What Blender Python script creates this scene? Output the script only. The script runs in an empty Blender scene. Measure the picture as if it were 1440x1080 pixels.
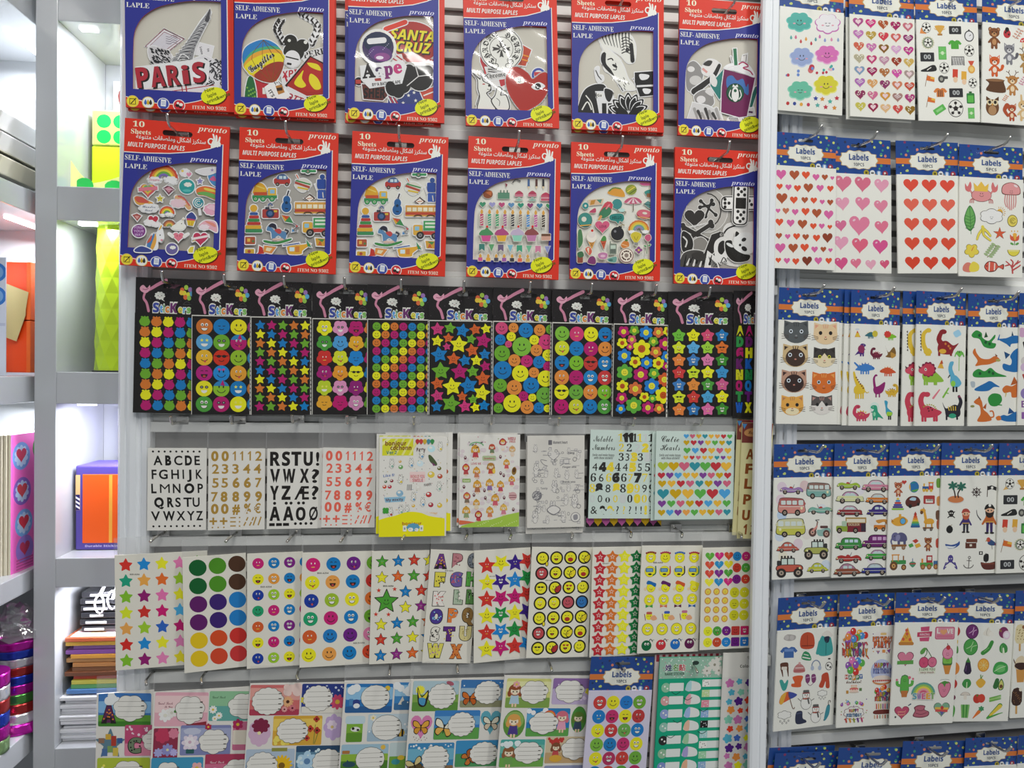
import bpy,math,random,os
from mathutils import Matrix,Vector
from mathutils.geometry import tessellate_polygon

SC = bpy.context.scene
COL = SC.collection
PI = math.pi
# ------------------------------------------------------------------ camera, world, lights, exposure
F_PX,IW,IH = 1040.0,1440,1080
YAW,PITCH,ROLL = math.radians(5.8),math.radians(-0.8),0.013
CAM = Vector((0,-1.04,0))
_f = Vector((math.sin(YAW)*math.cos(PITCH),math.cos(YAW)*math.cos(PITCH),math.sin(PITCH)))
_r = Vector((math.cos(YAW),-math.sin(YAW),0))
_u = _r.cross(_f)
R_ = _r*math.cos(ROLL)+_u*math.sin(ROLL)
U_ = _u*math.cos(ROLL)-_r*math.sin(ROLL)
F_ = _f
cd = bpy.data.cameras.new('camera')
cd.sensor_width = 36
cd.lens = F_PX/IW*36
cd.clip_start = .02
cam = bpy.data.objects.new('camera',cd)
COL.objects.link(cam)
cam.matrix_world = Matrix(((R_.x,U_.x,-F_.x,CAM.x),(R_.y,U_.y,-F_.y,CAM.y),(R_.z,U_.z,-F_.z,CAM.z),(0,0,0,1)))
SC.camera = cam

W = bpy.data.worlds.new('shop_light')
SC.world = W
W.use_nodes = True
W.node_tree.nodes['Background'].inputs[0].default_value = (.92,.96,1,1)
W.node_tree.nodes['Background'].inputs[1].default_value = .22
SC.view_settings.view_transform = 'Standard'
SC.view_settings.look = 'None'
SC.view_settings.exposure = 0.04
SC.view_settings.gamma = 1
SC.view_settings.use_curve_mapping = False

def area(name,loc,target,sx,sy,power,col=(1,.985,.945)):
 l = bpy.data.lights.new(name,'AREA')
 l.shape = 'RECTANGLE'
 l.size,l.size_y,l.energy,l.color = sx,sy,power,col
 o = bpy.data.objects.new(name,l)
 COL.objects.link(o)
 o.location = loc
 d = Vector(target)-Vector(loc)
 o.rotation_euler = d.to_track_quat('-Z','Y').to_euler()
 return o

for _i,(_x,_y,_p) in enumerate(((-.15,-.75,8.5),(1.1,-1.0,18),(.3,-2.1,24))):
 area('ceiling_tube_light',(_x,_y,1.45),(_x+.05,_y+.05,0),1.3,.10,_p)

 # ------------------------------------------------------------------ pixel <-> place
def ray(px,py):
 return (F_+R_*((px-IW/2)/F_PX)+U_*((IH/2-py)/F_PX))

def hit(px,py,o,n):
 d = ray(px,py)
 return CAM+d*((o-CAM).dot(n)/d.dot(n))

class Plane:
 def __init__(s,o,ang):
  s.o,s.ang = Vector(o),ang
  s.x = Vector((math.cos(ang),math.sin(ang),0))
  s.n = Vector((math.sin(ang),-math.cos(ang),0))  # towards the shopper

 def at(s,px,py,d=0):
  return hit(px,py,s.o+s.n*d,s.n)

 def uv(s,p):
  q = p-s.o
  return q.dot(s.x),q.z

PL = Plane((0,0,0),0)
_h = PL.at(1090,540)
PR = Plane((_h.x,0,0),math.radians(3.6))

# ------------------------------------------------------------------ materials
def mat(name,col=(.8,.8,.8),rough=.5,metal=0,coat=0,em=None,es=0,bump=0,bscale=50,noise=0):
 m = bpy.data.materials.new(name)
 m.use_nodes = True
 nt = m.node_tree
 b = nt.nodes['Principled BSDF']
 b.inputs['Base Color'].default_value = (*col,1)
 b.inputs['Roughness'].default_value = rough
 b.inputs['Metallic'].default_value = metal
 b.inputs['Coat Weight'].default_value = coat
 b.inputs['Coat Roughness'].default_value = .08
 if em:
  b.inputs['Emission Color'].default_value = (*em,1)
  b.inputs['Emission Strength'].default_value = es
 if bump or noise:
  tc = nt.nodes.new('ShaderNodeTexCoord')
  n = nt.nodes.new('ShaderNodeTexNoise')
  n.inputs['Scale'].default_value = bscale
  nt.links.new(tc.outputs['Object'],n.inputs['Vector'])
  if bump:
   bp = nt.nodes.new('ShaderNodeBump')
   bp.inputs['Strength'].default_value = bump
   bp.inputs['Distance'].default_value = .002
   nt.links.new(n.outputs['Fac'],bp.inputs['Height'])
   nt.links.new(bp.outputs['Normal'],b.inputs['Normal'])
   if coat:
    nt.links.new(bp.outputs['Normal'],b.inputs['Coat Normal'])
  if noise:
   mx = nt.nodes.new('ShaderNodeMix')
   mx.data_type = 'RGBA'
   mx.inputs['A'].default_value = (*[c*(1-noise) for c in col],1)
   mx.inputs['B'].default_value = (*[min(1,c*(1+noise)) for c in col],1)
   nt.links.new(n.outputs['Fac'],mx.inputs['Factor'])
   nt.links.new(mx.outputs['Result'],b.inputs['Base Color'])
 return m

def print_mat(name,rough,coat):
 m = mat(name,rough=rough,coat=coat)
 nt = m.node_tree
 a = nt.nodes.new('ShaderNodeAttribute')
 a.attribute_name = 'Col'
 nt.links.new(a.outputs['Color'],nt.nodes['Principled BSDF'].inputs['Base Color'])
 nt.nodes['Principled BSDF'].inputs['Specular IOR Level'].default_value = .3
 nt.links.new(a.outputs['Alpha'],nt.nodes['Principled BSDF'].inputs['Metallic'])
 return m

def film_mat(name,haze,gloss,bump,bscale):
 m = bpy.data.materials.new(name)
 m.use_nodes = True
 nt = m.node_tree
 nt.nodes.remove(nt.nodes['Principled BSDF'])
 N = nt.nodes.new
 out = nt.nodes['Material Output']
 tr,df,gl = N('ShaderNodeBsdfTransparent'),N('ShaderNodeBsdfDiffuse'),N('ShaderNodeBsdfGlossy')
 tr.inputs[0].default_value = (.97,.97,.97,1)
 df.inputs[0].default_value = (.85,.86,.86,1)
 gl.inputs['Roughness'].default_value = .06
 tc,no,bp = N('ShaderNodeTexCoord'),N('ShaderNodeTexNoise'),N('ShaderNodeBump')
 no.inputs['Scale'].default_value = bscale
 bp.inputs['Strength'].default_value = bump
 bp.inputs['Distance'].default_value = .004
 nt.links.new(tc.outputs['Object'],no.inputs['Vector'])
 nt.links.new(no.outputs['Fac'],bp.inputs['Height'])
 nt.links.new(bp.outputs['Normal'],gl.inputs['Normal'])
 m1,m2 = N('ShaderNodeMixShader'),N('ShaderNodeMixShader')
 m1.inputs[0].default_value = haze
 m2.inputs[0].default_value = gloss
 nt.links.new(tr.outputs[0],m1.inputs[1])
 nt.links.new(df.outputs[0],m1.inputs[2])
 nt.links.new(m1.outputs[0],m2.inputs[1])
 nt.links.new(gl.outputs[0],m2.inputs[2])
 nt.links.new(m2.outputs[0],out.inputs[0])
 return m

M = {
'print':print_mat('printed_card',.38,.0),
'paper':print_mat('printed_paper',.6,.0),
'foil':print_mat('printed_foil',.25,.3),
'film':film_mat('clear_film',.004,.022,.5,28),
'window':film_mat('window_film',.003,.022,.22,16),
'flap':film_mat('clear_flap',.15,.05,.8,30),
'slat':mat('slat_grey',(.74,.735,.70),.45,bump=.05,bscale=300),
'dark':mat('slot_dark',(.22,.21,.20),.8),
'post':mat('post_white',(.84,.87,.9),.35,coat=.2),
'rail':mat('rail_white',(.84,.85,.82),.4,bump=.03,bscale=200),
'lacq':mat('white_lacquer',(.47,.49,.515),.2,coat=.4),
'steel':mat('hook_steel',(.62,.61,.58),.22,metal=1),
'led':mat('led_strip',(1,1,1),.5,em=(.93,.96,1),es=3.5),
}

# ------------------------------------------------------------------ object helpers
def link(o,parent=None):
 COL.objects.link(o)
 if parent:
  o.parent = parent
 return o

def tag(o,label,cat,group=None):
 o['label'] = label
 o['category'] = cat
 if group:
  o['group'] = group
 return o

def empty(name,mw):
 o = bpy.data.objects.new(name,None)
 COL.objects.link(o)
 o.empty_display_size = .01
 o.matrix_world = mw
 return o

class MB:
 """collects plain solids into one mesh"""
 def __init__(s):
  s.v,s.f = [],[]

 def box(s,x0,x1,y0,y1,z0,z1,T=None):
  b = len(s.v)
  for x in (x0,x1):
   for y in (y0,y1):
    for z in (z0,z1):
     p = Vector((x,y,z))
     s.v.append(T@p if T else p)
  for q in ((0,1,3,2),(4,6,7,5),(0,4,5,1),(2,3,7,6),(0,2,6,4),(1,5,7,3)):
   s.f.append([b+i for i in q])
  return s

 def tube(s,pts,r,n=10,r1=None):
  pts = [Vector(p) for p in pts]
  b = len(s.v)
  for i,p in enumerate(pts):
   t = (pts[min(i+1,len(pts)-1)]-pts[max(i-1,0)]).normalized()
   a = t.cross(Vector((1,0,.03)))
   if a.length < 1e-4:
    a = t.cross(Vector((0,0,1)))
   a.normalize()
   c = t.cross(a)
   rr = r if r1 is None else r+(r1-r)*i/(len(pts)-1)
   for k in range(n):
    s.v.append(p+(a*math.cos(2*PI*k/n)+c*math.sin(2*PI*k/n))*rr)
  for i in range(len(pts)-1):
   for k in range(n):
    s.f.append([b+i*n+k,b+i*n+(k+1)%n,b+(i+1)*n+(k+1)%n,b+(i+1)*n+k])
  s.f.append([b+k for k in range(n)][::-1])
  s.f.append([b+(len(pts)-1)*n+k for k in range(n)])
  return s

 def lathe(s,prof,cx,cy,n=32,T=None):
  b = len(s.v)
  for r,z in prof:
   for k in range(n):
    p = Vector((cx+r*math.cos(2*PI*k/n),cy+r*math.sin(2*PI*k/n),z))
    s.v.append(T@p if T else p)
  m = len(prof)
  for i in range(m-1):
   for k in range(n):
    s.f.append([b+i*n+k,b+i*n+(k+1)%n,b+(i+1)*n+(k+1)%n,b+(i+1)*n+k])
  s.f.append([b+k for k in range(n)][::-1])
  s.f.append([b+(m-1)*n+k for k in range(n)])
  return s

 def build(s,name,m,parent=None,smooth=False,bevel=0):
  me = bpy.data.meshes.new(name)
  me.from_pydata([tuple(v) for v in s.v],[],s.f)
  me.materials.append(m)
  if smooth:
   for p in me.polygons:
    p.use_smooth = len(p.vertices) == 4
  o = link(bpy.data.objects.new(name,me),parent)
  if bevel:
   bv = o.modifiers.new('bevel','BEVEL')
   bv.width = bevel
   bv.segments = 2
   bv.limit_method = 'ANGLE'
  return o

def struct(o):
 o['kind'] = 'structure'
 return o

 # ------------------------------------------------------------------ flat printed artwork
def lin(h,k=1.18):
 if isinstance(h,tuple):
  return h if len(h) == 4 else (*h,0)
 met = 0
 if h[-1] == 'M':
  met,h = .75,h[:-1]
 h = h[1:]
 if len(h) == 3:
  h = ''.join(c*2 for c in h)
 o = []
 for i in (0,2,4):
  c = int(h[i:i+2],16)/255
  c = c/12.92 if c <= .04045 else ((c+.055)/1.055)**2.4
  o.append(min(.9,c*k))
 return (*o,met)

STY = {'b':(0x1d5d4,0x1d5ee,0x1d7ec),'i':(0x1d63c,0x1d656,0x1d7ec),'s':(0x1d400,0x1d41a,0x1d7ce),
'si':(0x1d468,0x1d482,0x1d7ce),'sc':(0x1d4d0,0x1d4ea,None),'fr':(0x1d56c,0x1d586,None)}
_tc = {}

def text_mesh(t,sty,off=0,res=3):
 key = (t,sty,off,res)
 if key in _tc:
  return _tc[key]
 s = t
 if sty in STY:
  a,b,c = STY[sty]
  s = ''.join(chr(a+ord(h)-65) if 'A' <= h <= 'Z' else chr(b+ord(h)-97) if 'a' <= h <= 'z' else
chr(c+ord(h)-48) if c and '0' <= h <= '9' else h for h in t)
 cu = bpy.data.curves.new('t','FONT')
 cu.body,cu.size,cu.resolution_u,cu.offset = s,1,res,off
 o = bpy.data.objects.new('t',cu)
 COL.objects.link(o)
 dg = bpy.context.evaluated_depsgraph_get()
 me = bpy.data.meshes.new_from_object(o.evaluated_get(dg))
 v = [(p.co.x,p.co.y) for p in me.vertices]
 f = [tuple(p.vertices) for p in me.polygons]
 bpy.data.objects.remove(o)
 bpy.data.curves.remove(cu)
 bpy.data.meshes.remove(me)
 x0 = min((p[0] for p in v),default=0)
 x1 = max((p[0] for p in v),default=1)
 v = [(p[0]-x0,p[1]) for p in v]
 _tc[key] = (v,f,x1-x0)
 return _tc[key]

def smooth(pts,closed=True,n=5):
 m = len(pts)
 out = []
 rng = range(m) if closed else range(m-1)
 for i in rng:
  if closed:
   p0,p1,p2,p3 = pts[i-1],pts[i],pts[(i+1)%m],pts[(i+2)%m]
  else:
   p0,p1,p2,p3 = pts[max(i-1,0)],pts[i],pts[i+1],pts[min(i+2,m-1)]
  for k in range(n):
   t = k/n
   out.append(tuple(.5*(2*b+(c-a)*t+(2*a-5*b+4*c-d)*t*t+(3*b-a-3*c+d)*t**3)
for a,b,c,d in zip(p0,p1,p2,p3)))
 if not closed:
  out.append(tuple(pts[-1]))
 return out

def clip(poly,x0,y0,x1,y1):
 for ax,lim,sg in ((0,x0,1),(0,x1,-1),(1,y0,1),(1,y1,-1)):
  out = []
  for i in range(len(poly)):
   a,b = poly[i-1],poly[i]
   da,db = (a[ax]-lim)*sg,(b[ax]-lim)*sg
   if (da >= 0)!=(db >= 0):
    t = da/(da-db)
    out.append((a[0]+(b[0]-a[0])*t,a[1]+(b[1]-a[1])*t))
   if db >= 0:
    out.append(b)
  poly = out
  if len(poly) < 3:
   return []
 return poly

def offset(poly,w):
 n = len(poly)
 A = sum(poly[i-1][0]*poly[i][1]-poly[i][0]*poly[i-1][1] for i in range(n))
 sg = 1 if A > 0 else -1
 out = []
 for i in range(n):
  a,b,c = poly[i-1],poly[i],poly[(i+1)%n]
  e1 = (b[0]-a[0],b[1]-a[1])
  e2 = (c[0]-b[0],c[1]-b[1])
  l1 = math.hypot(*e1) or 1e-9
  l2 = math.hypot(*e2) or 1e-9
  nx,ny = (e1[1]/l1+e2[1]/l2)*sg,(-e1[0]/l1-e2[0]/l2)*sg
  l = math.hypot(nx,ny)
  if l < .3:
   nx,ny,l = e1[1]/l1*sg,-e1[0]/l1*sg,1
  k = min(1.6,2/l) if l < 1.99 else 1
  out.append((b[0]+nx/l*w*k,b[1]+ny/l*w*k))
 return out

DZ = .00005
BK,WH = '#26221f','#e4e2da'

class Sheet:
 """artwork on a flat card; coordinates are x right, y down inside view"""
 def __init__(s,w,h,view):
  s.w,s.h = w,h
  s.v = view
  s.V,s.Fc,s.C,s.bx,s.polys = [],[],[],[],[]
  s.m = (0,0,1,1,1,0)
  s.clipping = True
  s.kx = w/(view[2]-view[0])
  s.ky = h/(view[3]-view[1])

 def at(s,x=0,y=0,k=1,rot=0,ky=None):
  a = math.radians(rot)
  s.m = (x,y,k,ky if ky is not None else abs(k),math.cos(a),math.sin(a))
  return s

 def P(s,p):
  ox,oy,k,ky,c,n = s.m
  x,y = p[0]*k,p[1]*ky
  x,y = x*c-y*n+ox,x*n+y*c+oy
  if len(s.v) > 4:
   x,y = x-s.v[4]*(y-s.v[1]),y-s.v[5]*(x-s.v[0])
  return ((x-s.v[0])*s.kx-s.w/2,s.h/2-(y-s.v[1])*s.ky)

 def emit(s,polys,c,raw=False):
  c = lin(c)
  ps = []
  for p in polys:
   p = p if raw else [s.P(q) for q in p]
   xs,ys = [q[0] for q in p],[q[1] for q in p]
   b = (min(xs),min(ys),max(xs),max(ys))
   e = .0002
   if s.clipping and (b[0] < -s.w/2+e or b[2] > s.w/2-e or b[1] < -s.h/2+e or b[3] > s.h/2-e):
    p = clip(p,-s.w/2+e,-s.h/2+e,s.w/2-e,s.h/2-e)
   if len(p) > 2:
    ps.append(p)
  if not ps:
   return s
  xs,ys = [q[0] for p in ps for q in p],[q[1] for p in ps for q in p]
  b = (min(xs),min(ys),max(xs),max(ys))
  lv = 1+max((o[4] for o in s.bx if o[0] < b[2] and o[2] > b[0] and o[1] < b[3] and o[3] > b[1]),default=0)
  s.bx.append((*b,lv))
  for p in ps:
   i = len(s.V)
   s.V += [(q[0],q[1],lv*DZ) for q in p]
   s.C += [c]*len(p)
   s.Fc.append(list(range(i,i+len(p))))
  if not raw:
   s.polys += ps
  return s

  # --- primitives
 def po(s,pts,c):
  return s.emit([pts],c)

 def bl(s,pts,c,n=5):
  return s.emit([smooth(pts,True,n)],c)

 def el(s,x,y,rx,ry,c,rot=0,a0=0,a1=360,n=None):
  if n is None:
   n = 22 if rx*s.kx*abs(s.m[2]) > .004 else 12
  a = math.radians(rot)
  ca,sa = math.cos(a),math.sin(a)
  pts = []
  full = a1-a0 >= 360
  for i in range(n if full else n+1):
   t = math.radians(a0+(a1-a0)*i/n)
   u,v = rx*math.cos(t),ry*math.sin(t)
   pts.append((x+u*ca-v*sa,y+u*sa+v*ca))
  return s.emit([pts],c)

 def ci(s,x,y,r,c):
  return s.el(x,y,r,r*s.kx/s.ky if s.m[4] == 1 and s.m[2] == s.m[3] else r,c)

 def rc(s,x0,y0,x1,y1,c,r=0,rot=0):
  pts = []
  if r:
   for cx,cy,a in ((x1-r,y1-r,0),(x0+r,y1-r,90),(x0+r,y0+r,180),(x1-r,y0+r,270)):
    for k in range(5):
     t = math.radians(a+22.5*k)
     pts.append((cx+r*math.cos(t),cy+r*math.sin(t)))
  else:
   pts = [(x0,y0),(x1,y0),(x1,y1),(x0,y1)]
  if rot:
   a = math.radians(rot)
   mx,my = (x0+x1)/2,(y0+y1)/2
   pts = [(mx+(p[0]-mx)*math.cos(a)-(p[1]-my)*math.sin(a),my+(p[0]-mx)*math.sin(a)+(p[1]-my)*math.cos(a)) for p in pts]
  return s.emit([pts],c)

 def ln(s,pts,w,c,closed=False,w1=None):
  if closed:
   pts = list(pts)+[pts[0],pts[1]]
  n = len(pts)
  L,Rr = [],[]
  for i in range(n):
   a,b = pts[max(i-1,0)],pts[min(i+1,n-1)]
   l = math.hypot(b[0]-a[0],b[1]-a[1]) or 1
   ww = (w if w1 is None else w+(w1-w)*i/(n-1))/2
   nx,ny = -(b[1]-a[1])/l*ww,(b[0]-a[0])/l*ww
   L.append((pts[i][0]+nx,pts[i][1]+ny))
   Rr.append((pts[i][0]-nx,pts[i][1]-ny))
  return s.emit([[L[i],L[i+1],Rr[i+1],Rr[i]] for i in range(n-1)],c)

 def cv(s,pts,w,c,w1=None):
  return s.ln(smooth(pts,False,4),w,c,False,w1)

 def lb(s,pts,w0,w1,c):
  """tapered limb with round ends"""
  q = smooth(pts,False,4) if len(pts) > 2 else [tuple(pts[0]),tuple(pts[1])]
  n = len(q)
  L,Rr = [],[]
  for i in range(n):
   a,b = q[max(i-1,0)],q[min(i+1,n-1)]
   an = math.atan2(b[1]-a[1],b[0]-a[0])
   w = (w0+(w1-w0)*i/(n-1))/2
   if i == 0:
    caps0 = [(q[0][0]+w*math.cos(an+PI/2+PI*k/4),q[0][1]+w*math.sin(an+PI/2+PI*k/4)) for k in range(5)]
   L.append((q[i][0]+w*math.cos(an+PI/2),q[i][1]+w*math.sin(an+PI/2)))
   Rr.append((q[i][0]+w*math.cos(an-PI/2),q[i][1]+w*math.sin(an-PI/2)))
  caps1 = [(q[-1][0]+w*math.cos(an-PI/2+PI*k/4),q[-1][1]+w*math.sin(an-PI/2+PI*k/4)) for k in range(5)]
  return s.emit([caps0+Rr[1:-1]+caps1+L[-2:0:-1]],c)

 def ar(s,x,y,rx,ry,a0,a1,w,c):
  n = max(6,int(abs(a1-a0)/18))
  return s.ln([(x+rx*math.cos(math.radians(a0+(a1-a0)*i/n)),y+ry*math.sin(math.radians(a0+(a1-a0)*i/n))) for i in range(n+1)],w,c)

 def st(s,x,y,r,c,inn=.46,rot=0,n=5,rd=.16):
  pts = []
  for i in range(n):
   a = math.radians(rot-90+360*i/n)
   h = PI/n
   tip = (x+r*math.cos(a),y+r*math.sin(a))
   v0 = (x+r*inn*math.cos(a-h),y+r*inn*math.sin(a-h))
   v1 = (x+r*inn*math.cos(a+h),y+r*inn*math.sin(a+h))
   if rd:
    pts += [v0,(tip[0]+(v0[0]-tip[0])*rd,tip[1]+(v0[1]-tip[1])*rd),
(tip[0]+(x-tip[0])*rd*.35,tip[1]+(y-tip[1])*rd*.35),
(tip[0]+(v1[0]-tip[0])*rd,tip[1]+(v1[1]-tip[1])*rd)]
   else:
    pts += [v0,tip]
  return s.emit([pts],c)

 def he(s,x,y,w,c,rot=0,hk=1):
  a = math.radians(rot)
  pts = []
  for i in range(24):
   t = 2*PI*i/24
   u = math.sin(t)**3*w
   v = -(13*math.cos(t)-5*math.cos(2*t)-2*math.cos(3*t)-math.cos(4*t))/16*w*hk
   pts.append((x+u*math.cos(a)-v*math.sin(a),y+u*math.sin(a)+v*math.cos(a)))
  return s.emit([pts],c)

 def fl(s,x,y,r,c,n=5,k=.28,rot=0,ry=None):
  N = n*8
  ry = ry or r
  pts = []
  for i in range(N):
   t = 2*PI*i/N
   q = 1-k+k*abs(math.cos(n/2*(t-PI/2-math.radians(rot))+(PI/2 if n%2 and False else 0)))
   pts.append((x+r*q*math.cos(t),y+ry*q*math.sin(t)))
  return s.emit([pts],c)

 def cl(s,x,y,rx,ry,c,n=9,k=.14,oc=None,ow=3):
  if oc:
   s.fl(x,y,rx+ow,oc,n,k,0,ry+ow)
  return s.fl(x,y,rx,c,n,k,0,ry)

 def tx(s,x,y,size,t,c,al='l',sty='b',rot=0,wd=None,off=0,res=2,xs=1):
  v,f,w = text_mesh(t,sty,off,res)
  k = wd/w if wd else size*xs
  w *= k
  ox = {'l':0,'c':-w/2,'r':-w}[al]
  a = math.radians(rot)
  q = [((p[0]*k+ox),-p[1]*size) for p in v]
  q = [(x+p[0]*math.cos(a)-p[1]*math.sin(a),y+p[0]*math.sin(a)+p[1]*math.cos(a)) for p in q]
  q = [s.P(p) for p in q]
  return s.emit([[q[i] for i in g] for g in f],c,True)

  # --- card body
 def card(s,c,th,holes=(),outer=None):
  """solid card of thickness th under the artwork; holes/outer in view coordinates"""
  s.m = (0,0,1,1,1,0)
  c = lin(c)
  a,b = s.w/2,s.h/2
  out = [s.P(p) for p in outer] if outer else [(-a,b),(a,b),(a,-b),(-a,-b)]
  loops = [out]+[[s.P(p) for p in h] for h in holes]
  i0 = len(s.V)
  flat = [p for l in loops for p in l]
  if len(loops) == 1:
   tris = [list(range(len(out)))]
  else:
   tris = [list(t) for t in tessellate_polygon([[Vector((p[0],p[1],0)) for p in l] for l in loops])]
  n = len(flat)
  s.V += [(p[0],p[1],0) for p in flat]+[(p[0],p[1],-th) for p in flat]
  s.C += [c]*(2*n)
  s.Fc += [[i0+i for i in t] for t in tris]+[[i0+n+i for i in reversed(t)] for t in tris]
  k = 0
  for l in loops:
   m = len(l)
   for i in range(m):
    j = (i+1)%m
    s.Fc.append([i0+k+i,i0+k+j,i0+n+k+j,i0+n+k+i])
   k += m
  return s

 def holed(s,outer,holes,c):
  """a printed area with openings, just above the card"""
  loops = [[s.P(p) for p in l] for l in [outer]+list(holes)]
  flat = [p for l in loops for p in l]
  i0 = len(s.V)
  s.V += [(p[0],p[1],DZ) for p in flat]
  s.C += [lin(c)]*len(flat)
  s.Fc += [[i0+i for i in t] for t in tessellate_polygon([[Vector((p[0],p[1],0)) for p in l] for l in loops])]
  s.bx.append((min(p[0] for p in flat),min(p[1] for p in flat),max(p[0] for p in flat),max(p[1] for p in flat),1))
  return s

 def build(s,name,parent,m='print',loc=(0,0,0),border=None,label=None):
  V,Fc,C = s.V,s.Fc,s.C
  if border:
   w,bc = border
   bc = lin(bc)
   for p in s.polys:
    q = offset(p,w)
    i = len(V)
    V += [(a[0],a[1],0) for a in q]
    C += [bc]*len(q)
    Fc.append(list(range(i,i+len(q))))
  if not V:
   return None
  me = bpy.data.meshes.new(name)
  me.from_pydata(V,[],Fc)
  at = me.color_attributes.new('Col','FLOAT_COLOR','POINT')
  at.data.foreach_set('color',[x for c in C for x in c])
  me.materials.append(M[m])
  o = link(bpy.data.objects.new(name,me),parent)
  o.location = loc
  if label:
   o['label'] = label
  return o

def slot_pts(cx,cy,w,h,rise=0):
 """euro hang hole"""
 r = h/2
 pts = []
 for k in range(7):
  t = PI/2+PI*k/6
  pts.append((cx-w/2+r+r*math.cos(t),cy+r*math.sin(t)))
 if rise:
  pts += [(cx-rise,cy-r),(cx-rise*.8,cy-r-rise*.7),(cx,cy-r-rise),(cx+rise*.8,cy-r-rise*.7),(cx+rise,cy-r)]
 for k in range(7):
  t = -PI/2+PI*k/6
  pts.append((cx+w/2-r+r*math.cos(t),cy+r*math.sin(t)))
 return pts

def film(parent,name,w,h,loc,m='film',wav=.0004,seed=0,nx=8,ny=12,hole=None):
 rnd = random.Random(seed)
 v,f = [],[]
 ph = [rnd.uniform(0,6) for _ in range(4)]
 for j in range(ny+1):
  for i in range(nx+1):
   x,y = w*(i/nx-.5),h*(.5-j/ny)
   z = wav*(math.sin(x*70+ph[0])+math.sin(y*60+ph[1])+math.sin((x+y)*90+ph[2]))
   v.append((x,y,z))
 for j in range(ny):
  for i in range(nx):
   a = j*(nx+1)+i
   f.append([a,a+1,a+nx+2,a+nx+1])
 me = bpy.data.meshes.new(name)
 me.from_pydata(v,[],f)
 for p in me.polygons:
  p.use_smooth = True
 me.materials.append(M[m])
 o = link(bpy.data.objects.new(name,me),parent)
 o.location = loc
 return o

 # ------------------------------------------------------------------ hanging things on a panel
def frame_on(plane,quad,d,yaw=None,dyaw=6):
 """quad: TL, TR, BL, BR pixels -> matrix of the card's centre, width, height"""
 tl,tr,bl,br = quad
 cx,cy = sum(p[0] for p in quad)/4,sum(p[1] for p in quad)/4
 c = plane.at(cx,cy,d)

 def ev(ph):
  a = plane.ang+ph  # left edge towards the shopper
  x = Vector((math.cos(a),math.sin(a),0))
  n = Vector((math.sin(a),-math.cos(a),0))
  q = [hit(p[0],p[1],c,n)-c for p in quad]
  uv = [(p.dot(x),p.z) for p in q]
  t = math.atan2(uv[1][1]-uv[0][1],uv[1][0]-uv[0][0])
  b = math.atan2(uv[3][1]-uv[2][1],uv[3][0]-uv[2][0])
  return t,b,uv,x,n
 if yaw is None:
  best = min((abs(ev(math.radians(k/2))[0]-ev(math.radians(k/2))[1]),k/2) for k in range(-8,34))[1]
  yaw = max(1.5,min(13,.6*best+.4*dyaw))
 t,b,uv,x,n = ev(math.radians(yaw))
 rot = (t+b)/2
 w = (math.hypot(uv[1][0]-uv[0][0],uv[1][1]-uv[0][1])+math.hypot(uv[3][0]-uv[2][0],uv[3][1]-uv[2][1]))/2
 h = (math.hypot(uv[2][0]-uv[0][0],uv[2][1]-uv[0][1])+math.hypot(uv[3][0]-uv[1][0],uv[3][1]-uv[1][1]))/2
 z = Vector((0,0,1))
 X = x*math.cos(rot)+z*math.sin(rot)
 Y = z*math.cos(rot)-x*math.sin(rot)
 mw = Matrix(((X.x,Y.x,n.x,c.x),(X.y,Y.y,n.y,c.y),(X.z,Y.z,n.z,c.z),(0,0,0,1)))
 return mw,w,h

def dup(root,off,label):
 """another copy hanging behind: root and its parts; off in the pack's own right/up/out"""
 r = root.copy()
 COL.objects.link(r)
 r.matrix_world = root.matrix_world@Matrix.Translation(off)
 r['label'] = label
 for ch in list(root.children):
  c = ch.copy()
  COL.objects.link(c)
  c.parent = r
 return r

 # ------------------------------------------------------------------ the wall: louvred panels, rails, posts
def panel(plane,name,u0,u1,rails,pitch,zlo,zhi):
 """rails: list of (z0, z1) of the hook rails"""
 T = Matrix(((plane.x.x,-plane.n.x,0,plane.o.x),(plane.x.y,-plane.n.y,0,plane.o.y),(0,0,1,0),(0,0,0,1)))
 root = struct(MB().box(u0,u1,.012,.020,zlo,zhi,T).build(name,M['dark']))
 rb = MB()
 for z0,z1 in rails:
  rb.box(u0,u1,-.003,.012,z0,z1,T)
  rb.box(u0,u1,.004,.0125,z1+.001,z1+.009,T)
 rb.build('hook_rail',M['rail'],root,bevel=.0008)['kind'] = 'structure'
 sl = MB()
 zs = [zhi]+[z for r in sorted(rails,reverse=True) for z in (r[1],r[0])]+[zlo]
 for i in range(0,len(zs),2):
  top,bot = zs[i]-.012,zs[i+1]+.010
  if i == 0:
   top += .012
  n = max(1,round((top-bot)/pitch))
  p = (top-bot)/n
  for k in range(n):
   z1 = top-k*p-p*.48
   sl.box(u0,u1,.005,.012,z1-p*.56,z1,T)
 sl.build('louvre_slat',M['slat'],root,bevel=.0006)['kind'] = 'structure'
 return root

def zat(plane,px,py,d=.003):
 return plane.at(px,py,d).z

def uat(plane,px,py,d=0):
 return plane.uv(plane.at(px,py,d))[0]

LR = [(zat(PL,500,a),zat(PL,500,b)) for a,b in ((190,176),(400,386),(609,595),(766,753),(953,938))]
RR = [(zat(PR,1200,a),zat(PR,1200,b)) for a,b in ((196,181),(407,394),(619,607),(830,816),(1042,1028))]
ZLO,ZHI = -.76,.72
panel(PL,'wall_center',uat(PL,172,540),uat(PL,1090,540),LR,.0232,ZLO,ZHI)
panel(PR,'wall_right',.002,1.2,RR,.0245,ZLO,ZHI)

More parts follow.
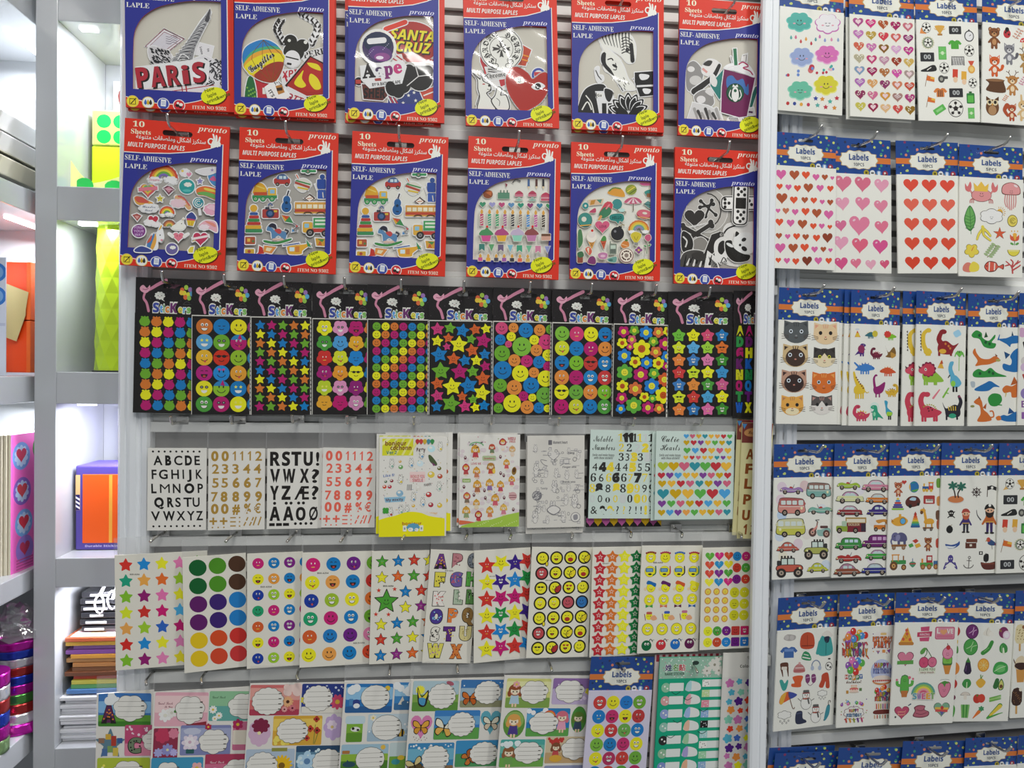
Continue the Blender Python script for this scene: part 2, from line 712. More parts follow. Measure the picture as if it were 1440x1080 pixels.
def column(name,plane,u0,prof,m):
 """vertical moulding: prof is (u, d) outline"""
 o = MB()
 n = len(prof)
 for z in (ZLO,ZHI):
  for u,d in prof:
   p = plane.o+plane.x*(u0+u)+plane.n*d
   o.v.append(Vector((p.x,p.y,z)))
 for i in range(n):
  j = (i+1)%n
  o.f.append([i,j,n+j,n+i])
 o.f.append(list(range(n))[::-1])
 o.f.append(list(range(n,2*n)))
 return struct(o.build(name,m))

 # grooved end post at the left of the centre panel, tee post between the panels, grooved start of the right panel
_groove = [(0,-.02),(0,.006),(.004,.010),(.010,.010),(.012,.007),(.015,.007),(.017,.012),(.025,.012),(.027,.008),(.030,.008),(.032,.010),(.038,.010),(.041,.006),(.041,-.02)]
column('trim_1',PL,uat(PL,169,560),_groove,M['post'])
_u = uat(PL,1063,560,.048)
column('trim_2',PL,_u,[(0,.048),(.003,.050),(.010,.050),(.011,.0485),(.0135,.0485),(.0145,.050),(.022,.050),(.024,.048),(.024,.043),(.047,-.01),(.042,-.01),(.018,.041),(0,.041)],M['post'])
column('trim_3',PR,.002,[(a*.8,d-.004) for a,d in _groove],M['post'])

# ------------------------------------------------------------------ hooks
def hook(plane,px,py,short,d=.02,reach=.052,plate=True,up=.013,side=0):
 """px, py: the hang hole; the prong runs out of the wall through it"""
 p = plane.at(px,py,d)
 u,z = plane.uv(p)
 c = plane.o+plane.x*u
 mw = Matrix(((plane.x.x,0,plane.n.x,c.x),(plane.x.y,0,plane.n.y,c.y),(0,1,0,z),(0,0,0,1)))
 root = tag(empty('display_hook',mw),'chrome display hook through the hang hole of the '+short,'hook','display hooks on the slatted wall')
 MB().tube([(0,0,.001),(0,0,reach*.5),(side*.2,0,reach-.004),(side*.5,up*.25,reach),(side*.9,up*.8,reach+.003),(side,up,reach+.004)],.0019,10).build('prong',M['steel'],root,smooth=True)
 if plate:
  MB().box(-.008,.008,-.004,.007,.0012,.003).box(-.008,.008,.0062,.0075,-.006,.0035).build('mounting_plate',M['steel'],root,bevel=.0004)
 return root

 # ------------------------------------------------------------------ pack builders
HS = {}

def red_pack(mw,w,h,short,design,win,insert='cream'):
 """red and blue hang pack with an arched window; 600 x 860 artwork units"""
 root = tag(empty('sticker_pack',mw),short,'sticker pack','red and blue sticker packs')
 V = (0,0,600,860)
 window = [(530,755),(40,755),(42,560),(46,465)]+smooth([(46,465),(60,405),(105,335),(195,275),(335,237),(440,227),(530,226)],False,4)
 slot = slot_pts(300,66,172,32)
 th = .0045
 f = Sheet(w,h,V)
 f.card('#cf3423',.0006,[window,slot])
 f.holed([(0,198),(120,196),(260,186),(400,165),(490,138),(562,106),(564,735),(480,770),(400,805),(300,828),(150,828),(0,800)],[window],'#303588')
 s = WH
 f.ln([(0,198),(120,196),(260,186),(400,165),(490,138),(564,106),(566,735),(520,760)],5,s)
 f.cv([(0,800),(70,818),(150,829),(230,832),(300,828),(400,805),(470,775)],4,s)
 f.tx(45,45,46,'10','#f0e3c4',sty='s',wd=66).tx(36,87,40,'Sheets','#f0e3c4',sty='s',wd=112)
 f.tx(412,40,50,'pronto','#efd9c8',sty='si',wd=172,off=-.004)
 f.tx(66,113,36,ARAB,s,sty='r',wd=398,off=.012)
 f.tx(20,164,38,'MULTI PURPOSE LAPLES',s,sty='i',wd=325)
 f.tx(8,243,44,'SELF- ADHESIVE',s,sty='s',wd=262,off=-.004).tx(8,291,40,'LAPLE',s,sty='s',wd=126,off=-.004)
 f.tx(374,220,42,'pronto','#cfcfe4',sty='si',wd=160,off=-.004)
 # hand making an ok sign
 f.lb([(500,118),(512,80),(505,52)],15,9,s).lb([(515,118),(525,82),(524,58)],15,9,s).lb([(532,120),(540,90),(545,66)],15,9,s)
 f.bl([(496,135),(500,100),(520,92),(548,98),(550,120),(535,122)],s)
 f.ar(494,96,16,17,20,330,8,s)
 # round icons
 for x,y,c in ((38,826,'#e8cf38'),(122,829,'#e9e7dd'),(205,832,'#3d4fa0'),(292,836,'#c8303a')):
  f.el(x,y,34,34,s if c[1]!='e' else '#d8c060').el(x,y,30,30,c)
 f.ln([(22,812),(52,812),(54,842),(22,842)],4,BK,True).lb([(30,838),(56,808)],5,4,BK)
 for k,c in enumerate(('#3d67b0','#c8a428','#33312e')):
  f.bl([(108+k*14,812),(116+k*14,832),(108+k*14,842),(100+k*14,832)],c)
 f.rc(192,808,220,846,'#dfe3ea',rot=4).rc(196,818,216,821,'#6f7fb4').rc(196,826,216,829,'#6f7fb4').rc(196,834,216,837,'#6f7fb4')
 f.el(283,838,12,9,BK).el(303,832,11,9,'#e8e2da').el(286,824,7,7,'#e8e2da').el(300,846,9,6,BK)
 f.el(489,776,74,51,'#5d1511',-14).el(485,771,72,49,'#d9dc22',-14)
 for t,y,x,a in (('New',757,440,-24),('laple',785,455,-24),('print&write',818,452,-24)):
  f.tx(x,y,30,t,'#4f5a12',sty='r',rot=a,off=.01)
 f.tx(365,852,28,'ITEM NO 9302','#f0d9c4',sty='s',wd=190,off=-.004)
 f.build('front_card',root,'print',(0,0,th))
 b = MB()
 a,c = w/2,h/2
 b.box(-a,a,-c,c-.045,0,.0008).box(-a,-a+.0006,-c,c,0,th-.0006).box(a-.0006,a,-c,c,0,th-.0006).box(-a,a,-c,-c+.0006,0,th-.0006)
 b.build('backing_card',M['redcard'],root)
 ins = MB().box(-a+.002,a-.002,-c+.003,c-.05,.0008,.0014)
 ins.build('inner_sheet',M[insert],root)
 wl,wt,wr,wb = win
 kx = (wr-wl)/490
 ky = (wb-wt+.05*245*kx)/528
 vx,vy = wl-40*kx,wt-227*ky-.05*530*kx
 vw = (vx,vy,vx+600*kx,vy+860*ky,-.015,.05)
 K = Pile(root,w,h,vw)
 design(K)
 K.end()
 film(root,'window_film',w*.82,h*.615,(-w*.025,h*.5-h*(491/860),th-.0008),'window',.0006,len(short))
 return root

class Pile:
 """die-cut stickers lying one over the other behind the window"""
 def __init__(s,root,w,h,v,z=.0017,step=.00016,border=(.0013,'#eceae6')):
  s.a,s.root,s.z,s.step,s.border,s.cur = (w,h,v),root,z,step,border,None

 def st(s,border=0):
  s.end()
  s.cur = Sheet(*s.a)
  s.cb = s.border if border == 0 else border
  return s.cur

 def end(s):
  if s.cur:
   s.cur.build('sticker',s.root,'print',(0,0,s.z),s.cb)
   s.z += s.step
  s.cur = None

M['redcard'] = mat('red_card',(.55,.05,.03),.5)
M['cream'] = mat('cream_insert',(.66,.63,.54),.6)
M['white'] = mat('white_insert',(.84,.83,.75),.5)
M['grey'] = mat('grey_insert',(.44,.42,.38),.5)
ARAB = ''.join(chr(c) for c in (
# shaped glyphs, right-to-left text laid out left to right
0xFE94,0xFECB,0xFEEE,0xFEE8,0xFE98,0xFEE3,0x20,0xFE95,0xFE8E,0xFED8,0xFEBC,0xFEE0,0xFEE3,0xFEED,0x20,
0xFEDD,0xFE8E,0xFEDC,0xFEB7,0x627,0x20,0xFEAF,0xFEAE,0xFEDC,0xFE98,0xFEB3))

def labels_header(w,h,pcs='10PCS',seed=0,holeside=0):
 """blue dotted header card, 378 x 210 artwork units"""
 f = Sheet(w,h,(0,0,378,210))
 slot = slot_pts(190,40,92,17,9)
 f.card('#1b4388',.0006,[slot])
 rnd = random.Random(5)
 cols = ['#4f9a6c','#c7cf6a','#d27c62','#7a2f5e','#16315f','#3f8f7a','#2a2f55','#b9c96e']
 f.holed([(0,100),(378,100),(378,132),(0,132)],[],'#cf7434')
 for i in range(74):
  x,y = rnd.uniform(8,370),rnd.uniform(8,202)
  if 92 < y < 140 or (abs(x-190) < 60 and 20 < y < 60) or (abs(x-190) < 120 and 60 < y < 175):
   continue
  f.el(x,y,*(rnd.uniform(5,8),)*2,rnd.choice(cols))
 sc = smooth([(80,116),(92,98),(92,84),(118,82),(135,68),(165,72),(190,66),(215,72),(245,68),(262,82),(288,84),(288,98),(300,116),(288,134),(288,148),(262,150),(245,163),(215,160),(190,166),(165,160),(135,163),(118,150),(92,148),(92,134)],True,3)
 f.emit([[(190+(p[0]-190)*1.05,116+(p[1]-116)*1.06) for p in sc]],'#b9a06a').emit([sc],'#e9e4d6')
 f.tx(190,118,44,'Labels','#2c4a85','c','b',wd=116,off=.018).tx(190,150,24,pcs,'#2b3a52','c','b',wd=62)
 for x,c in ((234,'#a89a2e'),(270,'#d9dcdc'),(308,'#5f87b8'),(346,'#9a3040')):
  f.el(x,184,16,16,c)
 f.rc(228,178,240,190,'#4f4a18').rc(262,180,278,189,'#555').rc(301,174,315,194,'#d5dbe4').el(344,182,6,6,'#e4d4cc').el(350,190,6,5,'#222')
 return f

def label_pack(mw,w,h,short,hh,design,view,group,pcs='10PCS',sheetw=1.0,gloss=False,paper='#eae6da',flm='film'):
 """hh: header height as a share of the pack"""
 root = tag(empty('label_pack',mw),short,'sticker pack',group)
 H = h*hh
 sh = h-H
 z = .0035
 key = 'lab'+pcs
 if key not in HS:
  o = labels_header(.085,.047,pcs).build('header_card',root,'print')
  HS[key] = o.data
 else:
  o = link(bpy.data.objects.new('header_card',HS[key]),root)
 o.scale = (w/.085,(H+.004)/.047,1)
 o.location = (0,h/2-(H+.004)/2,z-.0014)
 f = Sheet(w*sheetw,sh,view)
 f.card(paper,.002)
 design(f)
 f.build('sticker_sheet',root,'foil' if gloss else 'paper',(0,-H/2,z))
 film(root,'clear_sleeve',w*1.035,h*1.02,(0,-h*.002,z+.0009),flm,.0002,len(short))
 return root

def sticker_header(w,h):
 f = Sheet(w,h,(0,0,420,222))
 f.card('#1b1718',.0006,[slot_pts(250,46,128,24,14)])
 rnd = random.Random(3)
 for i in range(26):
  f.el(rnd.uniform(8,412),rnd.uniform(6,216),2,2,'#6a5a68')
 pk = '#c9829c'
 f.lb([(60,85),(110,62),(150,40),(210,12)],16,22,pk).lb([(70,80),(56,120),(78,150),(92,196)],14,18,pk)
 f.bl([(36,80),(30,60),(52,45),(78,62),(98,44),(96,74),(70,92)],'#dba0b4').cv([(48,68),(70,72),(90,62)],5,'#a85f7c')
 f.cl(168,104,38,24,'#dfe0d8',9,.2).po([(184,118),(204,138),(178,126)],'#dfe0d8').ci(156,104,3,BK).ci(180,104,3,BK).ar(168,108,6,5,20,160,2,'#a55')
 for x,y,c in ((350,50,'#a4c84a'),(322,66,'#d8653a'),(378,62,'#9a74b4'),(338,84,'#d9cf3e'),(366,92,'#cfd440'),(390,86,'#5aa8d0'),(318,82,'#e0c040'),(346,108,'#d36a3c'),(372,112,'#8fc050')):
  f.el(x,y,15,15,c)
 f.ln([(330,150),(345,138),(358,132),(372,138),(386,150),(332,152)],2,'#555')
 x = 118
 for t,sz,wd,c in (('S',82,50,'#3a4a9c'),('t',66,26,'#4f9ad8'),('i',66,13,'#5aa85a'),('c',66,36,'#d98a3a'),('K',84,56,'#6a2f6a'),('e',62,36,'#cfc83a'),('r',60,26,'#4fa0d0'),('s',62,34,'#7ab85a')):
  f.tx(x,205,sz,t,WH,'l','b',wd=wd,off=.10)
  x += wd-1
 x = 118+3
 for t,sz,wd,c in (('S',82,50,'#3a4a9c'),('t',66,26,'#4f9ad8'),('i',66,13,'#5aa85a'),('c',66,36,'#d98a3a'),('K',84,56,'#6a2f6a'),('e',62,36,'#cfc83a'),('r',60,26,'#4fa0d0'),('s',62,34,'#7ab85a')):
  f.tx(x,201,sz*.9,t,c,'l','b',wd=wd-6,off=.03)
  x += wd-1
 return f

def black_pack(mw,w,h,short,design,view,edge=False):
 root = tag(empty('sticker_pack',mw),short,'sticker pack','black sticker packs in the third row')
 hh = .262
 H,z = h*hh,.003
 if 'blk' not in HS:
  o = sticker_header(.085,.047).build('header_card',root,'print')
  HS['blk'] = o.data
 else:
  o = link(bpy.data.objects.new('header_card',HS['blk']),root)
 o.scale = (w/.085,(H+.003)/.047,1)
 o.location = (0,h/2-(H+.003)/2,z-.0011)
 f = Sheet(w,h-H,view)
 f.card('#1a1716',.0014)
 design(f)
 f.m = (0,0,1,1,1,0)
 a,b,c,d = view[:4]
 if edge:
  f.rc(a,b,c,b+8,'#d4d2ca')
  f.rc(c-9,b,c,d,'#d4d2ca').rc(a,b,a+5,d,'#d4d2ca')
  for k in range(22):
   y = b+16+(d-b-24)*k/22
   f.rc(c-7,y,c-2,y+12,'#222')
 f.build('sticker_sheet',root,'print',(0,-H/2,z))
 film(root,'clear_sleeve',w*1.02,h*1.01,(0,0,z+.0009),'film',.0002,len(short))
 return root

def paper_pack(mw,w,h,short,design,view,group,flap=.2,paper='#d9d6cd',cat='sticker sheet',th=.0018,flapw=1.02):
 """a sheet in a clear sleeve whose empty top hangs on the hook; flap as a share of the sheet height"""
 root = tag(empty('sticker_sheet_pack',mw),short,'sticker pack',group)
 f = Sheet(w,h,view)
 f.card(paper,th)
 design(f)
 f.build('sticker_sheet',root,'paper',(0,0,th))
 if flap:
  fl = h*flap
  hw = w*flapw
  v = Sheet(hw,fl,(0,0,100,100))
  o = film(root,'clear_flap',hw,fl,(0,h/2+fl/2,.0006),'flap',.0003,len(short))
 return root

 # ------------------------------------------------------------------ drawing motifs
G,O,Y,MG,B = '#6aa72c','#d0752c','#efe01c','#b2186a','#1478ba'
RED,PUR,GRN,PK,TEAL,NAVY,BRN,ORG = '#c8322a','#6a2a78','#2f8a4a','#e08ab0','#3a9a98','#2a3a80','#6b4328','#e0863a'

def smile(d,x,y,r,kind=0,c=BK):
 w = r*.09
 if kind == 0:
  d.el(x-r*.28,y-r*.25,r*.09,r*.17,c).el(x+r*.28,y-r*.25,r*.09,r*.17,c).ar(x,y+r*.05,r*.55,r*.5,15,165,w,c)
 elif kind == 1:
  d.ar(x-r*.3,y-r*.2,r*.16,r*.14,200,340,w,c).ar(x+r*.3,y-r*.2,r*.16,r*.14,200,340,w,c)
  d.el(x,y+r*.15,r*.45,r*.5,c,0,0,180).el(x,y+r*.42,r*.2,r*.14,'#b44')
 elif kind == 2:
  d.el(x-r*.35,y-r*.2,r*.3,r*.2,BK).el(x+r*.35,y-r*.2,r*.3,r*.2,BK).ln([(x-r*.9,y-r*.26),(x+r*.9,y-r*.26)],w,BK)
  d.ar(x,y+r*.2,r*.35,r*.3,20,160,w,c)
 elif kind == 3:
  for k in (-.27,.27):
   d.el(x+r*k,y-r*.25,r*.2,r*.22,WH).el(x+r*k,y-r*.2,r*.09,r*.11,BK)
  d.el(x,y+r*.2,r*.42,r*.38,WH,0,0,180).ar(x,y+r*.2,r*.42,r*.38,0,180,w*.7,c)
 elif kind == 4:
  d.el(x-r*.26,y-r*.2,r*.08,r*.13,WH).el(x+r*.26,y-r*.2,r*.08,r*.13,WH).ln([(x-r*.25,y+r*.35),(x+r*.25,y+r*.33)],w,'#e8d040')
 elif kind == 5:
  d.el(x-r*.26,y-r*.25,r*.12,r*.17,WH).el(x+r*.28,y-r*.25,r*.12,r*.17,WH).el(x-r*.22,y-r*.22,r*.06,r*.09,BK).el(x+r*.3,y-r*.22,r*.06,r*.09,BK)
  d.ar(x,y+r*.1,r*.45,r*.35,20,160,w,c).el(x+r*.1,y+r*.5,r*.14,r*.16,'#c44a4a')
 elif kind == 6:
  for k in (-.33,.33):
   d.st(x+r*k,y-r*.25,r*.25,'#f0e060',rd=0)
  d.el(x,y+r*.2,r*.45,r*.4,WH,0,0,180)
 elif kind == 7:
  d.el(x-r*.32,y-r*.2,r*.23,r*.2,BK).el(x+r*.32,y-r*.2,r*.23,r*.2,BK).el(x-r*.32,y-r*.2,r*.12,r*.1,'#999').el(x+r*.32,y-r*.2,r*.12,r*.1,'#999')
  d.el(x,y+r*.22,r*.4,r*.4,WH,0,0,180)
 elif kind == 8:
  d.ar(x-r*.3,y-r*.2,r*.15,r*.12,20,160,w,c).ar(x+r*.3,y-r*.2,r*.15,r*.12,20,160,w,c).ar(x,y+r*.2,r*.3,r*.2,20,160,w,c)

def legs(d,xs,y,w,h,c):
 for x in xs:
  d.rc(x-w/2,y,x+w/2,y+h,c,w*.3)

def dino(d,x,y,k,c,spk='#e0c040',flip=1,belly=None):
 """long-necked dinosaur, about 100 x 100"""
 d.at(x,y,k*flip,0,k)
 for i in range(6):
  a = math.radians(200+i*26)
  d.po([(4+34*math.cos(a),18+27*math.sin(a)),(4+46*math.cos(a+.15),18+38*math.sin(a+.15)),(4+34*math.cos(a+.4),18+27*math.sin(a+.4))],spk)
 d.lb([(-20,22),(-40,0),(-34,-34),(-22,-42)],26,15,c).el(-20,-40,17,12,c)
 d.bl([(-36,20),(-20,-2),(10,-8),(34,8),(56,0),(48,24),(24,38),(-20,38)],c)
 legs(d,(-22,-8,14,28),28,10,24,c)
 if belly:
  d.el(-2,30,18,8,belly)
 d.ci(-18,-42,2.4,BK).ar(-16,-38,6,4,20,150,1.6,BK)
 for p in ((0,6),(14,12),(-8,14)):
  d.ci(p[0],p[1],3,spk)
 d.at()

def stego(d,x,y,k,c,spk,flip=1):
 d.at(x,y,k*flip,0,k)
 for i in range(7):
  a = math.radians(190+i*26)
  d.po([(40*math.cos(a-.15),10+30*math.sin(a-.15)),(54*math.cos(a),10+46*math.sin(a)),(40*math.cos(a+.15),10+30*math.sin(a+.15))],spk)
 d.bl([(-62,4),(-40,-12),(0,-24),(36,-8),(64,16),(36,22),(0,28),(-34,20),(-56,16)],c)
 legs(d,(-22,-8,12,26),20,9,26,c)
 d.ci(-52,4,2.4,BK)
 d.at()

def trex(d,x,y,k,c,c2,flip=1):
 d.at(x,y,k*flip,0,k)
 d.bl([(-10,-44),(14,-48),(28,-36),(20,-26),(8,-22),(16,0),(14,26),(-6,32),(-26,28),(-52,38),(-34,14),(-18,-8)],c)
 legs(d,(-10,8),24,12,22,c)
 d.el(4,8,8,14,c2).lb([(12,-8),(24,-4)],5,4,c).ci(12,-38,2.6,WH).ci(12,-38,1.4,BK)
 d.at()

def cat(d,x,y,r,c,ear,face=None,eye='#cfd8e0',nose='#c08070',mask=None):
 for s in (-1,1):
  d.po([(x+s*r*.95,y-r*1.0),(x+s*r*.98,y-r*.05),(x+s*r*.25,y-r*.8)],c)
  d.po([(x+s*r*.86,y-r*.82),(x+s*r*.86,y-r*.25),(x+s*r*.42,y-r*.7)],ear)
 d.el(x,y,r,r*.88,c)
 if mask == 'ring':
  d.el(x,y+r*.12,r*.76,r*.72,face)
 elif mask == 'cap':
  d.el(x,y,r*.99,r*.87,face,0,0,180).po([(x,y-r*.45),(x-r*.5,y+r*.2),(x+r*.5,y+r*.2)],face)
 elif mask == 'muz':
  d.el(x,y+r*.5,r*.6,r*.34,face)
 for s in (-1,1):
  d.ci(x+s*r*.42,y-r*.1,r*.15,eye).ci(x+s*r*.42,y-r*.1,r*.08,'#151515')
  for k in (-.1,.1,.3):
   d.ln([(x+s*r*.6,y+r*.3+r*k*.4),(x+s*r*1.15,y+r*.2+r*k)],r*.035,'#4a3a30')
 d.el(x,y+r*.25,r*.09,r*.06,nose).ar(x,y+r*.35,r*.12,r*.1,20,160,r*.05,'#3a2a24')
 for k in (-.2,0,.2):
  d.ln([(x+r*k,y-r*.8),(x+r*k*.7,y-r*.5)],r*.06,ear)

def wheel(d,x,y,r,c='#2a2422',c2='#a98'):
 d.ci(x,y,r,c).ci(x,y,r*.5,c2).ci(x,y,r*.2,'#444')

def car(d,x,y,k,c,roof=None,win='#bcd0d0',flip=1,style=0):
 """side view, about 100 x 45"""
 d.at(x,y,k*flip,0,k)
 roof = roof or c
 if style == 0:  # saloon
  d.bl([(-28,-2),(-20,-20),(0,-24),(22,-20),(32,-2)],BK).bl([(-26,-2),(-19,-18),(0,-22),(20,-18),(29,-2)],roof).bl([(-21,-3),(-16,-15),(-2,-17),(-2,-3)],win).bl([(2,-3),(2,-17),(17,-15),(24,-3)],win)
  b = [(-50,4),(-46,-5),(-26,-6),(30,-6),(48,-4),(51,8),(46,14),(-46,14)]
 elif style == 1:  # roadster
  d.lb([(6,-4),(14,-22)],4,2,'#888').bl([(-10,-4),(-6,-12),(4,-10),(6,-2)],'#a33')
  b = [(-50,8),(-46,-4),(-30,-10),(-12,-6),(10,-4),(34,-10),(50,0),(50,12),(30,6),(10,14),(-20,14),(-30,6)]
 elif style == 2:  # wagon
  d.bl([(-26,-2),(-22,-26),(20,-28),(46,-24),(48,0)],BK).bl([(-24,-2),(-20,-24),(20,-26),(44,-22),(46,0)],roof)
  for a in (-15,4,24):
   d.rc(a,-20,a+15,-6,win,2)
  b = [(-50,4),(-46,-6),(-24,-7),(48,-6),(50,14),(-46,15)]
 else:  # beetle
  d.bl([(-30,0),(-20,-24),(4,-30),(28,-18),(34,0)],BK).bl([(-28,0),(-19,-22),(4,-28),(26,-17),(32,0)],roof).rc(-16,-20,2,-4,win,4).rc(6,-20,20,-4,win,4)
  b = [(-50,6),(-44,-6),(-26,-8),(32,-8),(48,0),(50,12),(-46,14)]
 d.bl([(p[0]*1.04,p[1]*1.1+1) for p in b],BK).bl(b,c)
 wheel(d,-30,13,10)
 wheel(d,30,13,10)
 d.ci(-47,2,3,'#efe4a8').ln([(-42,5),(44,5)],1.4,'#e8e4da')
 d.at()

def van(d,x,y,k,c,top,flip=1):
 """round-nosed camper van about 100 x 64"""
 d.at(x,y,k*flip,0,k)
 d.bl([(-52,24),(-50,-20),(-36,-34),(30,-32),(48,-24),(52,0),(50,26),(0,30)],BK)
 d.bl([(-50,22),(-48,-18),(-35,-32),(30,-30),(46,-22),(50,0),(48,24),(0,28)],c)
 d.bl([(-47,-4),(-46,-18),(-35,-32),(30,-30),(46,-22),(48,-4)],top)
 for a in (-42,-20,2):
  d.rc(a,-22,a+18,-6,'#cdd8d4',3)
 d.rc(26,-24,45,-4,'#cdd8d4',4).ci(38,8,5,'#e8e0b0').ln([(-48,2),(48,2)],2,WH)
 wheel(d,-28,26,11)
 wheel(d,22,26,11)
 d.at()

def jeep(d,x,y,k,c,flip=1):
 d.at(x,y,k*flip,0,k)
 d.rc(-20,-40,34,-8,BK,4).rc(-16,-36,6,-12,'#c8d8d0',2).rc(10,-36,30,-12,'#c8d8d0',2)
 for a in (-10,2,14,26):
  d.rc(a,-48,a+7,-40,BK,2)
 d.bl([(-48,8),(-46,-10),(-20,-14),(44,-12),(48,10),(0,16)],BK).bl([(-45,7),(-43,-8),(-20,-12),(42,-10),(45,8),(0,13)],c)
 wheel(d,-32,18,18)
 wheel(d,32,18,18)
 d.rc(34,-30,48,-10,'#333',4).ln([(-40,-2),(-24,-2)],3,'#333').ci(-38,0,4,'#efe4a8')
 d.at()

def bear(d,x,y,k,c,c2,ear=1,tail=None):
 d.at(x,y,k)
 if tail:
  d.lb([(14,26),(32,20),(38,4)],8,16,tail)
 d.el(0,22,17,22,c)
 d.lb([(-12,12),(-24,26)],11,9,c).lb([(12,12),(24,26)],11,9,c).lb([(-8,36),(-9,50)],13,12,c).lb([(8,36),(9,50)],13,12,c)
 for s in (-1,1):
  if ear == 1:
   d.ci(s*18,-32,9,c).ci(s*18,-32,5,c2)
  elif ear == 2:
   d.po([(s*8,-34),(s*24,-48),(s*24,-18)],c).po([(s*14,-34),(s*21,-42),(s*21,-26)],c2)
  elif ear == 3:
   d.lb([(s*8,-30),(s*10,-62)],10,8,c)
  elif ear == 4:
   d.ln([(s*8,-34),(s*18,-52),(s*30,-58)],3,'#5a3a22').ln([(s*18,-52),(s*14,-64)],3,'#5a3a22').el(s*24,-28,9,5,c,-20*s)
 d.el(0,-18,24,21,c).el(0,-10,11,9,c2).el(0,24,10,14,c2)
 for s in (-1,1):
  d.ci(s*9,-20,2.8,BK)
 d.el(0,-13,4,3,BK)
 d.at()

def ball(d,x,y,r):
 d.ci(x,y,r,BK).ci(x,y,r*.92,WH).st(x,y,r*.36,BK,.8,rd=0)
 for i in range(5):
  a = math.radians(-90+72*i)
  d.el(x+r*.72*math.cos(a),y+r*.72*math.sin(a),r*.2,r*.2,BK,0)
  d.ln([(x+r*.3*math.cos(a),y+r*.3*math.sin(a)),(x+r*.6*math.cos(a),y+r*.6*math.sin(a))],r*.07,BK)

def shirt(d,x,y,k,c,c2=WH,st=0):
 d.at(x,y,k)
 d.po([(-14,-28),(-30,-24),(-46,-4),(-34,6),(-26,-4),(-26,32),(26,32),(26,-4),(34,6),(46,-4),(30,-24),(14,-28),(0,-20)],c)
 if st:
  for a in (-16,-4,8):
   d.rc(a,-14,a+6,30,c2)
 d.at()

def balloons(d,x,y,k,n=7,cs=(RED,'#4a8ac8','#e0b030','#58a848','#d070a8','#8a50a8',ORG),seed=1):
 rnd = random.Random(seed)
 for i in range(n):
  a = rnd.uniform(0,6.28)
  q = rnd.uniform(.2,1)
  d.el(x+k*q*math.cos(a),y+k*.55*q*math.sin(a),k*.26,k*.32,cs[i%len(cs)]).el(x+k*q*math.cos(a)-k*.08,y+k*.55*q*math.sin(a)-k*.1,k*.06,k*.08,'#f0e8e0')

def girl(d,x,y,k,hair,dress,hood=None):
 d.at(x,y,k)
 d.po([(-12,2),(12,2),(17,32),(-17,32)],dress).rc(-8,30,-2,42,'#eac0a0').rc(2,30,8,42,'#eac0a0')
 if hood:
  d.bl([(0,-40),(22,-22),(18,4),(-18,4),(-22,-22)],hood)
 else:
  d.el(0,-16,22,20,hair).el(-18,-4,7,11,hair).el(18,-4,7,11,hair)
 d.el(0,-12,15,13,'#f0d4b8').el(0,-22,15,7,hair)
 d.ci(-6,-10,2.4,BK).ci(6,-10,2.4,BK).ci(-10,-4,2.5,'#e09a8a').ci(10,-4,2.5,'#e09a8a')
 d.at()

def bunny(d,x,y,k,c=WH,o='#6a6a68',dark=0):
 """small outlined animal figure"""
 d.at(x,y,k)
 for gr,cc in ((2.2,o),(0,c)):
  d.el(0,14,13+gr,18+gr,cc).el(-7,-32,5+gr,12+gr,cc,-8).el(7,-32,5+gr,12+gr,cc,8).el(0,-12,17+gr,14+gr,cc)
  d.lb([(-10,8),(-20,16)],6+gr,5+gr,cc).lb([(10,8),(20,2)],6+gr,5+gr,cc)
 d.ci(-6,-13,2,BK).ci(6,-13,2,BK).el(0,-9,2.4,1.6,BK)
 d.at()

def cake(d,x,y,k,c='#c05a78',c2='#e8dcc8'):
 d.at(x,y,k)
 d.el(0,30,44,9,'#c9b8a8').rc(-36,-4,36,28,c2,4).bl([(-36,-6),(0,-14),(36,-6),(36,8),(22,3),(12,12),(0,4),(-12,12),(-22,3),(-36,8)],c)
 for a in (-22,-8,8,22):
  d.rc(a-2,-28,a+2,-8,'#d8a040').el(a,-32,3,5,'#e8702c')
 d.at()

def cupcake(d,x,y,k,c,c2):
 d.at(x,y,k)
 d.po([(-22,2),(22,2),(15,30),(-15,30)],c2).bl([(-26,4),(-20,-14),(-4,-20),(4,-32),(10,-20),(24,-8),(26,4)],c).ci(4,-30,5,RED)
 d.at()

def cone(d,x,y,k,c,c2):
 d.at(x,y,k)
 d.po([(-16,6),(16,6),(0,46)],'#c99048').ln([(-10,10),(4,32)],1.5,'#8a5a28').ln([(10,10),(-4,32)],1.5,'#8a5a28').ci(0,-4,19,c).ci(0,-18,14,c2).ci(2,-32,5,RED)
 d.at()

def train(d,x,y,k,c,c2,c3):
 d.at(x,y,k)
 d.rc(-36,-4,20,18,c).rc(6,-30,36,18,c2).rc(12,-24,30,-8,'#cfd8d8').rc(-30,-24,-20,-4,c3).rc(2,-34,40,-28,c3)
 for a in (-26,-6,22):
  wheel(d,a,22,10,c3,'#e0c050')
 d.at()

def bus(d,x,y,k,c,c2):
 d.at(x,y,k)
 d.rc(-50,-22,50,20,c,5).rc(-50,4,50,12,c2)
 for a in range(-44,40,18):
  d.rc(a,-16,a+13,0,'#e3dccb',2)
 wheel(d,-28,20,9)
 wheel(d,28,20,9)
 d.at()

def truck(d,x,y,k,c,c2,c3,flip=1):
 d.at(x,y,k*flip,0,k)
 d.rc(-52,-14,-22,20,c,5).rc(-48,-8,-34,6,'#a8cfe0',2).rc(-20,-34,46,6,c2).rc(-22,6,48,18,c3)
 for a in (-12,6,24):
  d.rc(a,-28,a+12,-10,'#dfe8d8')
 for a in (-36,12,36):
  wheel(d,a,20,12)
 d.at()

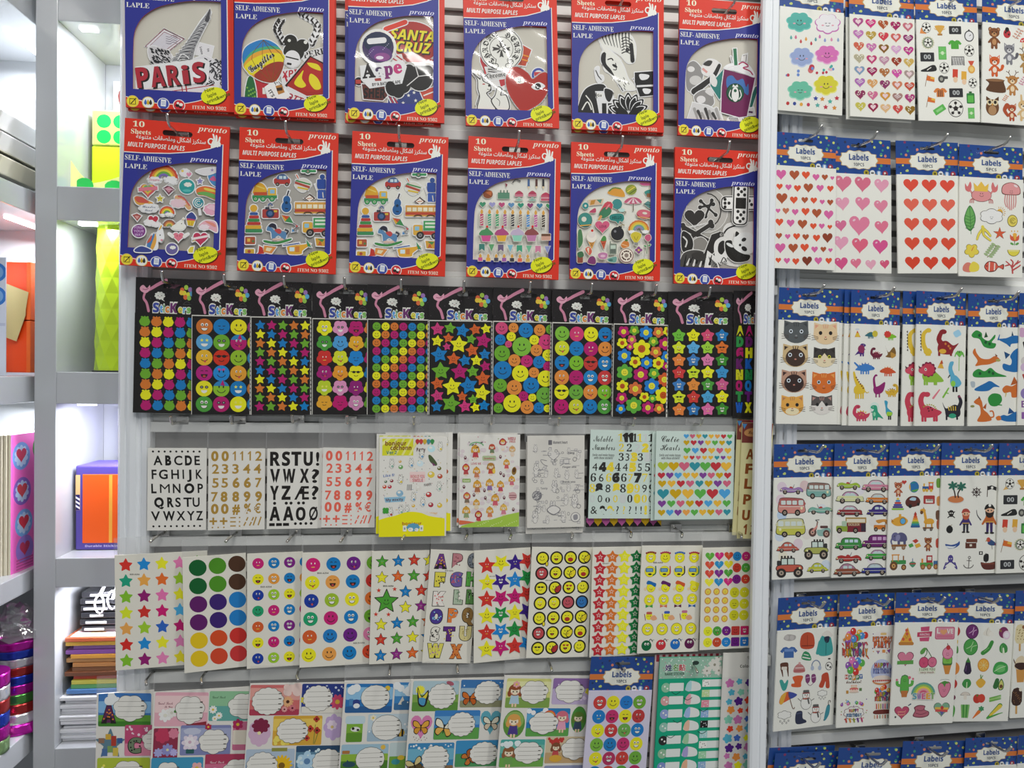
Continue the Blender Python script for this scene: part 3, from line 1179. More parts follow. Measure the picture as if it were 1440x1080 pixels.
def rainbow(d,x,y,r,w,clouds=True,cs=('#c8483a','#e08a3a','#e8d048','#6aa84a','#7a6ab0')):
 for i,c in enumerate(cs):
  d.ar(x,y,r-i*w,r-i*w,180,360,w*1.1,c)
 if clouds:
  for s in (-1,1):
   d.cl(x+s*(r-2*w),y+w,r*.36,r*.2,'#e8e2e2',7,.2)

def mixed(items):
 pass

def sprig(d,x,y,k,c,c2=None,n=4):
 d.at(x,y,k)
 d.cv([(-20,24),(0,4),(14,-24)],3,c)
 for i in range(n):
  t = i/(n-1)
  px,py = -16+28*t,18-40*t
  d.el(px-9,py-5,9,4.5,c2 or c,30).el(px+9,py+3,9,4.5,c2 or c,20)
 d.at()

def drop(d,x,y,r,c):
 d.bl([(x,y-r*1.8),(x+r*.8,y),(x,y+r),(x-r*.8,y)],c)

def code(d,x,y,w,t='BSD-A254'):
 d.tx(x,y,w*.2,t,'#3a3632','c','b',wd=w)

 # ------------------------------------------------------------------ row of loose die-cut stickers (top row)
def d_paris(K):
 d = K.st()
 d.po([(320,190),(440,250),(330,340),(205,300)],'#dcd9dc').ln([(320,190),(440,250),(330,340),(205,300)],5,'#8a3040',True).po([(320,208),(420,252),(330,320),(230,298)],'#cfcbd2').ln([(320,208),(420,252),(330,320),(230,298)],3,'#8a3040',True)
 for i in range(4):
  d.cv([(330,235+i*14),(355,240+i*14),(375,228+i*14),(400,240+i*14)],2,'#6a6070')
 d = K.st()
 d.po([(520,270),(620,295),(605,360),(505,345)],'#dedcde')
 d.tx(535,300,20,'Louvre','#444',rot=80).tx(580,310,20,'to','#444',rot=80)
 d = K.st()
 d.po([(600,370),(690,420),(690,540),(600,545),(540,480),(490,380),(560,350)],'#d9d7da')
 rnd = random.Random(4)
 for i in range(60):
  a,b = rnd.uniform(530,680),rnd.uniform(370,530)
  d.cv([(a,b),(a+rnd.uniform(-20,20),b+14),(a+rnd.uniform(-22,22),b+30)],6,'#2b2b30')
 d = K.st()
 d.po([(145,520),(700,520),(700,600),(145,600)],'#dcdadc')
 d.ln([(300,590),(620,540)],5,'#a8303a').ln([(420,545),(425,600)],6,'#a8303a').ln([(180,560),(260,545)],3,'#777').ln([(430,540),(445,540),(450,590)],8,'#b22a36')
 d = K.st()
 d.bl([(225,310),(260,300),(310,320),(355,345),(360,375),(300,415),(250,405),(225,360)],'#c9c6c8')
 for i in range(60):
  a,b = rnd.uniform(232,345),rnd.uniform(312,400)
  d.lb([(a,b),(a+9,b+8)],8,5,'#232326')
 d = K.st()
 d.po([(605,60),(612,80),(598,130),(560,200),(510,300),(490,380),(450,380),(440,360),(400,390),(360,395),(420,330),(480,240),(545,140),(580,95)],'#8f8f92')
 for i in range(13):
  t = i/12
  x,y = 590-165*t,110+260*t
  w = 14+36*t*t
  d.ln([(x-w,y),(x+w,y+8)],5,'#3f3f44').ln([(x-w,y+6),(x+w,y-12)],3,'#dcdcdc')
 d.lb([(604,64),(585,130)],5,26,'#4a4a4e').cv([(400,385),(425,350),(455,360),(470,378)],7,'#dcdcdc')
 d = K.st()
 d.po([(148,435),(560,380),(590,400),(580,520),(200,565),(150,570)],'#e6e4e4')
 for i,(ch,w,x,y) in enumerate(zip('PARiS',(78,90,80,44,80),(152,238,338,430,494),(560,555,545,535,525))):
  s = 170 if ch!='i' else 150
  d.tx(x+7,y+6,s,ch,BK,sty='b',wd=w,off=.04,rot=-6).tx(x,y,s,ch,'#a9303c',sty='b',wd=w-4,off=.02,rot=-6)

def d_balloon(K):
 d = K.st()
 for s,x0,y0,x1,y1,x2,y2 in ((-1,1062,130,1035,190,1075,275),(1,1190,90,1290,160,1250,280)):
  d.cv([(x0,y0),(x1,y1),(x2,y2)],34,'#e6e4e2')
  p = smooth([(x0,y0),(x1,y1),(x2,y2)],False,4)
  for i,q in enumerate(p):
   d.el(q[0]-12,q[1],15,6,BK,60).el(q[0]+14,q[1]+4,15,6,BK,-50)
 d = K.st()
 d.po([(1180,350),(1340,295),(1340,400),(1230,420)],'#dedcda')
 d.tx(1205,372,56,'PERRY',BK,sty='s',rot=-14)
 d = K.st()
 for x,y in ((1120,262),(1195,290),(1135,320)):
  d.ci(x,y,42,'#26251f')
 d.el(1140,330,66,60,'#2b2a24').ci(1112,258,10,WH).ci(1215,268,12,WH)
 d.el(1130,375,50,55,'#e2e0e0').ln([(1085,360),(1170,380)],8,BK).rc(1095,400,1125,414,BK,5,10)
 d = K.st()
 d.po([(880,500),(1010,500),(1010,640),(900,640)],'#b8303a').rc(940,560,960,600,WH)
 d = K.st()
 d.bl([(850,500),(885,505),(900,640),(830,640)],'#2d6a3a')
 for i in range(10):
  d.ci(845+(i*37)%50,560+i*7,6,'#7ab04a')
 d = K.st()
 d.po([(1060,450),(1200,440),(1210,640),(1080,645)],'#dedbda')
 d.tx(1065,500,60,'XPI','#b82a3a',sty='i',rot=-10).tx(1085,630,60,'OTTO','#a8283a',sty='i',rot=20)
 d.lb([(1100,530),(1080,480)],14,10,'#b82a3a').ar(1080,630,40,18,180,360,10,'#8a2a4a')
 d = K.st()
 d.po([(1090,545),(1245,360),(1340,410),(1340,600),(1220,612)],'#a82a24').ln([(1090,545),(1245,360),(1340,410)],8,'#2a1512').po([(1128,535),(1240,392),(1330,430),(1330,580),(1225,590)],'#b32c26')
 d.bl([(1140,530),(1180,470),(1200,450),(1190,500),(1215,545),(1180,560)],'#e6d32a').bl([(1225,400),(1290,410),(1310,450),(1250,430)],'#e6d32a').bl([(1245,470),(1290,500),(1310,560),(1270,570),(1235,520)],'#e6d32a')
 d = K.st()
 pts = [(950,255),(1030,285),(1072,350),(1075,420),(1040,500),(1000,530),(900,500),(835,440),(818,360),(850,295)]
 d.bl(pts,'#2f7fc0')
 d.bl([(826,400),(880,330),(960,300),(1040,300),(1072,350),(1075,420),(1040,500),(1000,530),(900,500),(835,445)],'#4aa87a')
 d.bl([(828,410),(880,350),(960,320),(1050,318),(1072,350),(1075,420),(1040,500),(1000,530),(900,500),(838,448)],'#e4a43a')
 d.bl([(832,425),(890,375),(980,340),(1074,350),(1070,395),(980,410),(880,480),(845,455)],'#ecd52c')
 d.bl([(890,485),(940,440),(1010,400),(1070,398),(1072,430),(1040,500),(1000,528),(930,515)],'#9a3b2c')
 for x in (900,950,1000,1045):
  d.cv([(950,258),(x+(x-960)*.4,380),(1000,526)],2.5,'#7a5a2a')
 d.tx(870,470,62,'Gurgitter',WH,sty='sc',rot=-36,wd=190,off=.05).tx(872,466,62,'Gurgitter',BK,sty='sc',rot=-36,wd=186,off=.02)
 d = K.st()
 d.po([(960,560),(1000,530),(1060,545),(1110,610),(1060,645),(980,640)],'#e2dfdd').po([(1022,550),(1062,540),(1080,590),(1040,605)],'#b0783a').ln([(1025,545),(1015,520)],3,BK).ln([(1060,540),(1040,520)],3,BK)
 d.rc(1030,560,1065,580,'#3a2a20',2,-8).tx(975,580,30,"IT'S BAD",BK,rot=60)

def d_skate(K):
 d = K.st()
 d.bl([(340,210),(420,165),(520,158),(610,195),(640,270),(635,360),(560,405),(440,400),(380,330)],'#a9302a')
 for i in range(9):
  d.po([(420+i*24,395),(440+i*24,410),(450+i*24,385)],'#a9302a')
 d.tx(352,268,92,'SANTA',BK,sty='i',rot=4,wd=290,off=.05).tx(350,262,88,'SANTA','#e9d62e',sty='i',rot=4,wd=284,off=.01)
 d.tx(388,346,92,'CRUZ',BK,sty='i',rot=4,wd=232,off=.05).tx(386,340,88,'CRUZ','#e9d62e',sty='i',rot=4,wd=226,off=.01)
 d.tx(440,380,18,'SKATEBOARDS','#5a1a16',rot=-2,wd=130)
 d = K.st()
 d.lb([(325,205),(450,160)],30,30,'#d8402c')
 d = K.st()
 d.po([(360,370),(420,365),(440,430),(380,440)],'#dddbd8').ln([(365,385),(430,425)],8,'#b8303a').ln([(390,370),(440,405)],8,'#b8303a')
 d = K.st()
 d.ci(150,530,26,'#222').rc(130,520,165,545,'#b8403a')
 d = K.st()
 d.po([(340,600),(620,570),(640,690),(330,690)],'#33407c')
 for x,y in ((390,640),(465,618),(430,665),(510,650),(560,620),(500,600)):
  d.st(x,y,12,WH,rd=0)
 for i in range(4):
  d.ln([(330+i*14,620+i*4),(365+i*14,690)],7,'#c03a3a' if i%2 else WH)
 d = K.st()
 d.po([(540,595),(640,560),(640,650),(560,640)],'#c44a3a').ln([(560,620),(640,590)],8,WH)
 d = K.st()
 d.po([(170,548),(310,560),(330,620),(300,650),(180,640)],'#5e2a22').tx(178,630,80,'SHER','#1d1412',sty='b',rot=2,wd=140,off=.03)
 d = K.st()
 d.ci(275,320,112,WH).ci(275,320,100,'#3a2c5a').el(275,290,92,62,'#1d2a48').el(290,360,76,48,'#5a3a78',10).el(300,380,50,26,'#8a4a88')
 for i in range(16):
  d.ci(200+(i*53)%150,260+(i*37)%120,2.4,'#cfc8e8')
 d.rc(205,262,330,298,'#eae8e8',17,-5).el(285,385,24,11,'#e0d6e4')
 d = K.st()
 d.ci(420,500,44,'#1c1a1a').ci(540,510,82,'#1c1a1a').ci(590,465,36,'#1c1a1a').ci(470,460,36,'#1c1a1a').ci(370,575,50,'#1c1a1a').ci(430,560,48,'#1c1a1a').ci(400,600,36,'#1c1a1a').ci(350,560,30,'#1c1a1a')
 d.ln([(530,500),(510,430)],6,'#d8d6d4').ln([(530,500),(605,490)],6,'#d8d6d4').ln([(530,500),(455,560)],6,'#d8d6d4')
 d = K.st()
 d.po([(165,440),(430,405),(450,440),(420,540),(220,570),(170,520)],'#e8e6e6')
 for ch,x,c,w,y,s in (('A',175,'#1e1a1e',84,512,120),('a',258,'#3a2450',52,500,108),('p',314,'#7a2a6a',56,492,108),('e',374,'#c43a78',56,482,112)):
  d.tx(x,y,s,ch,c,sty='s',wd=w,off=.03,rot=-6)
 d.po([(250,515),(290,510),(294,528),(254,530)],'#a8403a')
 d.tx(236,562,26,"BY*A BATHING APE",'#1d1a1a',sty='b',rot=-6,wd=180)

def d_heart(K):
 d = K.st()
 d.po([(930,290),(990,270),(1000,470),(960,470),(930,380)],'#b4303a').po([(950,440),(1010,430),(1060,500),(960,500)],'#c8353a')
 d = K.st()
 d.po([(1190,270),(1250,305),(1210,410),(1150,400)],'#b8452c').ln([(1170,330),(1235,350)],8,'#e0902c').ln([(1165,360),(1228,378)],8,'#e0902c').ln([(1195,290),(1180,400)],4,'#6a2a1a')
 d = K.st()
 d.ci(1290,470,44,'#3d4fa0').ci(1290,470,30,'#dddbd8').rc(1262,450,1318,475,'#c03a3a')
 d = K.st()
 d.po([(960,420),(1060,420),(1080,560),(1000,560)],'#dcd9d6')
 for i in range(4):
  d.ln([(975,430+i*14),(1040,440+i*14)],7,'#1d1c1c')
 d.po([(1040,495),(1075,490),(1085,530),(1050,545)],'#b8303a')
 d = K.st()
 d.po([(945,470),(1200,430),(1210,470),(960,505)],'#cfcdca').tx(955,494,40,'Chrome','#222',sty='fr',rot=-8,wd=130)
 d = K.st()
 d.ci(1062,300,132,BK).ci(1062,300,128,WH).ci(1062,300,74,BK).ci(1062,300,71,WH).rc(1030,360,1095,440,WH)
 d.el(1062,300,11,11,BK).ci(1062,300,8,WH)
 for a in range(0,360,45):
  t = math.radians(a)
  L = 56 if a%90 == 0 else 40
  c,s = math.cos(t),math.sin(t)
  d.po([(1062+12*c-4*s,300+12*s+4*c),(1062+L*c-(13 if a%90 == 0 else 4)*s,300+L*s+(13 if a%90 == 0 else 4)*c),(1062+L*.86*c,300+L*.86*s),(1062+L*c+(13 if a%90 == 0 else 4)*s,300+L*s-(13 if a%90 == 0 else 4)*c),(1062+12*c+4*s,300+12*s-4*c)],'#33312f')
 for i,ch in enumerate('CHROME HEARTS'):
  a = math.radians(-232+i*24)
  if ch!=' ':
   d.tx(1062+84*math.cos(a),300+84*math.sin(a),46,ch,'#1b1a1a','c','fr',rot=math.degrees(a)+90,wd=34,off=.01)
 for s in (-1,1):
  d.rc(1062+s*42-10,375,1062+s*42+10,425,WH,8).ar(1062+s*42,410,20,16,0,360,4,BK).ln([(1062+s*34,370),(1062+s*40,400)],4,BK)
 d = K.st()
 d.bl([(905,500),(880,460),(885,455),(925,490),(925,455),(935,450),(945,505),(985,530),(990,570),(965,590),(1000,640),(1010,700),(900,700),(915,610),(905,560)],BK)
 d.bl([(910,500),(890,468),(925,500),(930,462),(940,508),(980,533),(984,566),(958,588),(994,640),(1004,698),(906,698),(920,610),(911,560)],WH)
 d.el(945,528,9,4,'#b84a4a').ci(978,538,7,BK).cv([(965,560),(980,566),(985,560)],3,BK)
 d.bl([(1030,545),(1060,560),(1050,600),(1085,600),(1100,690),(1030,700),(985,640),(1010,600)],BK).bl([(1032,550),(1054,564),(1045,603),(1080,606),(1094,688),(1034,697),(992,640),(1014,604)],WH)
 d.cv([(1020,620),(1040,640),(1035,670)],3,BK).lb([(895,660),(915,600)],4,3,BK)
 d = K.st()
 hp = [(1160,420),(1220,460),(1250,500),(1300,465),(1340,460),(1356,520),(1330,600),(1280,660),(1200,702),(1160,690),(1100,590),(1085,500),(1110,435)]
 d.bl(hp,'#a9281f')
 d.ln([(p[0],p[1]) for p in smooth(hp,True,4)],5,'#b8372c',True)
 d.bl([(1240,548),(1270,522),(1300,520),(1328,545),(1295,565),(1265,568)],'#efefef').ci(1282,545,19,'#121212')
 d.bl([(1138,500),(1160,482),(1190,485),(1196,520),(1160,525)],'#dcd4ca').ci(1164,505,15,'#6a7a72')

def d_zebra(K):
 rnd = random.Random(8)
 d = K.st()
 d.bl([(290,225),(380,205),(470,215),(515,280),(512,380),(470,400),(420,350),(350,310),(300,280)],WH)
 for k in range(9):
  d.cv([(318+20*k,212),(310+21*k,240),(330+19*k,285+5*k)],9,'#161616',3)
 for k in range(6):
  d.cv([(430,250+18*k),(460,240+18*k),(500,262+18*k)],6,'#161616',3)
 d.lb([(492,285),(498,385)],20,26,'#1c1c1c').ci(466,318,12,'#111').bl([(300,290),(330,300),(420,380),(400,395),(330,340)],WH)
 d = K.st()
 d.bl([(300,350),(340,320),(400,360),(440,420),(470,500),(520,560),(440,560),(360,470),(320,440)],WH)
 d.bl([(305,345),(330,335),(330,400),(360,440),(380,480),(330,440),(300,390)],'#1a1a1a').el(385,418,18,8,'#1a1a1a',30).cv([(340,380),(365,372),(375,385)],7,'#1a1a1a').cv([(395,370),(420,385)],6,'#1a1a1a').cv([(390,400),(395,440),(375,440)],5,'#1a1a1a')
 for i in range(14):
  a,b = rnd.uniform(400,500),rnd.uniform(480,560)
  d.ln([(a,b),(a+10,b+16)],4,'#333')
 d = K.st()
 d.bl([(260,440),(285,425),(285,470),(310,480),(310,510),(275,515)],'#dcdcdc').ln([(265,445),(280,480),(300,505)],6,'#222')
 d = K.st()
 d.po([(510,460),(640,450),(640,600),(540,610),(510,520)],'#161616').bl([(540,470),(600,475),(590,500),(550,505)],'#e0e0e0').ln([(520,545),(630,540)],12,'#dcdcdc').bl([(560,560),(610,565),(600,590),(570,590)],'#e4e4e4')
 d = K.st()
 d.bl([(160,640),(200,560),(280,530),(330,560),(320,720),(160,720)],'#1c1c1c').cv([(175,690),(210,640),(235,690)],8,WH).cv([(200,600),(235,650),(250,720)],7,WH)
 d = K.st()
 d.po([(265,580),(370,580),(380,730),(290,730)],'#dddddd').rc(300,650,328,725,'#151515').rc(338,650,362,725,'#151515').bl([(320,560),(370,580),(350,640),(325,620)],'#222').rc(268,588,305,612,WH).tx(272,608,22,'Ga',BK)
 d = K.st()
 for a in (-70,-48,-25,0,25,48,70):
  t = math.radians(a-90)
  L = 130
  c,s = math.cos(t),math.sin(t)
  bx,by = 465,715
  for w,q,cc in ((28,1,'#131313'),(20,.9,'#e8e8e8'),(15,.82,'#131313')):
   d.bl([(bx+20*c,by+20*s),(bx+L*.55*c-w*s,by+L*.55*s+w*c),(bx+L*q*c,by+L*q*s),(bx+L*.55*c+w*s,by+L*.55*s-w*c)],cc)
 d.bl([(380,690),(430,680),(465,720),(420,735)],'#131313').bl([(550,690),(510,680),(465,720),(520,735)],'#131313')

def d_cup(K):
 d = K.st()
 d.bl([(822,440),(860,400),(900,420),(930,480),(900,560),(850,590),(820,560)],'#8f8d8b').el(880,520,40,30,'#c9c7c4').el(850,450,24,18,'#dedcda')
 d = K.st()
 d.bl([(925,430),(960,390),(1010,395),(1040,430),(1000,480),(960,490),(925,470)],'#e2dfdc').bl([(930,420),(960,395),(990,400),(970,430)],'#3a3836').ln([(925,445),(955,470)],14,'#d89a94')
 d.lb([(1035,425),(1000,490),(940,540),(870,590)],22,40,'#2b2928')
 d = K.st()
 d.bl([(870,620),(930,580),(980,600),(1000,660),(960,690),(900,680)],'#8d8a88').el(915,640,30,24,'#dcd9d8').bl([(940,590),(985,570),(990,620)],'#d5d2d0')
 d = K.st()
 d.po([(975,550),(1060,450),(1080,560),(1035,640)],'#2a7a72').bl([(985,480),(1020,520),(1010,560),(980,540)],'#dcdad6')
 d = K.st()
 d.po([(1190,360),(1220,350),(1215,420),(1180,410)],'#d9d6d2').ln([(1193,362),(1215,358),(1210,400)],4,'#555')
 d = K.st()
 d.po([(1270,560),(1300,545),(1240,720),(1210,710)],'#27675c')
 d = K.st()
 d.po([(860,660),(960,680),(1040,720),(1060,780),(820,775)],'#cfcdcc')
 for i in range(7):
  d.lb([(870+i*24,700+(i%3)*14),(890+i*24,760)],20,14,'#3f3d3c' if i%2 else '#a09d9b')
 d = K.st()
 d.po([(1090,760),(1180,740),(1210,790),(1080,790)],'#dcdad9')
 for i in range(6):
  d.lb([(1100+i*10,755),(1112+i*10,785)],4,3,'#333')
 d.po([(1200,700),(1260,690),(1270,735),(1210,740)],'#cfccca').ln([(1210,715),(1255,720)],12,'#4a2a4a')
 d = K.st()
 d.po([(1066,450),(1270,500),(1215,745),(1165,752),(1045,720),(1050,560)],'#6e2152')
 d.bl([(1085,500),(1120,490),(1150,520),(1190,510),(1210,560),(1225,540),(1225,610),(1190,590),(1150,560),(1100,580),(1080,550)],'#3f6fae')
 d.bl([(1066,450),(1090,425),(1150,410),(1200,405),(1240,440),(1268,500),(1200,480),(1130,460)],'#e9e2e2').cv([(1160,420),(1190,405),(1225,430),(1190,440),(1235,460),(1255,485)],8,'#a8305a').cv([(1090,440),(1130,430)],4,'#d9cfd0')
 d.ci(1138,598,60,'#123f2c').ci(1138,598,52,'#1f5a40').ci(1138,600,33,'#0e2a20')
 d.bl([(1138,560),(1158,582),(1160,630),(1138,655),(1116,630),(1118,582)],'#e2e4de').po([(1118,562),(1124,545),(1138,556),(1152,545),(1158,562)],'#e2e4de').ci(1138,585,10,'#1f5a40')
 for s in (-1,1):
  d.cv([(1138+s*22,640),(1138+s*40,615),(1138+s*30,580)],6,'#e2e4de')
 d = K.st()
 d.rc(1128,320,1150,425,'#2d6f4c',0,-4).lb([(1110,370),(1120,410)],4,3,'#333')

 # ------------------------------------------------------------------ foam sticker packs (second row)
def d_rainbows(K):
 def S():
  return K.st()
 d = S();rainbow(d,300,400,82,13);d.cl(345,400,42,22,'#eae2e6',7,.2).cl(245,405,44,22,'#eae2e6',7,.2).tx(215,412,20,'Dreams','#c06a80',wd=60)
 d = S();d.cl(430,355,30,22,'#eadfe6').he(455,365,16,'#d88aa8').ci(415,345,8,'#e6c860')
 d = S();d.ci(445,440,48,'#2f9a98').cl(450,428,26,15,WH,7,.2).el(445,465,26,8,'#58b8b4')
 d = S();d.st(525,405,22,'#8a86b8')
 d = S();d.bl([(575,370),(610,340),(640,350),(640,430),(600,420)],'#4a8ac0').bl([(585,395),(610,370),(625,400)],'#c85a8a')
 d = S();d.bl([(505,455),(560,435),(640,460),(640,520),(560,495),(515,490)],'#d8703a').bl([(515,475),(570,470),(640,495),(640,518),(560,493),(518,488)],'#6aa858').bl([(560,445),(640,465),(640,475),(560,460)],'#e0c850')
 d = S();d.bl([(500,345),(540,330),(620,320),(630,340),(560,365)],'#d8d6d8').st(600,335,12,'#9a88b0')
 d = S();d.he(208,468,46,'#c85a5a').he(206,462,36,'#d8b850').he(206,458,24,'#6aa86a').ln([(150,468),(265,455)],22,'#d87a8a')
 d = S();d.po([(300,455),(325,438),(350,445),(368,462),(335,495)],'#7a4a58').po([(312,458),(335,444),(356,460),(335,482)],'#c88a98').ln([(302,458),(366,464)],3,'#e0c8cc')
 d = S();d.bl([(125,520),(150,508),(200,530),(240,550),(150,560)],'#d8a04a').bl([(130,515),(170,512),(215,545),(150,545)],'#c85848').cl(215,578,60,28,'#e8e4e4',9,.14).tx(175,578,22,'Wonder','#3a4a6a','l','sc',wd=80).tx(190,598,20,'Land','#3a4a6a','l','sc',wd=50)
 d = S();d.st(282,520,25,'#d8c84a').ci(276,518,3,BK).ci(289,518,3,BK)
 d = S();d.lb([(385,510),(420,520),(462,570)],26,30,'#d8a878').cv([(392,503),(430,515),(465,560)],8,'#c85a5a').cl(395,545,50,28,'#e2c4cc',9,.16)
 d = S();d.ci(520,540,32,'#2f8a98').ar(520,540,22,22,0,300,5,WH).ar(520,540,11,11,40,330,4,WH).ln([(525,572),(532,612)],6,'#e8e4e0')
 d = S();rainbow(d,328,612,42,8);d.cl(340,615,26,12,WH,7,.2)
 d = S();d.cl(605,580,52,36,'#d8a0b4',9,.12).bl([(575,570),(600,550),(640,565),(640,590)],'#e8c0cc')
 d = S();d.po([(118,625),(145,615),(172,628),(148,660)],'#a8504a').po([(130,628),(160,630),(147,650)],'#d8a09a')
 d = S();d.he(245,650,30,'#b83a4a').cl(225,668,34,18,'#e4dede',7,.2).cl(262,678,28,14,'#e4dede',7,.2)
 d = S();d.bl([(450,625),(480,600),(508,630),(500,645),(455,640)],'#3f4a8a').bl([(455,638),(500,645),(495,655),(455,650)],'#c04a6a').po([(452,650),(502,652),(490,685),(458,680)],'#d8b83a').ln([(465,655),(468,680)],3,'#a8882a').ln([(485,655),(482,682)],3,'#a8882a')
 d = S();rainbow(d,345,690,36,8,False,('#8a5a4a','#c0764a','#d8b05a','#8aa05a'));d.bl([(360,690),(400,665),(425,650),(430,672),(442,690),(420,712),(370,708)],WH).ci(420,672,3,BK).ln([(425,650),(432,640)],3,'#d8b83a')
 d = S();d.bl([(530,680),(570,650),(630,660),(640,720),(590,700),(550,700)],'#dca8b4').cl(560,690,34,18,'#e6d4da',7,.2).bl([(565,655),(620,665),(630,690)],'#d88a7a')
 d = S();d.ci(160,722,40,'#7a3a80')
 for t,y in (('FIND',708),('YOUR',730),('WAY',752)):
  d.tx(160,y,22,t,'#c8a8d0','c','b')
 d = S();d.bl([(262,745),(290,705),(302,715),(310,760),(300,785),(275,780),(270,830),(210,825),(215,790),(240,740)],'#e8e4e4').bl([(255,735),(235,760),(212,800),(215,828),(240,828),(255,790)],'#4a7ab0').bl([(262,735),(250,770),(232,828),(252,828),(268,780)],'#d8a04a').bl([(240,745),(222,770),(212,795),(235,780)],'#c85a4a').ln([(285,712),(298,685)],8,'#d8a83a').ci(290,745,4,BK).ci(300,775,7,'#d88a9a')
 d = S();d.he(403,752,32,'#d8788a').ci(395,748,2.6,BK).ci(412,748,2.6,BK).lb([(370,750),(345,735)],16,8,WH).lb([(436,750),(462,735)],16,8,WH)
 d = S();d.he(540,760,45,'#b83a58').ln([(490,765),(590,745)],14,'#e4d4d4').ln([(490,780),(510,772)],3,'#d8b83a')
 d = S();d.ci(365,828,36,'#6a6298').cl(370,820,20,12,WH,7,.2)
 d = S();d.bl([(140,835),(180,815),(235,835),(230,850),(150,850)],'#3f4a8a')
 d = S();d.po([(465,835),(480,815),(500,812),(495,850),(470,850)],'#d8c84a')

def d_toys(K):
 def S():
  return K.st()
 d = S();d.rc(970,395,1070,430,'#b03a34',12).bl([(990,400),(1000,375),(1035,370),(1055,400)],'#4a6a9a').rc(1002,380,1022,398,'#c8dce4').rc(1028,380,1045,398,'#c8dce4');wheel(d,992,432,12);wheel(d,1050,432,12)
 d = S();d.bl([(1100,420),(1150,395),(1195,420),(1195,445),(1150,478),(1110,455)],'#d8d4c8').ln([(1100,420),(1190,450)],14,'#b04a3a').ln([(1105,408),(1195,432)],8,'#3a8a4a').ln([(1115,450),(1180,462)],10,'#d8b83a').ln([(1120,395),(1108,372)],6,'#d86a3a')
 d = S();d.bl([(845,470),(870,425),(910,435),(925,480),(850,490)],'#d8a42e').ln([(860,440),(915,460)],8,'#e8c860').rc(850,480,930,500,'#c05030').rc(935,455,985,510,'#d8b040',6).rc(948,465,975,488,'#88b8d8').rc(840,500,990,518,'#3f8a58');[wheel(d,x,522,17,'#2f8a4a','#a8c8a0') for x in (860,905,960)]
 d = S();d.el(1048,570,30,34,'#2a5f98').el(1050,528,22,26,'#2a5f98').ln([(1052,500),(1062,470)],9,'#3a3a44').ci(1048,545,9,'#16304a').ln([(1040,580),(1058,582)],5,BK)
 d = S();d.rc(1235,400,1290,460,'#2a4a98',8).rc(1240,465,1290,520,'#3a5aa8',6).ci(1268,385,16,'#2f4f90').ln([(1225,430),(1240,470)],8,'#d8d4d0').ln([(1270,480),(1275,515)],6,'#d8d0c0')
 d = S();d.po([(1190,495),(1220,518),(1190,540),(1160,518)],'#e4dcd0').ln([(1190,495),(1220,518),(1190,540),(1160,518)],7,'#5a4038',True).ln([(1175,520),(1205,516)],4,'#c06a4a')
 d = S();d.rc(1100,542,1300,612,'#cf9a48',4).rc(1100,585,1300,602,'#b84a34')
 for x in range(1110,1290,34):
  d.rc(x,556,x+27,580,'#e6dcc0')
 d.ar(1180,612,24,8,180,360,6,BK).ar(1260,612,24,8,180,360,6,BK)
 d = S();d.rc(902,585,1002,640,'#a8403c',8).rc(920,572,945,588,'#3a3a44').ci(950,612,26,'#2a3a5a').ci(950,612,15,'#4a6a9a').ar(950,565,12,14,180,360,5,'#3a5a98').rc(972,592,992,604,'#d8b840')
 d = S();d.ci(850,580,22,'#d8a838').rc(826,605,876,622,'#3a5a98',8).rc(822,624,882,642,'#b83a34',8).rc(816,644,886,662,'#3f8a4a',8).rc(810,664,892,682,'#b83a34',8).rc(800,684,896,706,'#d8a838',8).rc(800,708,902,728,'#3f8a58',6)
 d = S();d.po([(1020,622),(1068,630),(1092,672),(1040,662)],'#3f8a50').po([(1020,622),(1068,630),(1050,650)],'#c85030').po([(1020,622),(1050,650),(1040,662)],'#d8a838').cv([(1092,672),(1115,690),(1095,712),(1115,720)],3,'#555').po([(1105,680),(1122,690),(1110,698)],'#c84a4a').po([(1085,705),(1100,722),(1082,725)],'#4a8ac0')
 d = S();d.bl([(915,775),(990,785),(1075,765),(1070,780),(990,800),(920,790)],'#3f8a48').bl([(960,700),(985,720),(1030,720),(1050,735),(1040,770),(1000,748),(965,770),(955,725),(930,715),(938,690)],'#5a86b0').bl([(940,690),(960,672),(985,682),(988,712),(970,700)],'#2a2a3a').bl([(978,715),(1005,705),(1020,722),(1005,738)],'#c04a4a').cv([(1040,712),(1060,720),(1050,740)],8,'#2a2a3a').rc(965,765,1030,778,'#d8b8a8',4).ci(950,695,3,BK)
 d = S();d.rc(1150,665,1210,730,'#d8a840',10).rc(1160,675,1188,700,'#8ac0d8',4).rc(1215,640,1300,700,'#3f9a58').rc(1225,650,1290,662,'#d8e8d0').rc(1225,672,1290,684,'#d8e8d0').rc(1205,705,1300,728,'#b84038');wheel(d,1195,730,24,'#33302e','#888');wheel(d,1285,735,20,'#33302e','#888')
 d = S();d.rc(800,755,860,800,'#a8543a',5).rc(812,765,830,785,'#d8b050').ci(848,782,8,'#5a7a48')
 d = S();d.po([(880,850),(885,810),(905,820),(915,858),(870,860)],'#b83a30').po([(915,808),(990,818),(960,858),(910,848)],'#d8904a').po([(930,820),(965,825),(950,845),(925,840)],'#e8d8b0')
 d = S();d.ln([(1030,810),(1130,795)],6,'#3a5a98').bl([(1060,815),(1140,805),(1200,800),(1150,840),(1140,862),(1070,862),(1058,840)],'#d8a43a').rc(1070,820,1100,845,'#c8dce0',4).po([(1170,770),(1205,820),(1180,815)],'#3f8a58').rc(1105,815,1130,850,'#c87a3a')
 d = S();d.po([(1228,765),(1290,768),(1290,815),(1235,812)],'#c8963a').po([(1240,770),(1285,772),(1270,790)],'#4a8a4a').tx(1245,810,34,'A','#b83a3a')
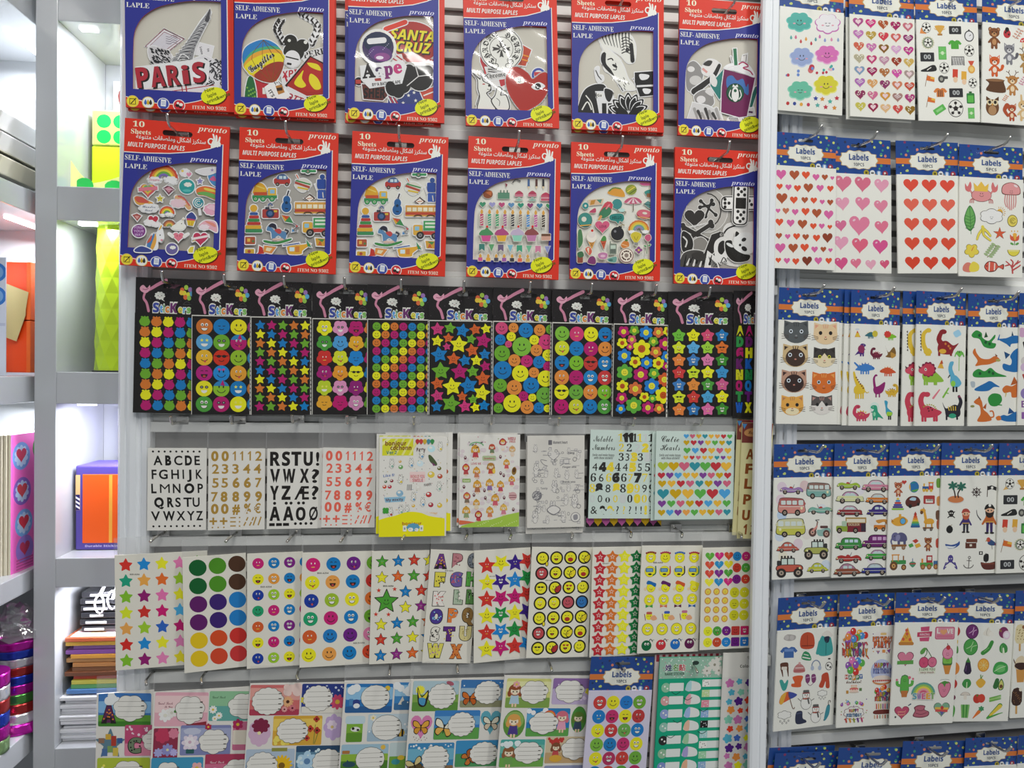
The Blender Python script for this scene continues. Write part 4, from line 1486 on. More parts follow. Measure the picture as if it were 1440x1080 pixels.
 d = S();d.rc(1140,345,1230,360,'#3f8a58',5);wheel(d,1180,355,14,'#2f6a4a')
 d = S();d.rc(800,830,855,862,'#c8a03a',4).ci(825,845,10,'#a84a3a')

def d_party(K):
 def S():
  return K.st((.0006,'#d9d6cb'))
 for i,(x,c) in enumerate(((1180,'#4a6a98'),(1228,'#5a3a34'),(1270,'#2a2a30'))):
  d = S();d.ln([(x,395),(x,440)],14,c).po([(x-7,440),(x+7,440),(x,458)],'#e0c8a0')
 d = S();d.cv([(1080,420),(1100,400),(1130,410)],8,'#5a5a5a')
 d = S();d.po([(1035,420),(1050,430),(1040,450)],'#8a3a4a')
 d = S();d.el(930,490,30,26,'#8a4a2a').po([(915,480),(955,470),(950,500)],'#c06a3a')
 d = S();d.rc(990,480,1062,518,'#5a8a70',3)
 for x in (1005,1025,1045):
  d.rc(x,465,x+6,482,'#3f6a58')
 for x in (1120,1202):
  d = S();d.el(x,525,24,6,'#8ab0a0').rc(x-4,505,x+4,525,'#8ab0a0').rc(x-26,486,x+26,504,'#c8788a',6).bl([(x-24,488),(x,468),(x+24,488)],'#b0405a')
 d = S();d.rc(1255,495,1312,530,'#c05a70',4).bl([(1258,496),(1285,478),(1312,496)],'#b04058').ln([(1255,512),(1312,512)],4,'#e0c0c0')
 for i,c in enumerate(('#3f8a68','#9a98c8','#b84a78','#5a86b0','#2f8a70','#8a3a68','#3f7a98','#3f8a58')):
  d = S();d.he(898+58*i-(i > 0)*0,552+i*1.5,19,c)
 for i,c in enumerate(('#b84a6a','#3f9a78','#3f9a68','#a05a8a','#3a3a40','#8a7a70','#4a86c0','#b85a98','#4a4038')):
  x = 892+47*i
  d = S();d.rc(x-10,612+i,x+10,682+i*1.5,c)
  for k in range(4):
   d.ln([(x-10,632+k*14+i),(x+10,622+k*14+i)],4,'#d8d4c8')
  d.bl([(x,582+i),(x+9,600+i),(x,612+i),(x-9,600+i)],'#cf9a48')
 for x,c,c2 in ((918,'#4a8a5a','#c8508a'),(1012,'#a84a7a','#d8a83a'),(1108,'#b8a8c0','#8ac8b0'),(1195,'#8a4a4a','#b878a0')):
  d = S();cupcake(d,x,735,1.5,c,c2)
 d = S();d.rc(1255,745,1312,775,'#c89a88',3).rc(1255,735,1312,750,'#6a4a38',3)
 for i,(c,t) in enumerate((('#3f7a70',0),('#5a9a68',1),('#6a5a78',0),('#7ab0c0',1),('#3f9a78',0),('#6ab08a',1),('#c87a98',0),('#8a90c0',1))):
  x = 875+57*i
  y = 795+i*2.5
  d = S()
  d.po([(x,y),(x+36,y),(x+18,y+45)] if t else [(x,y),(x+34,y),(x+34,y+44),(x+17,y+30),(x,y+44)],c)
 for i,c in enumerate(('#c85a8a','#d8a03a','#4a4a58','#9a5aa0','#3a3a40','#d86a4a','#c8a85a')):
  x = 882+48*i
  d = S();d.rc(x-13,878+i*1.5,x+13,900+i*1.5,c).bl([(x,855+i),(x+9,870+i),(x,880+i),(x-9,870+i)],'#cf9a48')

def d_food(K):
 def S():
  return K.st((.0006,'#dcd9c8'))
 d = S();d.bl([(335,445),(370,415),(425,420),(445,470),(380,465)],'#d8983a').cv([(345,435),(375,412),(420,418)],8,'#6a8a3a')
 d = S();d.el(485,425,36,34,'#8a9a3a',-20).ln([(460,440),(510,405)],8,'#d8c850').ln([(460,425),(500,400)],5,'#c8b040').ln([(475,452),(520,420)],5,'#5a6a2a')
 d = S();d.bl([(540,380),(600,378),(612,395),(560,398)],'#c85a8a')
 d = S();d.bl([(570,440),(612,425),(612,470),(590,470)],'#3a8a80').rc(585,450,612,475,'#8a5a3a')
 d = S();d.bl([(442,510),(460,485),(498,475),(535,485),(552,512),(495,520)],'#c05a78')
 for x in (462,498,532):
  d.po([(498,476),(x-10,515),(x+10,515)],'#e4c8cc')
 d.ln([(498,518),(498,565)],5,'#5a4a48')
 d = S();d.po([(215,490),(310,485),(300,520),(220,528)],'#d8b898').po([(230,495),(260,490),(250,520),(225,524)],'#c08a3a').po([(265,490),(300,488),(290,515)],'#4a8a78')
 d = S();d.ci(395,520,32,'#3f8a88').cv([(395,552),(410,575),(450,570),(440,585)],3,'#555').el(425,560,20,12,'#b8dcd4')
 d = S();d.po([(565,520),(590,500),(612,510),(612,555),(600,550)],'#5a8a88').ln([(565,520),(612,530)],4,'#2f4a48')
 d = S();d.lb([(340,530),(305,585)],58,52,'#c84a58').lb([(330,565),(306,588)],60,54,'#3f7a58').lb([(292,600),(280,620)],16,14,'#d89a58').lb([(345,525),(325,550)],10,8,'#e08a90')
 d = S();d.bl([(218,572),(255,545),(258,575)],'#b84a68')
 d = S();d.ci(195,530,20,'#2f8a8a').ci(195,530,8,'#dcd8c8')
 d = S();d.el(565,590,48,30,'#a83a48',8).el(567,584,47,26,'#cf6a7a',8).el(570,582,16,8,'#dcd8c8',8).ln([(525,605),(600,616)],6,'#d8a868')
 d = S();d.ci(192,625,45,'#2a5a58').ci(192,620,42,'#3f8a80').ci(185,618,16,'#dcd8c8').ln([(160,660),(230,655)],7,'#d8a040')
 d = S();d.bl([(345,600),(370,585),(425,585),(438,615),(425,638),(410,632),(400,650),(385,635),(350,625)],'#2f7f78').tx(362,620,28,'HELLO','#18443f',wd=60)
 d = S();d.he(300,665,46,'#c85a7a').tx(282,676,24,'LOVE','#7a2a4a',wd=44)
 d = S();d.ci(395,715,42,'#2b2b2e').rc(400,665,422,685,'#2b2b2e',3,20).cv([(412,670),(425,655),(440,662)],4,'#8a7a5a').ci(380,700,8,'#7a7a80')
 d = S();rainbow(d,530,695,62,10,True,('#c8703a','#d8a83a','#c8c050','#6a9a88','#8a80a8'))
 d = S();cone(d,232,745,1.6,'#e4dcd0','#d8d0c8')
 d = S();d.po([(285,760),(325,760),(308,820)],'#b8543a').bl([(290,760),(305,730),(320,735),(322,760)],'#4a8a48').ln([(295,780),(312,778)],3,'#7a3020')
 d = S();d.bl([(482,745),(480,720),(510,705),(545,720),(540,748),(520,775),(505,778)],'#c8b83a').rc(500,775,525,795,'#8a8a88',4,10).cv([(500,735),(512,760),(525,735)],3,'#8a7a20')
 d = S();d.bl([(568,750),(575,728),(600,725),(608,750),(590,770)],'#c05a7a').ln([(588,768),(580,850)],4,'#3f6a48').el(570,800,10,5,'#4a8a58',30).el(598,795,10,5,'#4a8a58',-30)
 d = S();d.rc(342,780,388,852,'#7a8478',6,2).rc(350,792,382,815,'#b8c8b8',2).rc(345,765,352,785,'#7a8478')
 for i in range(6):
  d.rc(350+(i%3)*11,820+(i//3)*12,358+(i%3)*11,828+(i//3)*12,'#3f4a44')
 d = S();d.bl([(415,790),(435,765),(462,770),(466,800),(430,812)],'#c87a3a').el(450,760,10,8,'#5a7a3a').ln([(420,785),(458,800)],6,'#e0b080')
 d = S();d.ci(450,862,46,'#8a6a68').ci(450,860,40,'#e4d8c8').ci(450,860,13,'#8a7a70')
 for i in range(16):
  a = i*2.4
  d.el(450+28*math.cos(a),860+28*math.sin(a),5,5,'#4a2f28')
 d = S();d.fl(528,826,24,'#8a4a80',4,.4).ci(528,826,6,'#e0c050')
 d = S();d.bl([(190,815),(215,800),(232,830),(215,855)],'#c8604a').po([(200,810),(215,805),(212,850)],'#e4d0b8')
 d = S();d.bl([(270,850),(300,838),(330,850),(318,880),(280,878)],'#b87aa0').el(300,862,16,9,'#d8b0c4')
 d = S();d.bl([(205,905),(215,870),(240,862),(255,885),(250,915)],'#7a3a6a')
 d = S();d.bl([(330,880),(385,868),(380,905),(340,900)],'#6a9a90').el(350,890,14,7,'#3f6a60')
 d = S();d.rc(140,850,175,905,'#8a4a3a',6).bl([(140,840),(170,830),(180,860),(150,870)],'#3f6a48')
 d = S();d.bl([(145,700),(165,690),(175,760),(160,800),(145,800)],'#4a7a50')

def d_mono(K):
 K.border = (.0010,'#e2e0dc')
 d = K.st();d.ci(960,560,130,'#b8b4ae').ar(960,560,88,110,-90,80,7,'#2a2826')
 d = K.st()
 for p,q in (((920,500),(1015,590)),((990,495),(950,600)),((915,540),(1000,520))):
  d.lb([p,q],14,12,'#2f2d2a').ci(*p,12,'#2f2d2a').ci(*q,12,'#2f2d2a')
 d = K.st();d.bl([(1070,670),(1180,650),(1280,660),(1290,900),(1060,900)],'#dcdad6').cv([(1060,720),(1090,680),(1140,660)],10,'#2b2927')
 d = K.st();d.he(880,605,64,'#34312e')
 d = K.st();d.lb([(800,680),(980,640)],1,1,'#34312e')
 d = K.st()
 for p,q in (((810,670),(985,770)),((800,770),(985,650))):
  d.lb([p,q],28,26,'#34312e')
  for e in (p,q):
   d.ci(e[0]-4,e[1]-12,16,'#34312e').ci(e[0]+4,e[1]+12,16,'#34312e')
 d = K.st();d.bl([(870,760),(920,735),(960,770),(950,815),(880,820)],'#8a8680')
 d = K.st();d.bl([(800,700),(850,720),(870,780),(850,830),(800,820)],'#2b2927').cv([(805,730),(830,760),(820,800)],9,'#dcdad6')
 d = K.st();d.bl([(800,850),(860,820),(930,830),(960,880),(1000,940),(800,940)],'#4a4744')
 for i in range(9):
  d.lb([(810+i*20,930-(i*17)%40),(825+i*20,850+(i*23)%30)],14,4,'#dcdad6' if i%2 else '#1e1c1b')
 d.bl([(860,845),(910,830),(950,860),(930,890),(880,880)],'#3a3734')
 d = K.st();d.po([(985,720),(1040,700),(1030,800),(960,880),(935,850)],'#2f2c2a').ar(1045,720,14,14,0,360,5,'#2a2826')
 d = K.st();d.po([(960,830),(1010,870),(1030,940),(940,940)],'#dcdad6')
 for i in range(7):
  d.ln([(965+i*8,860+i*8),(985+i*6,935)],4,'#2a2826')
 d = K.st();d.bl([(1010,770),(1060,740),(1090,800),(1080,870),(1030,900),(1005,840)],'#dcdad6').bl([(1030,780),(1060,760),(1075,800),(1050,850),(1025,830)],'#2b2927').cv([(1040,910),(1060,870),(1080,900)],6,'#2b2927')
 d = K.st();d.bl([(1130,740),(1180,710),(1240,720),(1262,780),(1240,840),(1170,850),(1130,820)],'#e6e4e0')
 d.bl([(1070,770),(1110,760),(1120,800),(1150,830),(1190,850),(1230,860),(1210,895),(1130,900),(1080,850)],'#24221f').el(1190,755,16,12,'#24221f',-30).el(1192,815,20,14,'#24221f',40).ci(1165,790,8,'#24221f').bl([(1140,700),(1160,715),(1135,735)],'#24221f').el(1100,790,26,10,'#e6e4e0',30)
 d = K.st();d.rc(1045,470,1290,560,'#2a2826',30).rc(1052,477,1290,553,'#e2e0dc',26)
 for x,y in ((1070,490),(1095,515),(1070,540),(1070,515),(1240,525),(1225,500)):
  d.ci(x,y,10,'#2a2826')
 d = K.st();d.rc(1120,380,1218,660,'#2a2826',34,2).rc(1128,388,1210,652,'#e2e0dc',28,2).rc(1138,480,1204,552,'#24221f',4,2)
 for x,y in ((1155,420),(1195,425),(1175,440),(1155,460),(1195,462),(1152,570),(1190,575),(1170,592),(1148,612),(1185,618),(1165,635)):
  d.ci(x,y,10,'#2a2826')

  # ------------------------------------------------------------------ black sheets (third row); crop coordinates of each sheet
FIVE = [G,O,Y,MG,B]

def k_shell(d):
 for r in range(9):
  for c in range(6):
   x,y = 104+78*c+r*2.4,334+74.5*r
   k = FIVE[(c+r)%5] if True else 0
   d.fl(x,y,36,k,8,.06,0,33).bl([(x-24,y-28),(x-20,y-40),(x-8,y-34),(x,y-42),(x+8,y-34),(x+20,y-40),(x+24,y-28)],k,3)

def k_faces4(d):
 cs = ['#c9702c',B,'#efd91c','#a03a80','#5aa0d0','#6aa82c',MG,'#d8cf28','#e0b02c','#c8321c','#8fb82a','#3a90c0','#b0207a','#1f86cc','#dc9a30','#8fb82a','#e6dc22','#8aba2c','#1478b8','#d08038','#4a9a3a','#b01a68','#efe01c','#2a80b8']
 kd = [3,8,0,1,6,7,5,0,5,2,0,1,1,0,5,0,7,0,6,3,3,7,6,0]
 for i in range(24):
  x,y = 532+116*(i%4),378+109*(i//4)
  d.ci(x,y,56,cs[i])
  if i in (6,17):
   d.el(x,y,56,56,'#2f80b8',0,200,340).po([(x+10,y-62),(x+24,y-20),(x-6,y-26)],MG)
  if i == 13:
   d.el(x-14,y-26,12,8,'#c04a9a',20).el(x+14,y-26,12,8,'#c04a9a',-20)
  smile(d,x,y,52,kd[i])

def k_stars(d):
 cs = [B,MG,G,O,Y]
 for r in range(10):
  for c in range(5):
   d.st(921+77*c-r*.6+(c%2)*0,362+64*r,38,cs[(c-r)%5 if True else 0],.5,rot=6*((c+r)%3-1))

def k_flowers(d):
 cs = [Y,'#d890b8',MG,ORG,'#4a9a3a','#4a98d0','#e0a828',G,'#c8302a','#cfd62a','#1a80c8',MG,'#a01a70','#e0952a','#efe01c',B,'#b8cc2a','#d890b8','#8a1a70',Y,'#dfa22c','#b81468','#c880ac',G]
 kd = [3,7,1,0,7,0,5,3,4,5,8,0,5,5,2,0,6,7,4,0,8,8,3,1]
 for i in range(24):
  x,y = 131+110*(i%4),386+105*(i//4)
  d.fl(x,y,56,cs[i],5,.2)
  smile(d,x,y+2,42,kd[i])

def k_smiles(d):
 cs = [G,Y,O,MG,B]
 for r in range(11):
  for c in range(7):
   x,y = 490+61*c,372+58.3*r
   d.ci(x,y,28,cs[(c+r)%5])
   smile(d,x,y,26,0)

def k_starsmile(d):
 for x,y,r,c in ((910,392,46,'#c83a78'),(994,384,40,G),(1078,400,48,B),(1166,392,40,'#cf5f28'),(1240,386,36,Y),(908,476,40,Y),(983,455,36,'#cf5f28'),(973,515,28,'#c83a78'),(1054,500,60,Y),(1138,460,36,G),(1222,470,54,MG),(922,572,56,B),(1145,540,46,'#cf5f28'),(1232,568,40,B),(1018,602,46,'#cf5f28'),(1096,612,42,B),(1175,612,40,Y),(932,688,62,G),(1060,692,58,MG),(1150,690,42,G),(1236,652,38,MG),(1220,740,52,'#cf5f28'),(910,775,44,'#cf5f28'),(1010,798,64,Y),(1122,790,62,B),(910,862,44,'#c83a78'),(1212,842,58,Y),(1078,868,36,'#cf5f28'),(1000,918,62,G),(1152,888,34,G),(905,940,38,B),(1097,938,44,'#c83a78'),(1168,945,34,Y),(1228,932,40,B)):
  d.st(x,y,r*1.1,c,.52,rot=(x*7+y)%30-15)
  smile(d,x,y,r*.52,0)

def k_bubbles(d):
 for x,y,r,c in ((122,387,43,'#cf4a78'),(203,382,34,'#dd8a3a'),(289,398,50,B),(385,395,40,'#dd8a3a'),(462,388,34,G),(113,468,37,B),(188,445,32,Y),(170,498,24,'#cf4a78'),(262,514,65,'#7cb83a'),(348,465,34,Y),(430,478,52,'#cf3a78'),(127,564,54,G),(364,538,41,'#dd8a3a'),(446,572,40,Y),(212,612,42,'#dd8a3a'),(298,616,42,'#c22a70'),(384,622,43,B),(446,652,34,MG),(132,682,62,B),(254,704,57,Y),(348,696,36,'#dd8a3a'),(430,738,56,Y),(117,790,46,G),(214,804,52,'#dd8a3a'),(330,788,56,B),(110,876,37,MG),(278,864,34,MG),(340,874,28,Y),(425,858,58,'#6aa83a'),(200,916,61,Y),(106,950,33,G),(304,942,46,'#dd8a3a'),(386,946,38,B),(446,950,26,Y)):
  d.ci(x,y,r,c)
  smile(d,x,y,r*.82,0)

def k_faces6(d):
 cs = ['#7cb83a','#cf3a70',Y,B,'#cfd62a',B,MG,'#dd8a3a',B,'#7cb82a','#c03a34',B,'#dd8a3a','#b01a68','#1a80c0','#c83a3a',Y,'#6aa83a','#dd8a3a','#7cb82a','#b8146a','#c8cc2a',B,'#4a9a3a']
 kd = [0,4,0,1,5,8,4,0,1,0,2,3,5,8,3,3,2,0,5,5,0,5,0,3]
 for i in range(24):
  x,y = 538+99*(i%4),430+102*(i//4)
  d.ci(x,y,49,cs[i])
  smile(d,x,y,46,kd[i])

def k_blooms(d):
 for x,y,r,c in ((76,412,40,MG),(150,402,34,G),(232,415,46,'#1f78c8'),(318,410,38,'#cf6a3a'),(385,402,34,Y),(68,492,36,Y),(134,466,32,'#cf5a70'),(203,530,62,Y),(284,476,34,G),(366,490,44,MG),(122,518,24,'#c83a70'),(84,582,48,'#1f78c8'),(302,550,40,'#cf6a3a'),(382,580,40,'#1f78c8'),(160,624,40,Y),(240,628,42,'#1f78c8'),(322,630,42,Y),(380,650,30,MG),(88,698,56,'#5aa83a'),(200,712,52,MG),(292,702,38,'#5aa83a'),(366,745,48,'#cf5a2a'),(74,796,42,Y),(164,814,48,'#cf6a3a'),(278,792,54,'#1f78c8'),(228,870,34,Y),(72,880,40,MG),(360,856,58,Y),(284,880,28,'#5aa83a'),(155,930,56,'#5aa83a'),(254,946,44,MG),(66,956,34,'#1f78c8'),(332,950,36,'#cf6a3a')):
  d.fl(x,y,r*1.05,c,6 if r > 40 else 5,.26)
  y2 = c == Y
  d.ci(x,y,r*.42,'#b8521c' if y2 else '#e8dc3a')
  smile(d,x,y,r*.36,0,'#3a2a10')

def k_starface(d):
 cs = ['#6cb83a',Y,'#cf4a70','#1f78b8','#cfdc2a','#5aa8d8','#9acc3a','#d8702a','#e0803a','#3a78b8','#d87aa8','#3a8a2a','#c83a3a','#c8dc2a','#e6e02a','#3a90c8','#3a78b8','#dd8a3a','#4a9a3a','#c85a8a','#cfdc2a','#c83a34','#4aa0d0','#efe01c','#e0803a','#2a70b0','#d86aa0','#3a8a2a']
 kd = [0,0,4,3,5,8,0,2,4,3,0,3,4,2,5,8,3,8,3,4,2,4,8,5,4,3,4,3]
 for i in range(28):
  x,y = 462+98*(i%4),442+86.5*(i//4)
  d.st(x,y,52,cs[i],.6,rd=.3)
  smile(d,x,y+2,30,kd[i])

def k_letters(d):
 rows = ['AAB','DDE','GHH','KKL','NNO','QQR','TTU','WXY']
 cs = [['#d8d61c','#b8146a','#2f9a4a'],['#2f9a4a','#6a1a6a',B],['#b8146a','#e6e01c',Y],['#6a1a6a','#1460c0',MG],['#d8d61c','#1f8a4a',PUR],['#b8146a','#1478c8',MG],['#2f9a4a','#6a1a7a',MG],['#1460c8','#efe01c',G]]
 for r in range(8):
  for c in range(3):
   d.tx(890+64*c,434+77.5*r,88,rows[r][c],cs[r][c],'c','b',wd=50,off=.06)

   # ------------------------------------------------------------------ fourth row
def letters(d,rows,c,hgt,base=.02,bold=None):
 for t,y,xs,ws in rows:
  for ch,x,w in zip(t,xs,ws):
   o = bold.get(ch,base) if bold else base
   d.tx(x,y,hgt,ch,c,'c','r',wd=w,off=o,res=4)

def q_alpha(d):
 c = '#1b1a19'
 for i in range(9):
  d.ci(146+42.5*i,292,8,c).ci(132+42.6*i,852,8,c)
 letters(d,(('ABCDE',392,(180,255,328,403,467),(66,44,60,52,40)),('FGHIJK',496,(149,216,302,362,405,478),(36,64,56,11,34,48)),
('LMNOP',602,(144,224,310,403,484),(38,72,56,74,40)),('QRSTU',706,(178,262,317,388,450),(70,48,40,62,52)),
('VWXYZ',808,(150,248,335,408,472),(66,88,64,58,52))),c,97,.022,{'M':.0,'L':.03,'J':.022,'B':.05,'D':.05,'O':.05,'Q':.05,'R':.045,'W':.035})

NUMROWS = (('001112',360,(602,678,748,802,860,926),(54,54,30,30,30,50)),('23344',456,(608,678,755,838,918),(52,48,48,54,54)),
('55667',560,(608,676,760,844,926),(48,48,52,52,48)),('78899',664,(602,672,758,842,928),(50,50,50,50,50)),
('00#%€',755,(604,678,762,846,920),(56,56,56,52,50)))

def numbers(d,c):
 for t,y,xs,ws in NUMROWS:
  for i,(ch,x,w) in enumerate(zip(t,xs,ws)):
   if ch == '1':
    d.po([(x-15,y-52),(x+1,y-70),(x+9,y-70),(x+9,y),(x-2,y),(x-2,y-54),(x-12,y-44)],c)
    continue
   d.tx(x,y,98,ch,c,'c','r',wd=w,off=.045 if ch in '0689#%' else .02,res=4)
 for x in (594,670):
  d.rc(x-28,806,x+28,820,c).rc(x-7,786,x+7,840,c)
 for k in range(3):
  d.ci(588+42*k,860,6,c).rc(718,784+31*k,760,793+31*k,c).ci(788,788+32*k,6,c)
 for k in range(2):
  d.ln([(850+42*k,786),(838+42*k,812)],10,c).ln([(834+42*k,822),(820+42*k,850)],10,c)
  d.ln([(912+36*k,784),(890+36*k,848)],10,c)

def q_gold(d):
 numbers(d,'#a8853a')

def q_coral(d):
 numbers(d,'#e06452')

def q_heavy(d):
 c = '#201d1c'
 for t,y,xs,ws in (('RSTU!',398,(1052,1134,1212,1302,1374),(76,62,76,70,26)),('VWX?',526,(1052,1158,1274,1358),(76,96,70,60)),('YZÆ?',652,(1048,1136,1254,1356),(66,68,112,54)),
('AAÖØ',808,(1052,1154,1248,1345),(80,80,74,66))):
  for ch,x,w in zip(t,xs,ws):
   d.tx(x,y,140 if ch not in 'Ö' else 132,ch if ch!='Ö' else 'O',c,'c','b',wd=w,off=.02,res=4)
 for x in (1050,1138,1174,1232,1268):
  d.ci(x,680,12,c)
 for k in range(3):
  d.rc(1010+54*k-k*2,828,1052+54*k,850,c)
 for k in range(4):
  d.ci(1208+40*k,834,11,c)

def q_cochon(d):
 rnd = random.Random(12)
 d.rc(470,176,678,290,'#cfd02e').po([(470,200),(500,176),(530,176),(470,225)],'#e4e39a')
 for x in range(500,680,48):
  d.po([(x,290),(x+60,176),(x+76,176),(x+16,290)],'#e0de86')
 d.tx(490,222,40,'bonjour','#7a2a2a','l','b',wd=140).tx(525,252,40,'cochonn','#7a2a2a','l','b',wd=140).tx(498,280,30,'Ver.2','#2f7a7a','l','b',wd=70)
 for i,c in enumerate(('#b83a3a','#c04040','#c8a83a','#4a8a9a','#3a8a4a')):
  d.bl([(705+25*i,178),(720+25*i,192),(705+25*i,215),(692+25*i,192)],c)
 d.tx(700,262,34,'Party','#5a3a3a','l','b',wd=60).tx(480,436,24,'Like 8!','#4a6aa8','l','b',rot=-6,wd=76)
 d.rc(655,400,760,470,'#e4c8c4',6).tx(660,442,30,'WOULD YOU','#c86a70','l','b',wd=96).tx(675,468,30,'SMILE','#b8505a','l','b',wd=70)
 for x,y in ((535,350),(665,345),(735,285),(595,455),(640,660),(530,675),(745,610),(855,505),(682,575),(600,660),(860,235)):
  bunny(d,x,y,.85)
  d.ci(x+4,y+12,8,rnd.choice(['#a84a4a','#d8c050','#6a9ac0','#8ab0a0']))
 d.bl([(780,290),(800,292),(840,345),(825,360),(790,330)],'#4a5a3a').po([(800,335),(830,355),(815,362)],'#7a3a6a')
 for x,y,c,w in ((855,378,'#6a6a2a',14),(800,420,'#d8c050',24),(860,432,'#b8503a',18),(488,500,'#c8503a',14),(522,500,'#b83a4a',14),(785,555,'#b83a3a',20),(716,510,'#d8d4cc',20),(800,625,'#a83a4a',18),(860,630,'#d8b840',18),(682,630,'#d8b040',12),(535,460,'#8a2a3a',12),(495,465,'#4a6a4a',10),(590,545,'#88b0c8',24),(590,330,'#c89a4a',10),(595,368,'#6aa05a',16),(800,245,'#b8dce8',26),(725,345,'#c8dce4',22)):
  d.el(x,y,w,w*.9,c).el(x-w*.2,y-w*.3,w*.45,w*.35,WH)
 for k in range(4):
  d.ln([(642+9*k,485),(640+9*k,525)],4,'#555')
 d.tx(755,500,26,'Happy','#444','l','b',rot=-14,wd=50)
 d.po([(485,572),(630,566),(620,600),(495,606)],'#8ab8d0').tx(498,598,26,'My xoxity','#5a2a2a','l','b',rot=-2,wd=115)
 for a in range(4):
  t = math.radians(45+90*a)
  d.ci(497+12*math.cos(t),660+12*math.sin(t),12,'#3f9a3a')
 d.tx(775,690,24,'bonjour','#d8a040','l','b',wd=70).po([(690,690),(760,670),(870,700),(880,712),(640,712)],'#d9d6cc')
 for i in range(60):
  a,b = rnd.uniform(475,885),rnd.uniform(300,660)
  d.el(a,b,3,2.4,rnd.choice(['#a86a6a','#6a8ab0','#8a9a5a','#c8a040','#555']))
 pts = [(455,722),(500,708),(560,695),(620,675),(680,670),(740,680),(790,700),(895,718),(895,842),(448,842)]
 d.po([(445,722)]+smooth(pts[:8],False,3)+pts[8:],'#e8dc14')
 d.tx(608,760,30,'bonjour','#a8502a','l','b',wd=130).cl(682,775,46,28,'#5a9ab8',8,.1)
 for x in (625,738):
  d.rc(x-12,762,x+12,802,'#e8e4d8',4).rc(x-5,775,x+5,790,'#8a9aa0')
 d.el(665,790,18,14,'#ece8dc').el(705,792,14,12,'#ece8dc').ci(660,788,2.5,BK).ci(700,790,2.5,BK)

def q_girls(d):
 rnd = random.Random(5)
 for i in range(70):
  d.el(rnd.uniform(1005,1385),rnd.uniform(180,690),rnd.uniform(10,20),rnd.uniform(8,16),'#d2c6c8')
 h = '#cf9a3a'
 for x,y,k,hair,dr,hood in ((1100,265,1.2,h,'#b8404a',None),(1210,245,.9,'#b8503a','#6a7a5a',None),(1282,215,1.0,h,'#d8d0c8','#a8303a'),(1345,260,.9,h,'#d8c8b8','#c8a878'),(1035,385,1.0,h,'#b04a4a','#b8323a'),(1105,405,1.0,h,'#c07a5a',None),(1305,350,.9,h,'#c85a5a',None),(1200,378,1.1,'#a87a3a','#b84a3a',None),(1108,500,1.15,h,'#a86a4a',None),(1190,490,1.1,h,'#8a6aa0',None),(1262,500,1.0,h,'#b84a5a',None),(1338,462,.9,h,'#c86a7a',None),(1038,575,1.0,h,'#7a6a5a','#b8504a'),(1100,618,.9,h,'#d8c8a8',None),(1225,592,1.1,h,'#c85a6a',None),(1032,672,1.1,h,'#8a9a70',None),(1112,700,1.0,h,'#b8404a','#a8303a'),(1188,672,1.0,h,'#c87a5a',None),(1280,655,1.0,'#d8b050','#c87a8a',None)):
  if hair == h or hair == '#d8b050':
   d.po([(x-14*k,y-30*k),(x,y-42*k),(x+14*k,y-30*k)],'#8a7a2a')
  girl(d,x,y,k,hair,dr,hood)
 d.ar(1108,228,46,26,190,350,8,'#7ab080')
 for i in range(14):
  d.ci(1060+(i*29)%90,200+(i*17)%50,3,'#333')
 d.rc(1145,292,1235,325,'#a8b890',8).tx(1190,316,18,'Strawberry','#a84a4a','c','b',wd=70).rc(1010,445,1065,470,'#8aa860',5).tx(1037,465,18,'Good','#e0e4c0','c','b',wd=40)
 d.el(1220,395,10,18,'#e0c050').el(1355,395,16,28,'#8a6a30',10).el(1355,390,10,16,'#5a3a20',10).ci(1343,565,28,'#c8a0a0').ln([(1320,560),(1366,560)],4,'#7a3a4a').ln([(1320,575),(1366,572)],4,'#7a3a4a')
 for x,y in ((1032,305),(1265,300),(1285,425),(1265,410),(1155,525),(1160,575),(1285,575),(1085,555),(1345,655),(1020,500)):
  d.el(x,y,9,13,'#6a4048').ci(x,y-4,4,'#e0d4d0')
 for i in range(26):
  d.he(rnd.uniform(1005,1380),rnd.uniform(165,690),4,rnd.choice(['#b83a4a','#c87a8a','#8a9a50']))
 d.tx(1318,186,26,'MIZU','#b83a3a','l','b',wd=50).tx(1326,204,20,'INGS','#b83a3a','l','b',wd=40).tx(1070,352,20,'LOVE ME','#b84a5a','l','b',wd=66)
 d.po([(1090,735),(1200,720),(1300,690),(1390,672),(1390,772),(990,772),(1000,760)],'#9ec048').po([(985,722),(1040,728),(1090,738),(1000,752),(982,750)],'#d06a48')
 for i in range(24):
  d.ci(1100+(i*53)%280,728+(i*17)%40,3,'#d4e0a0')

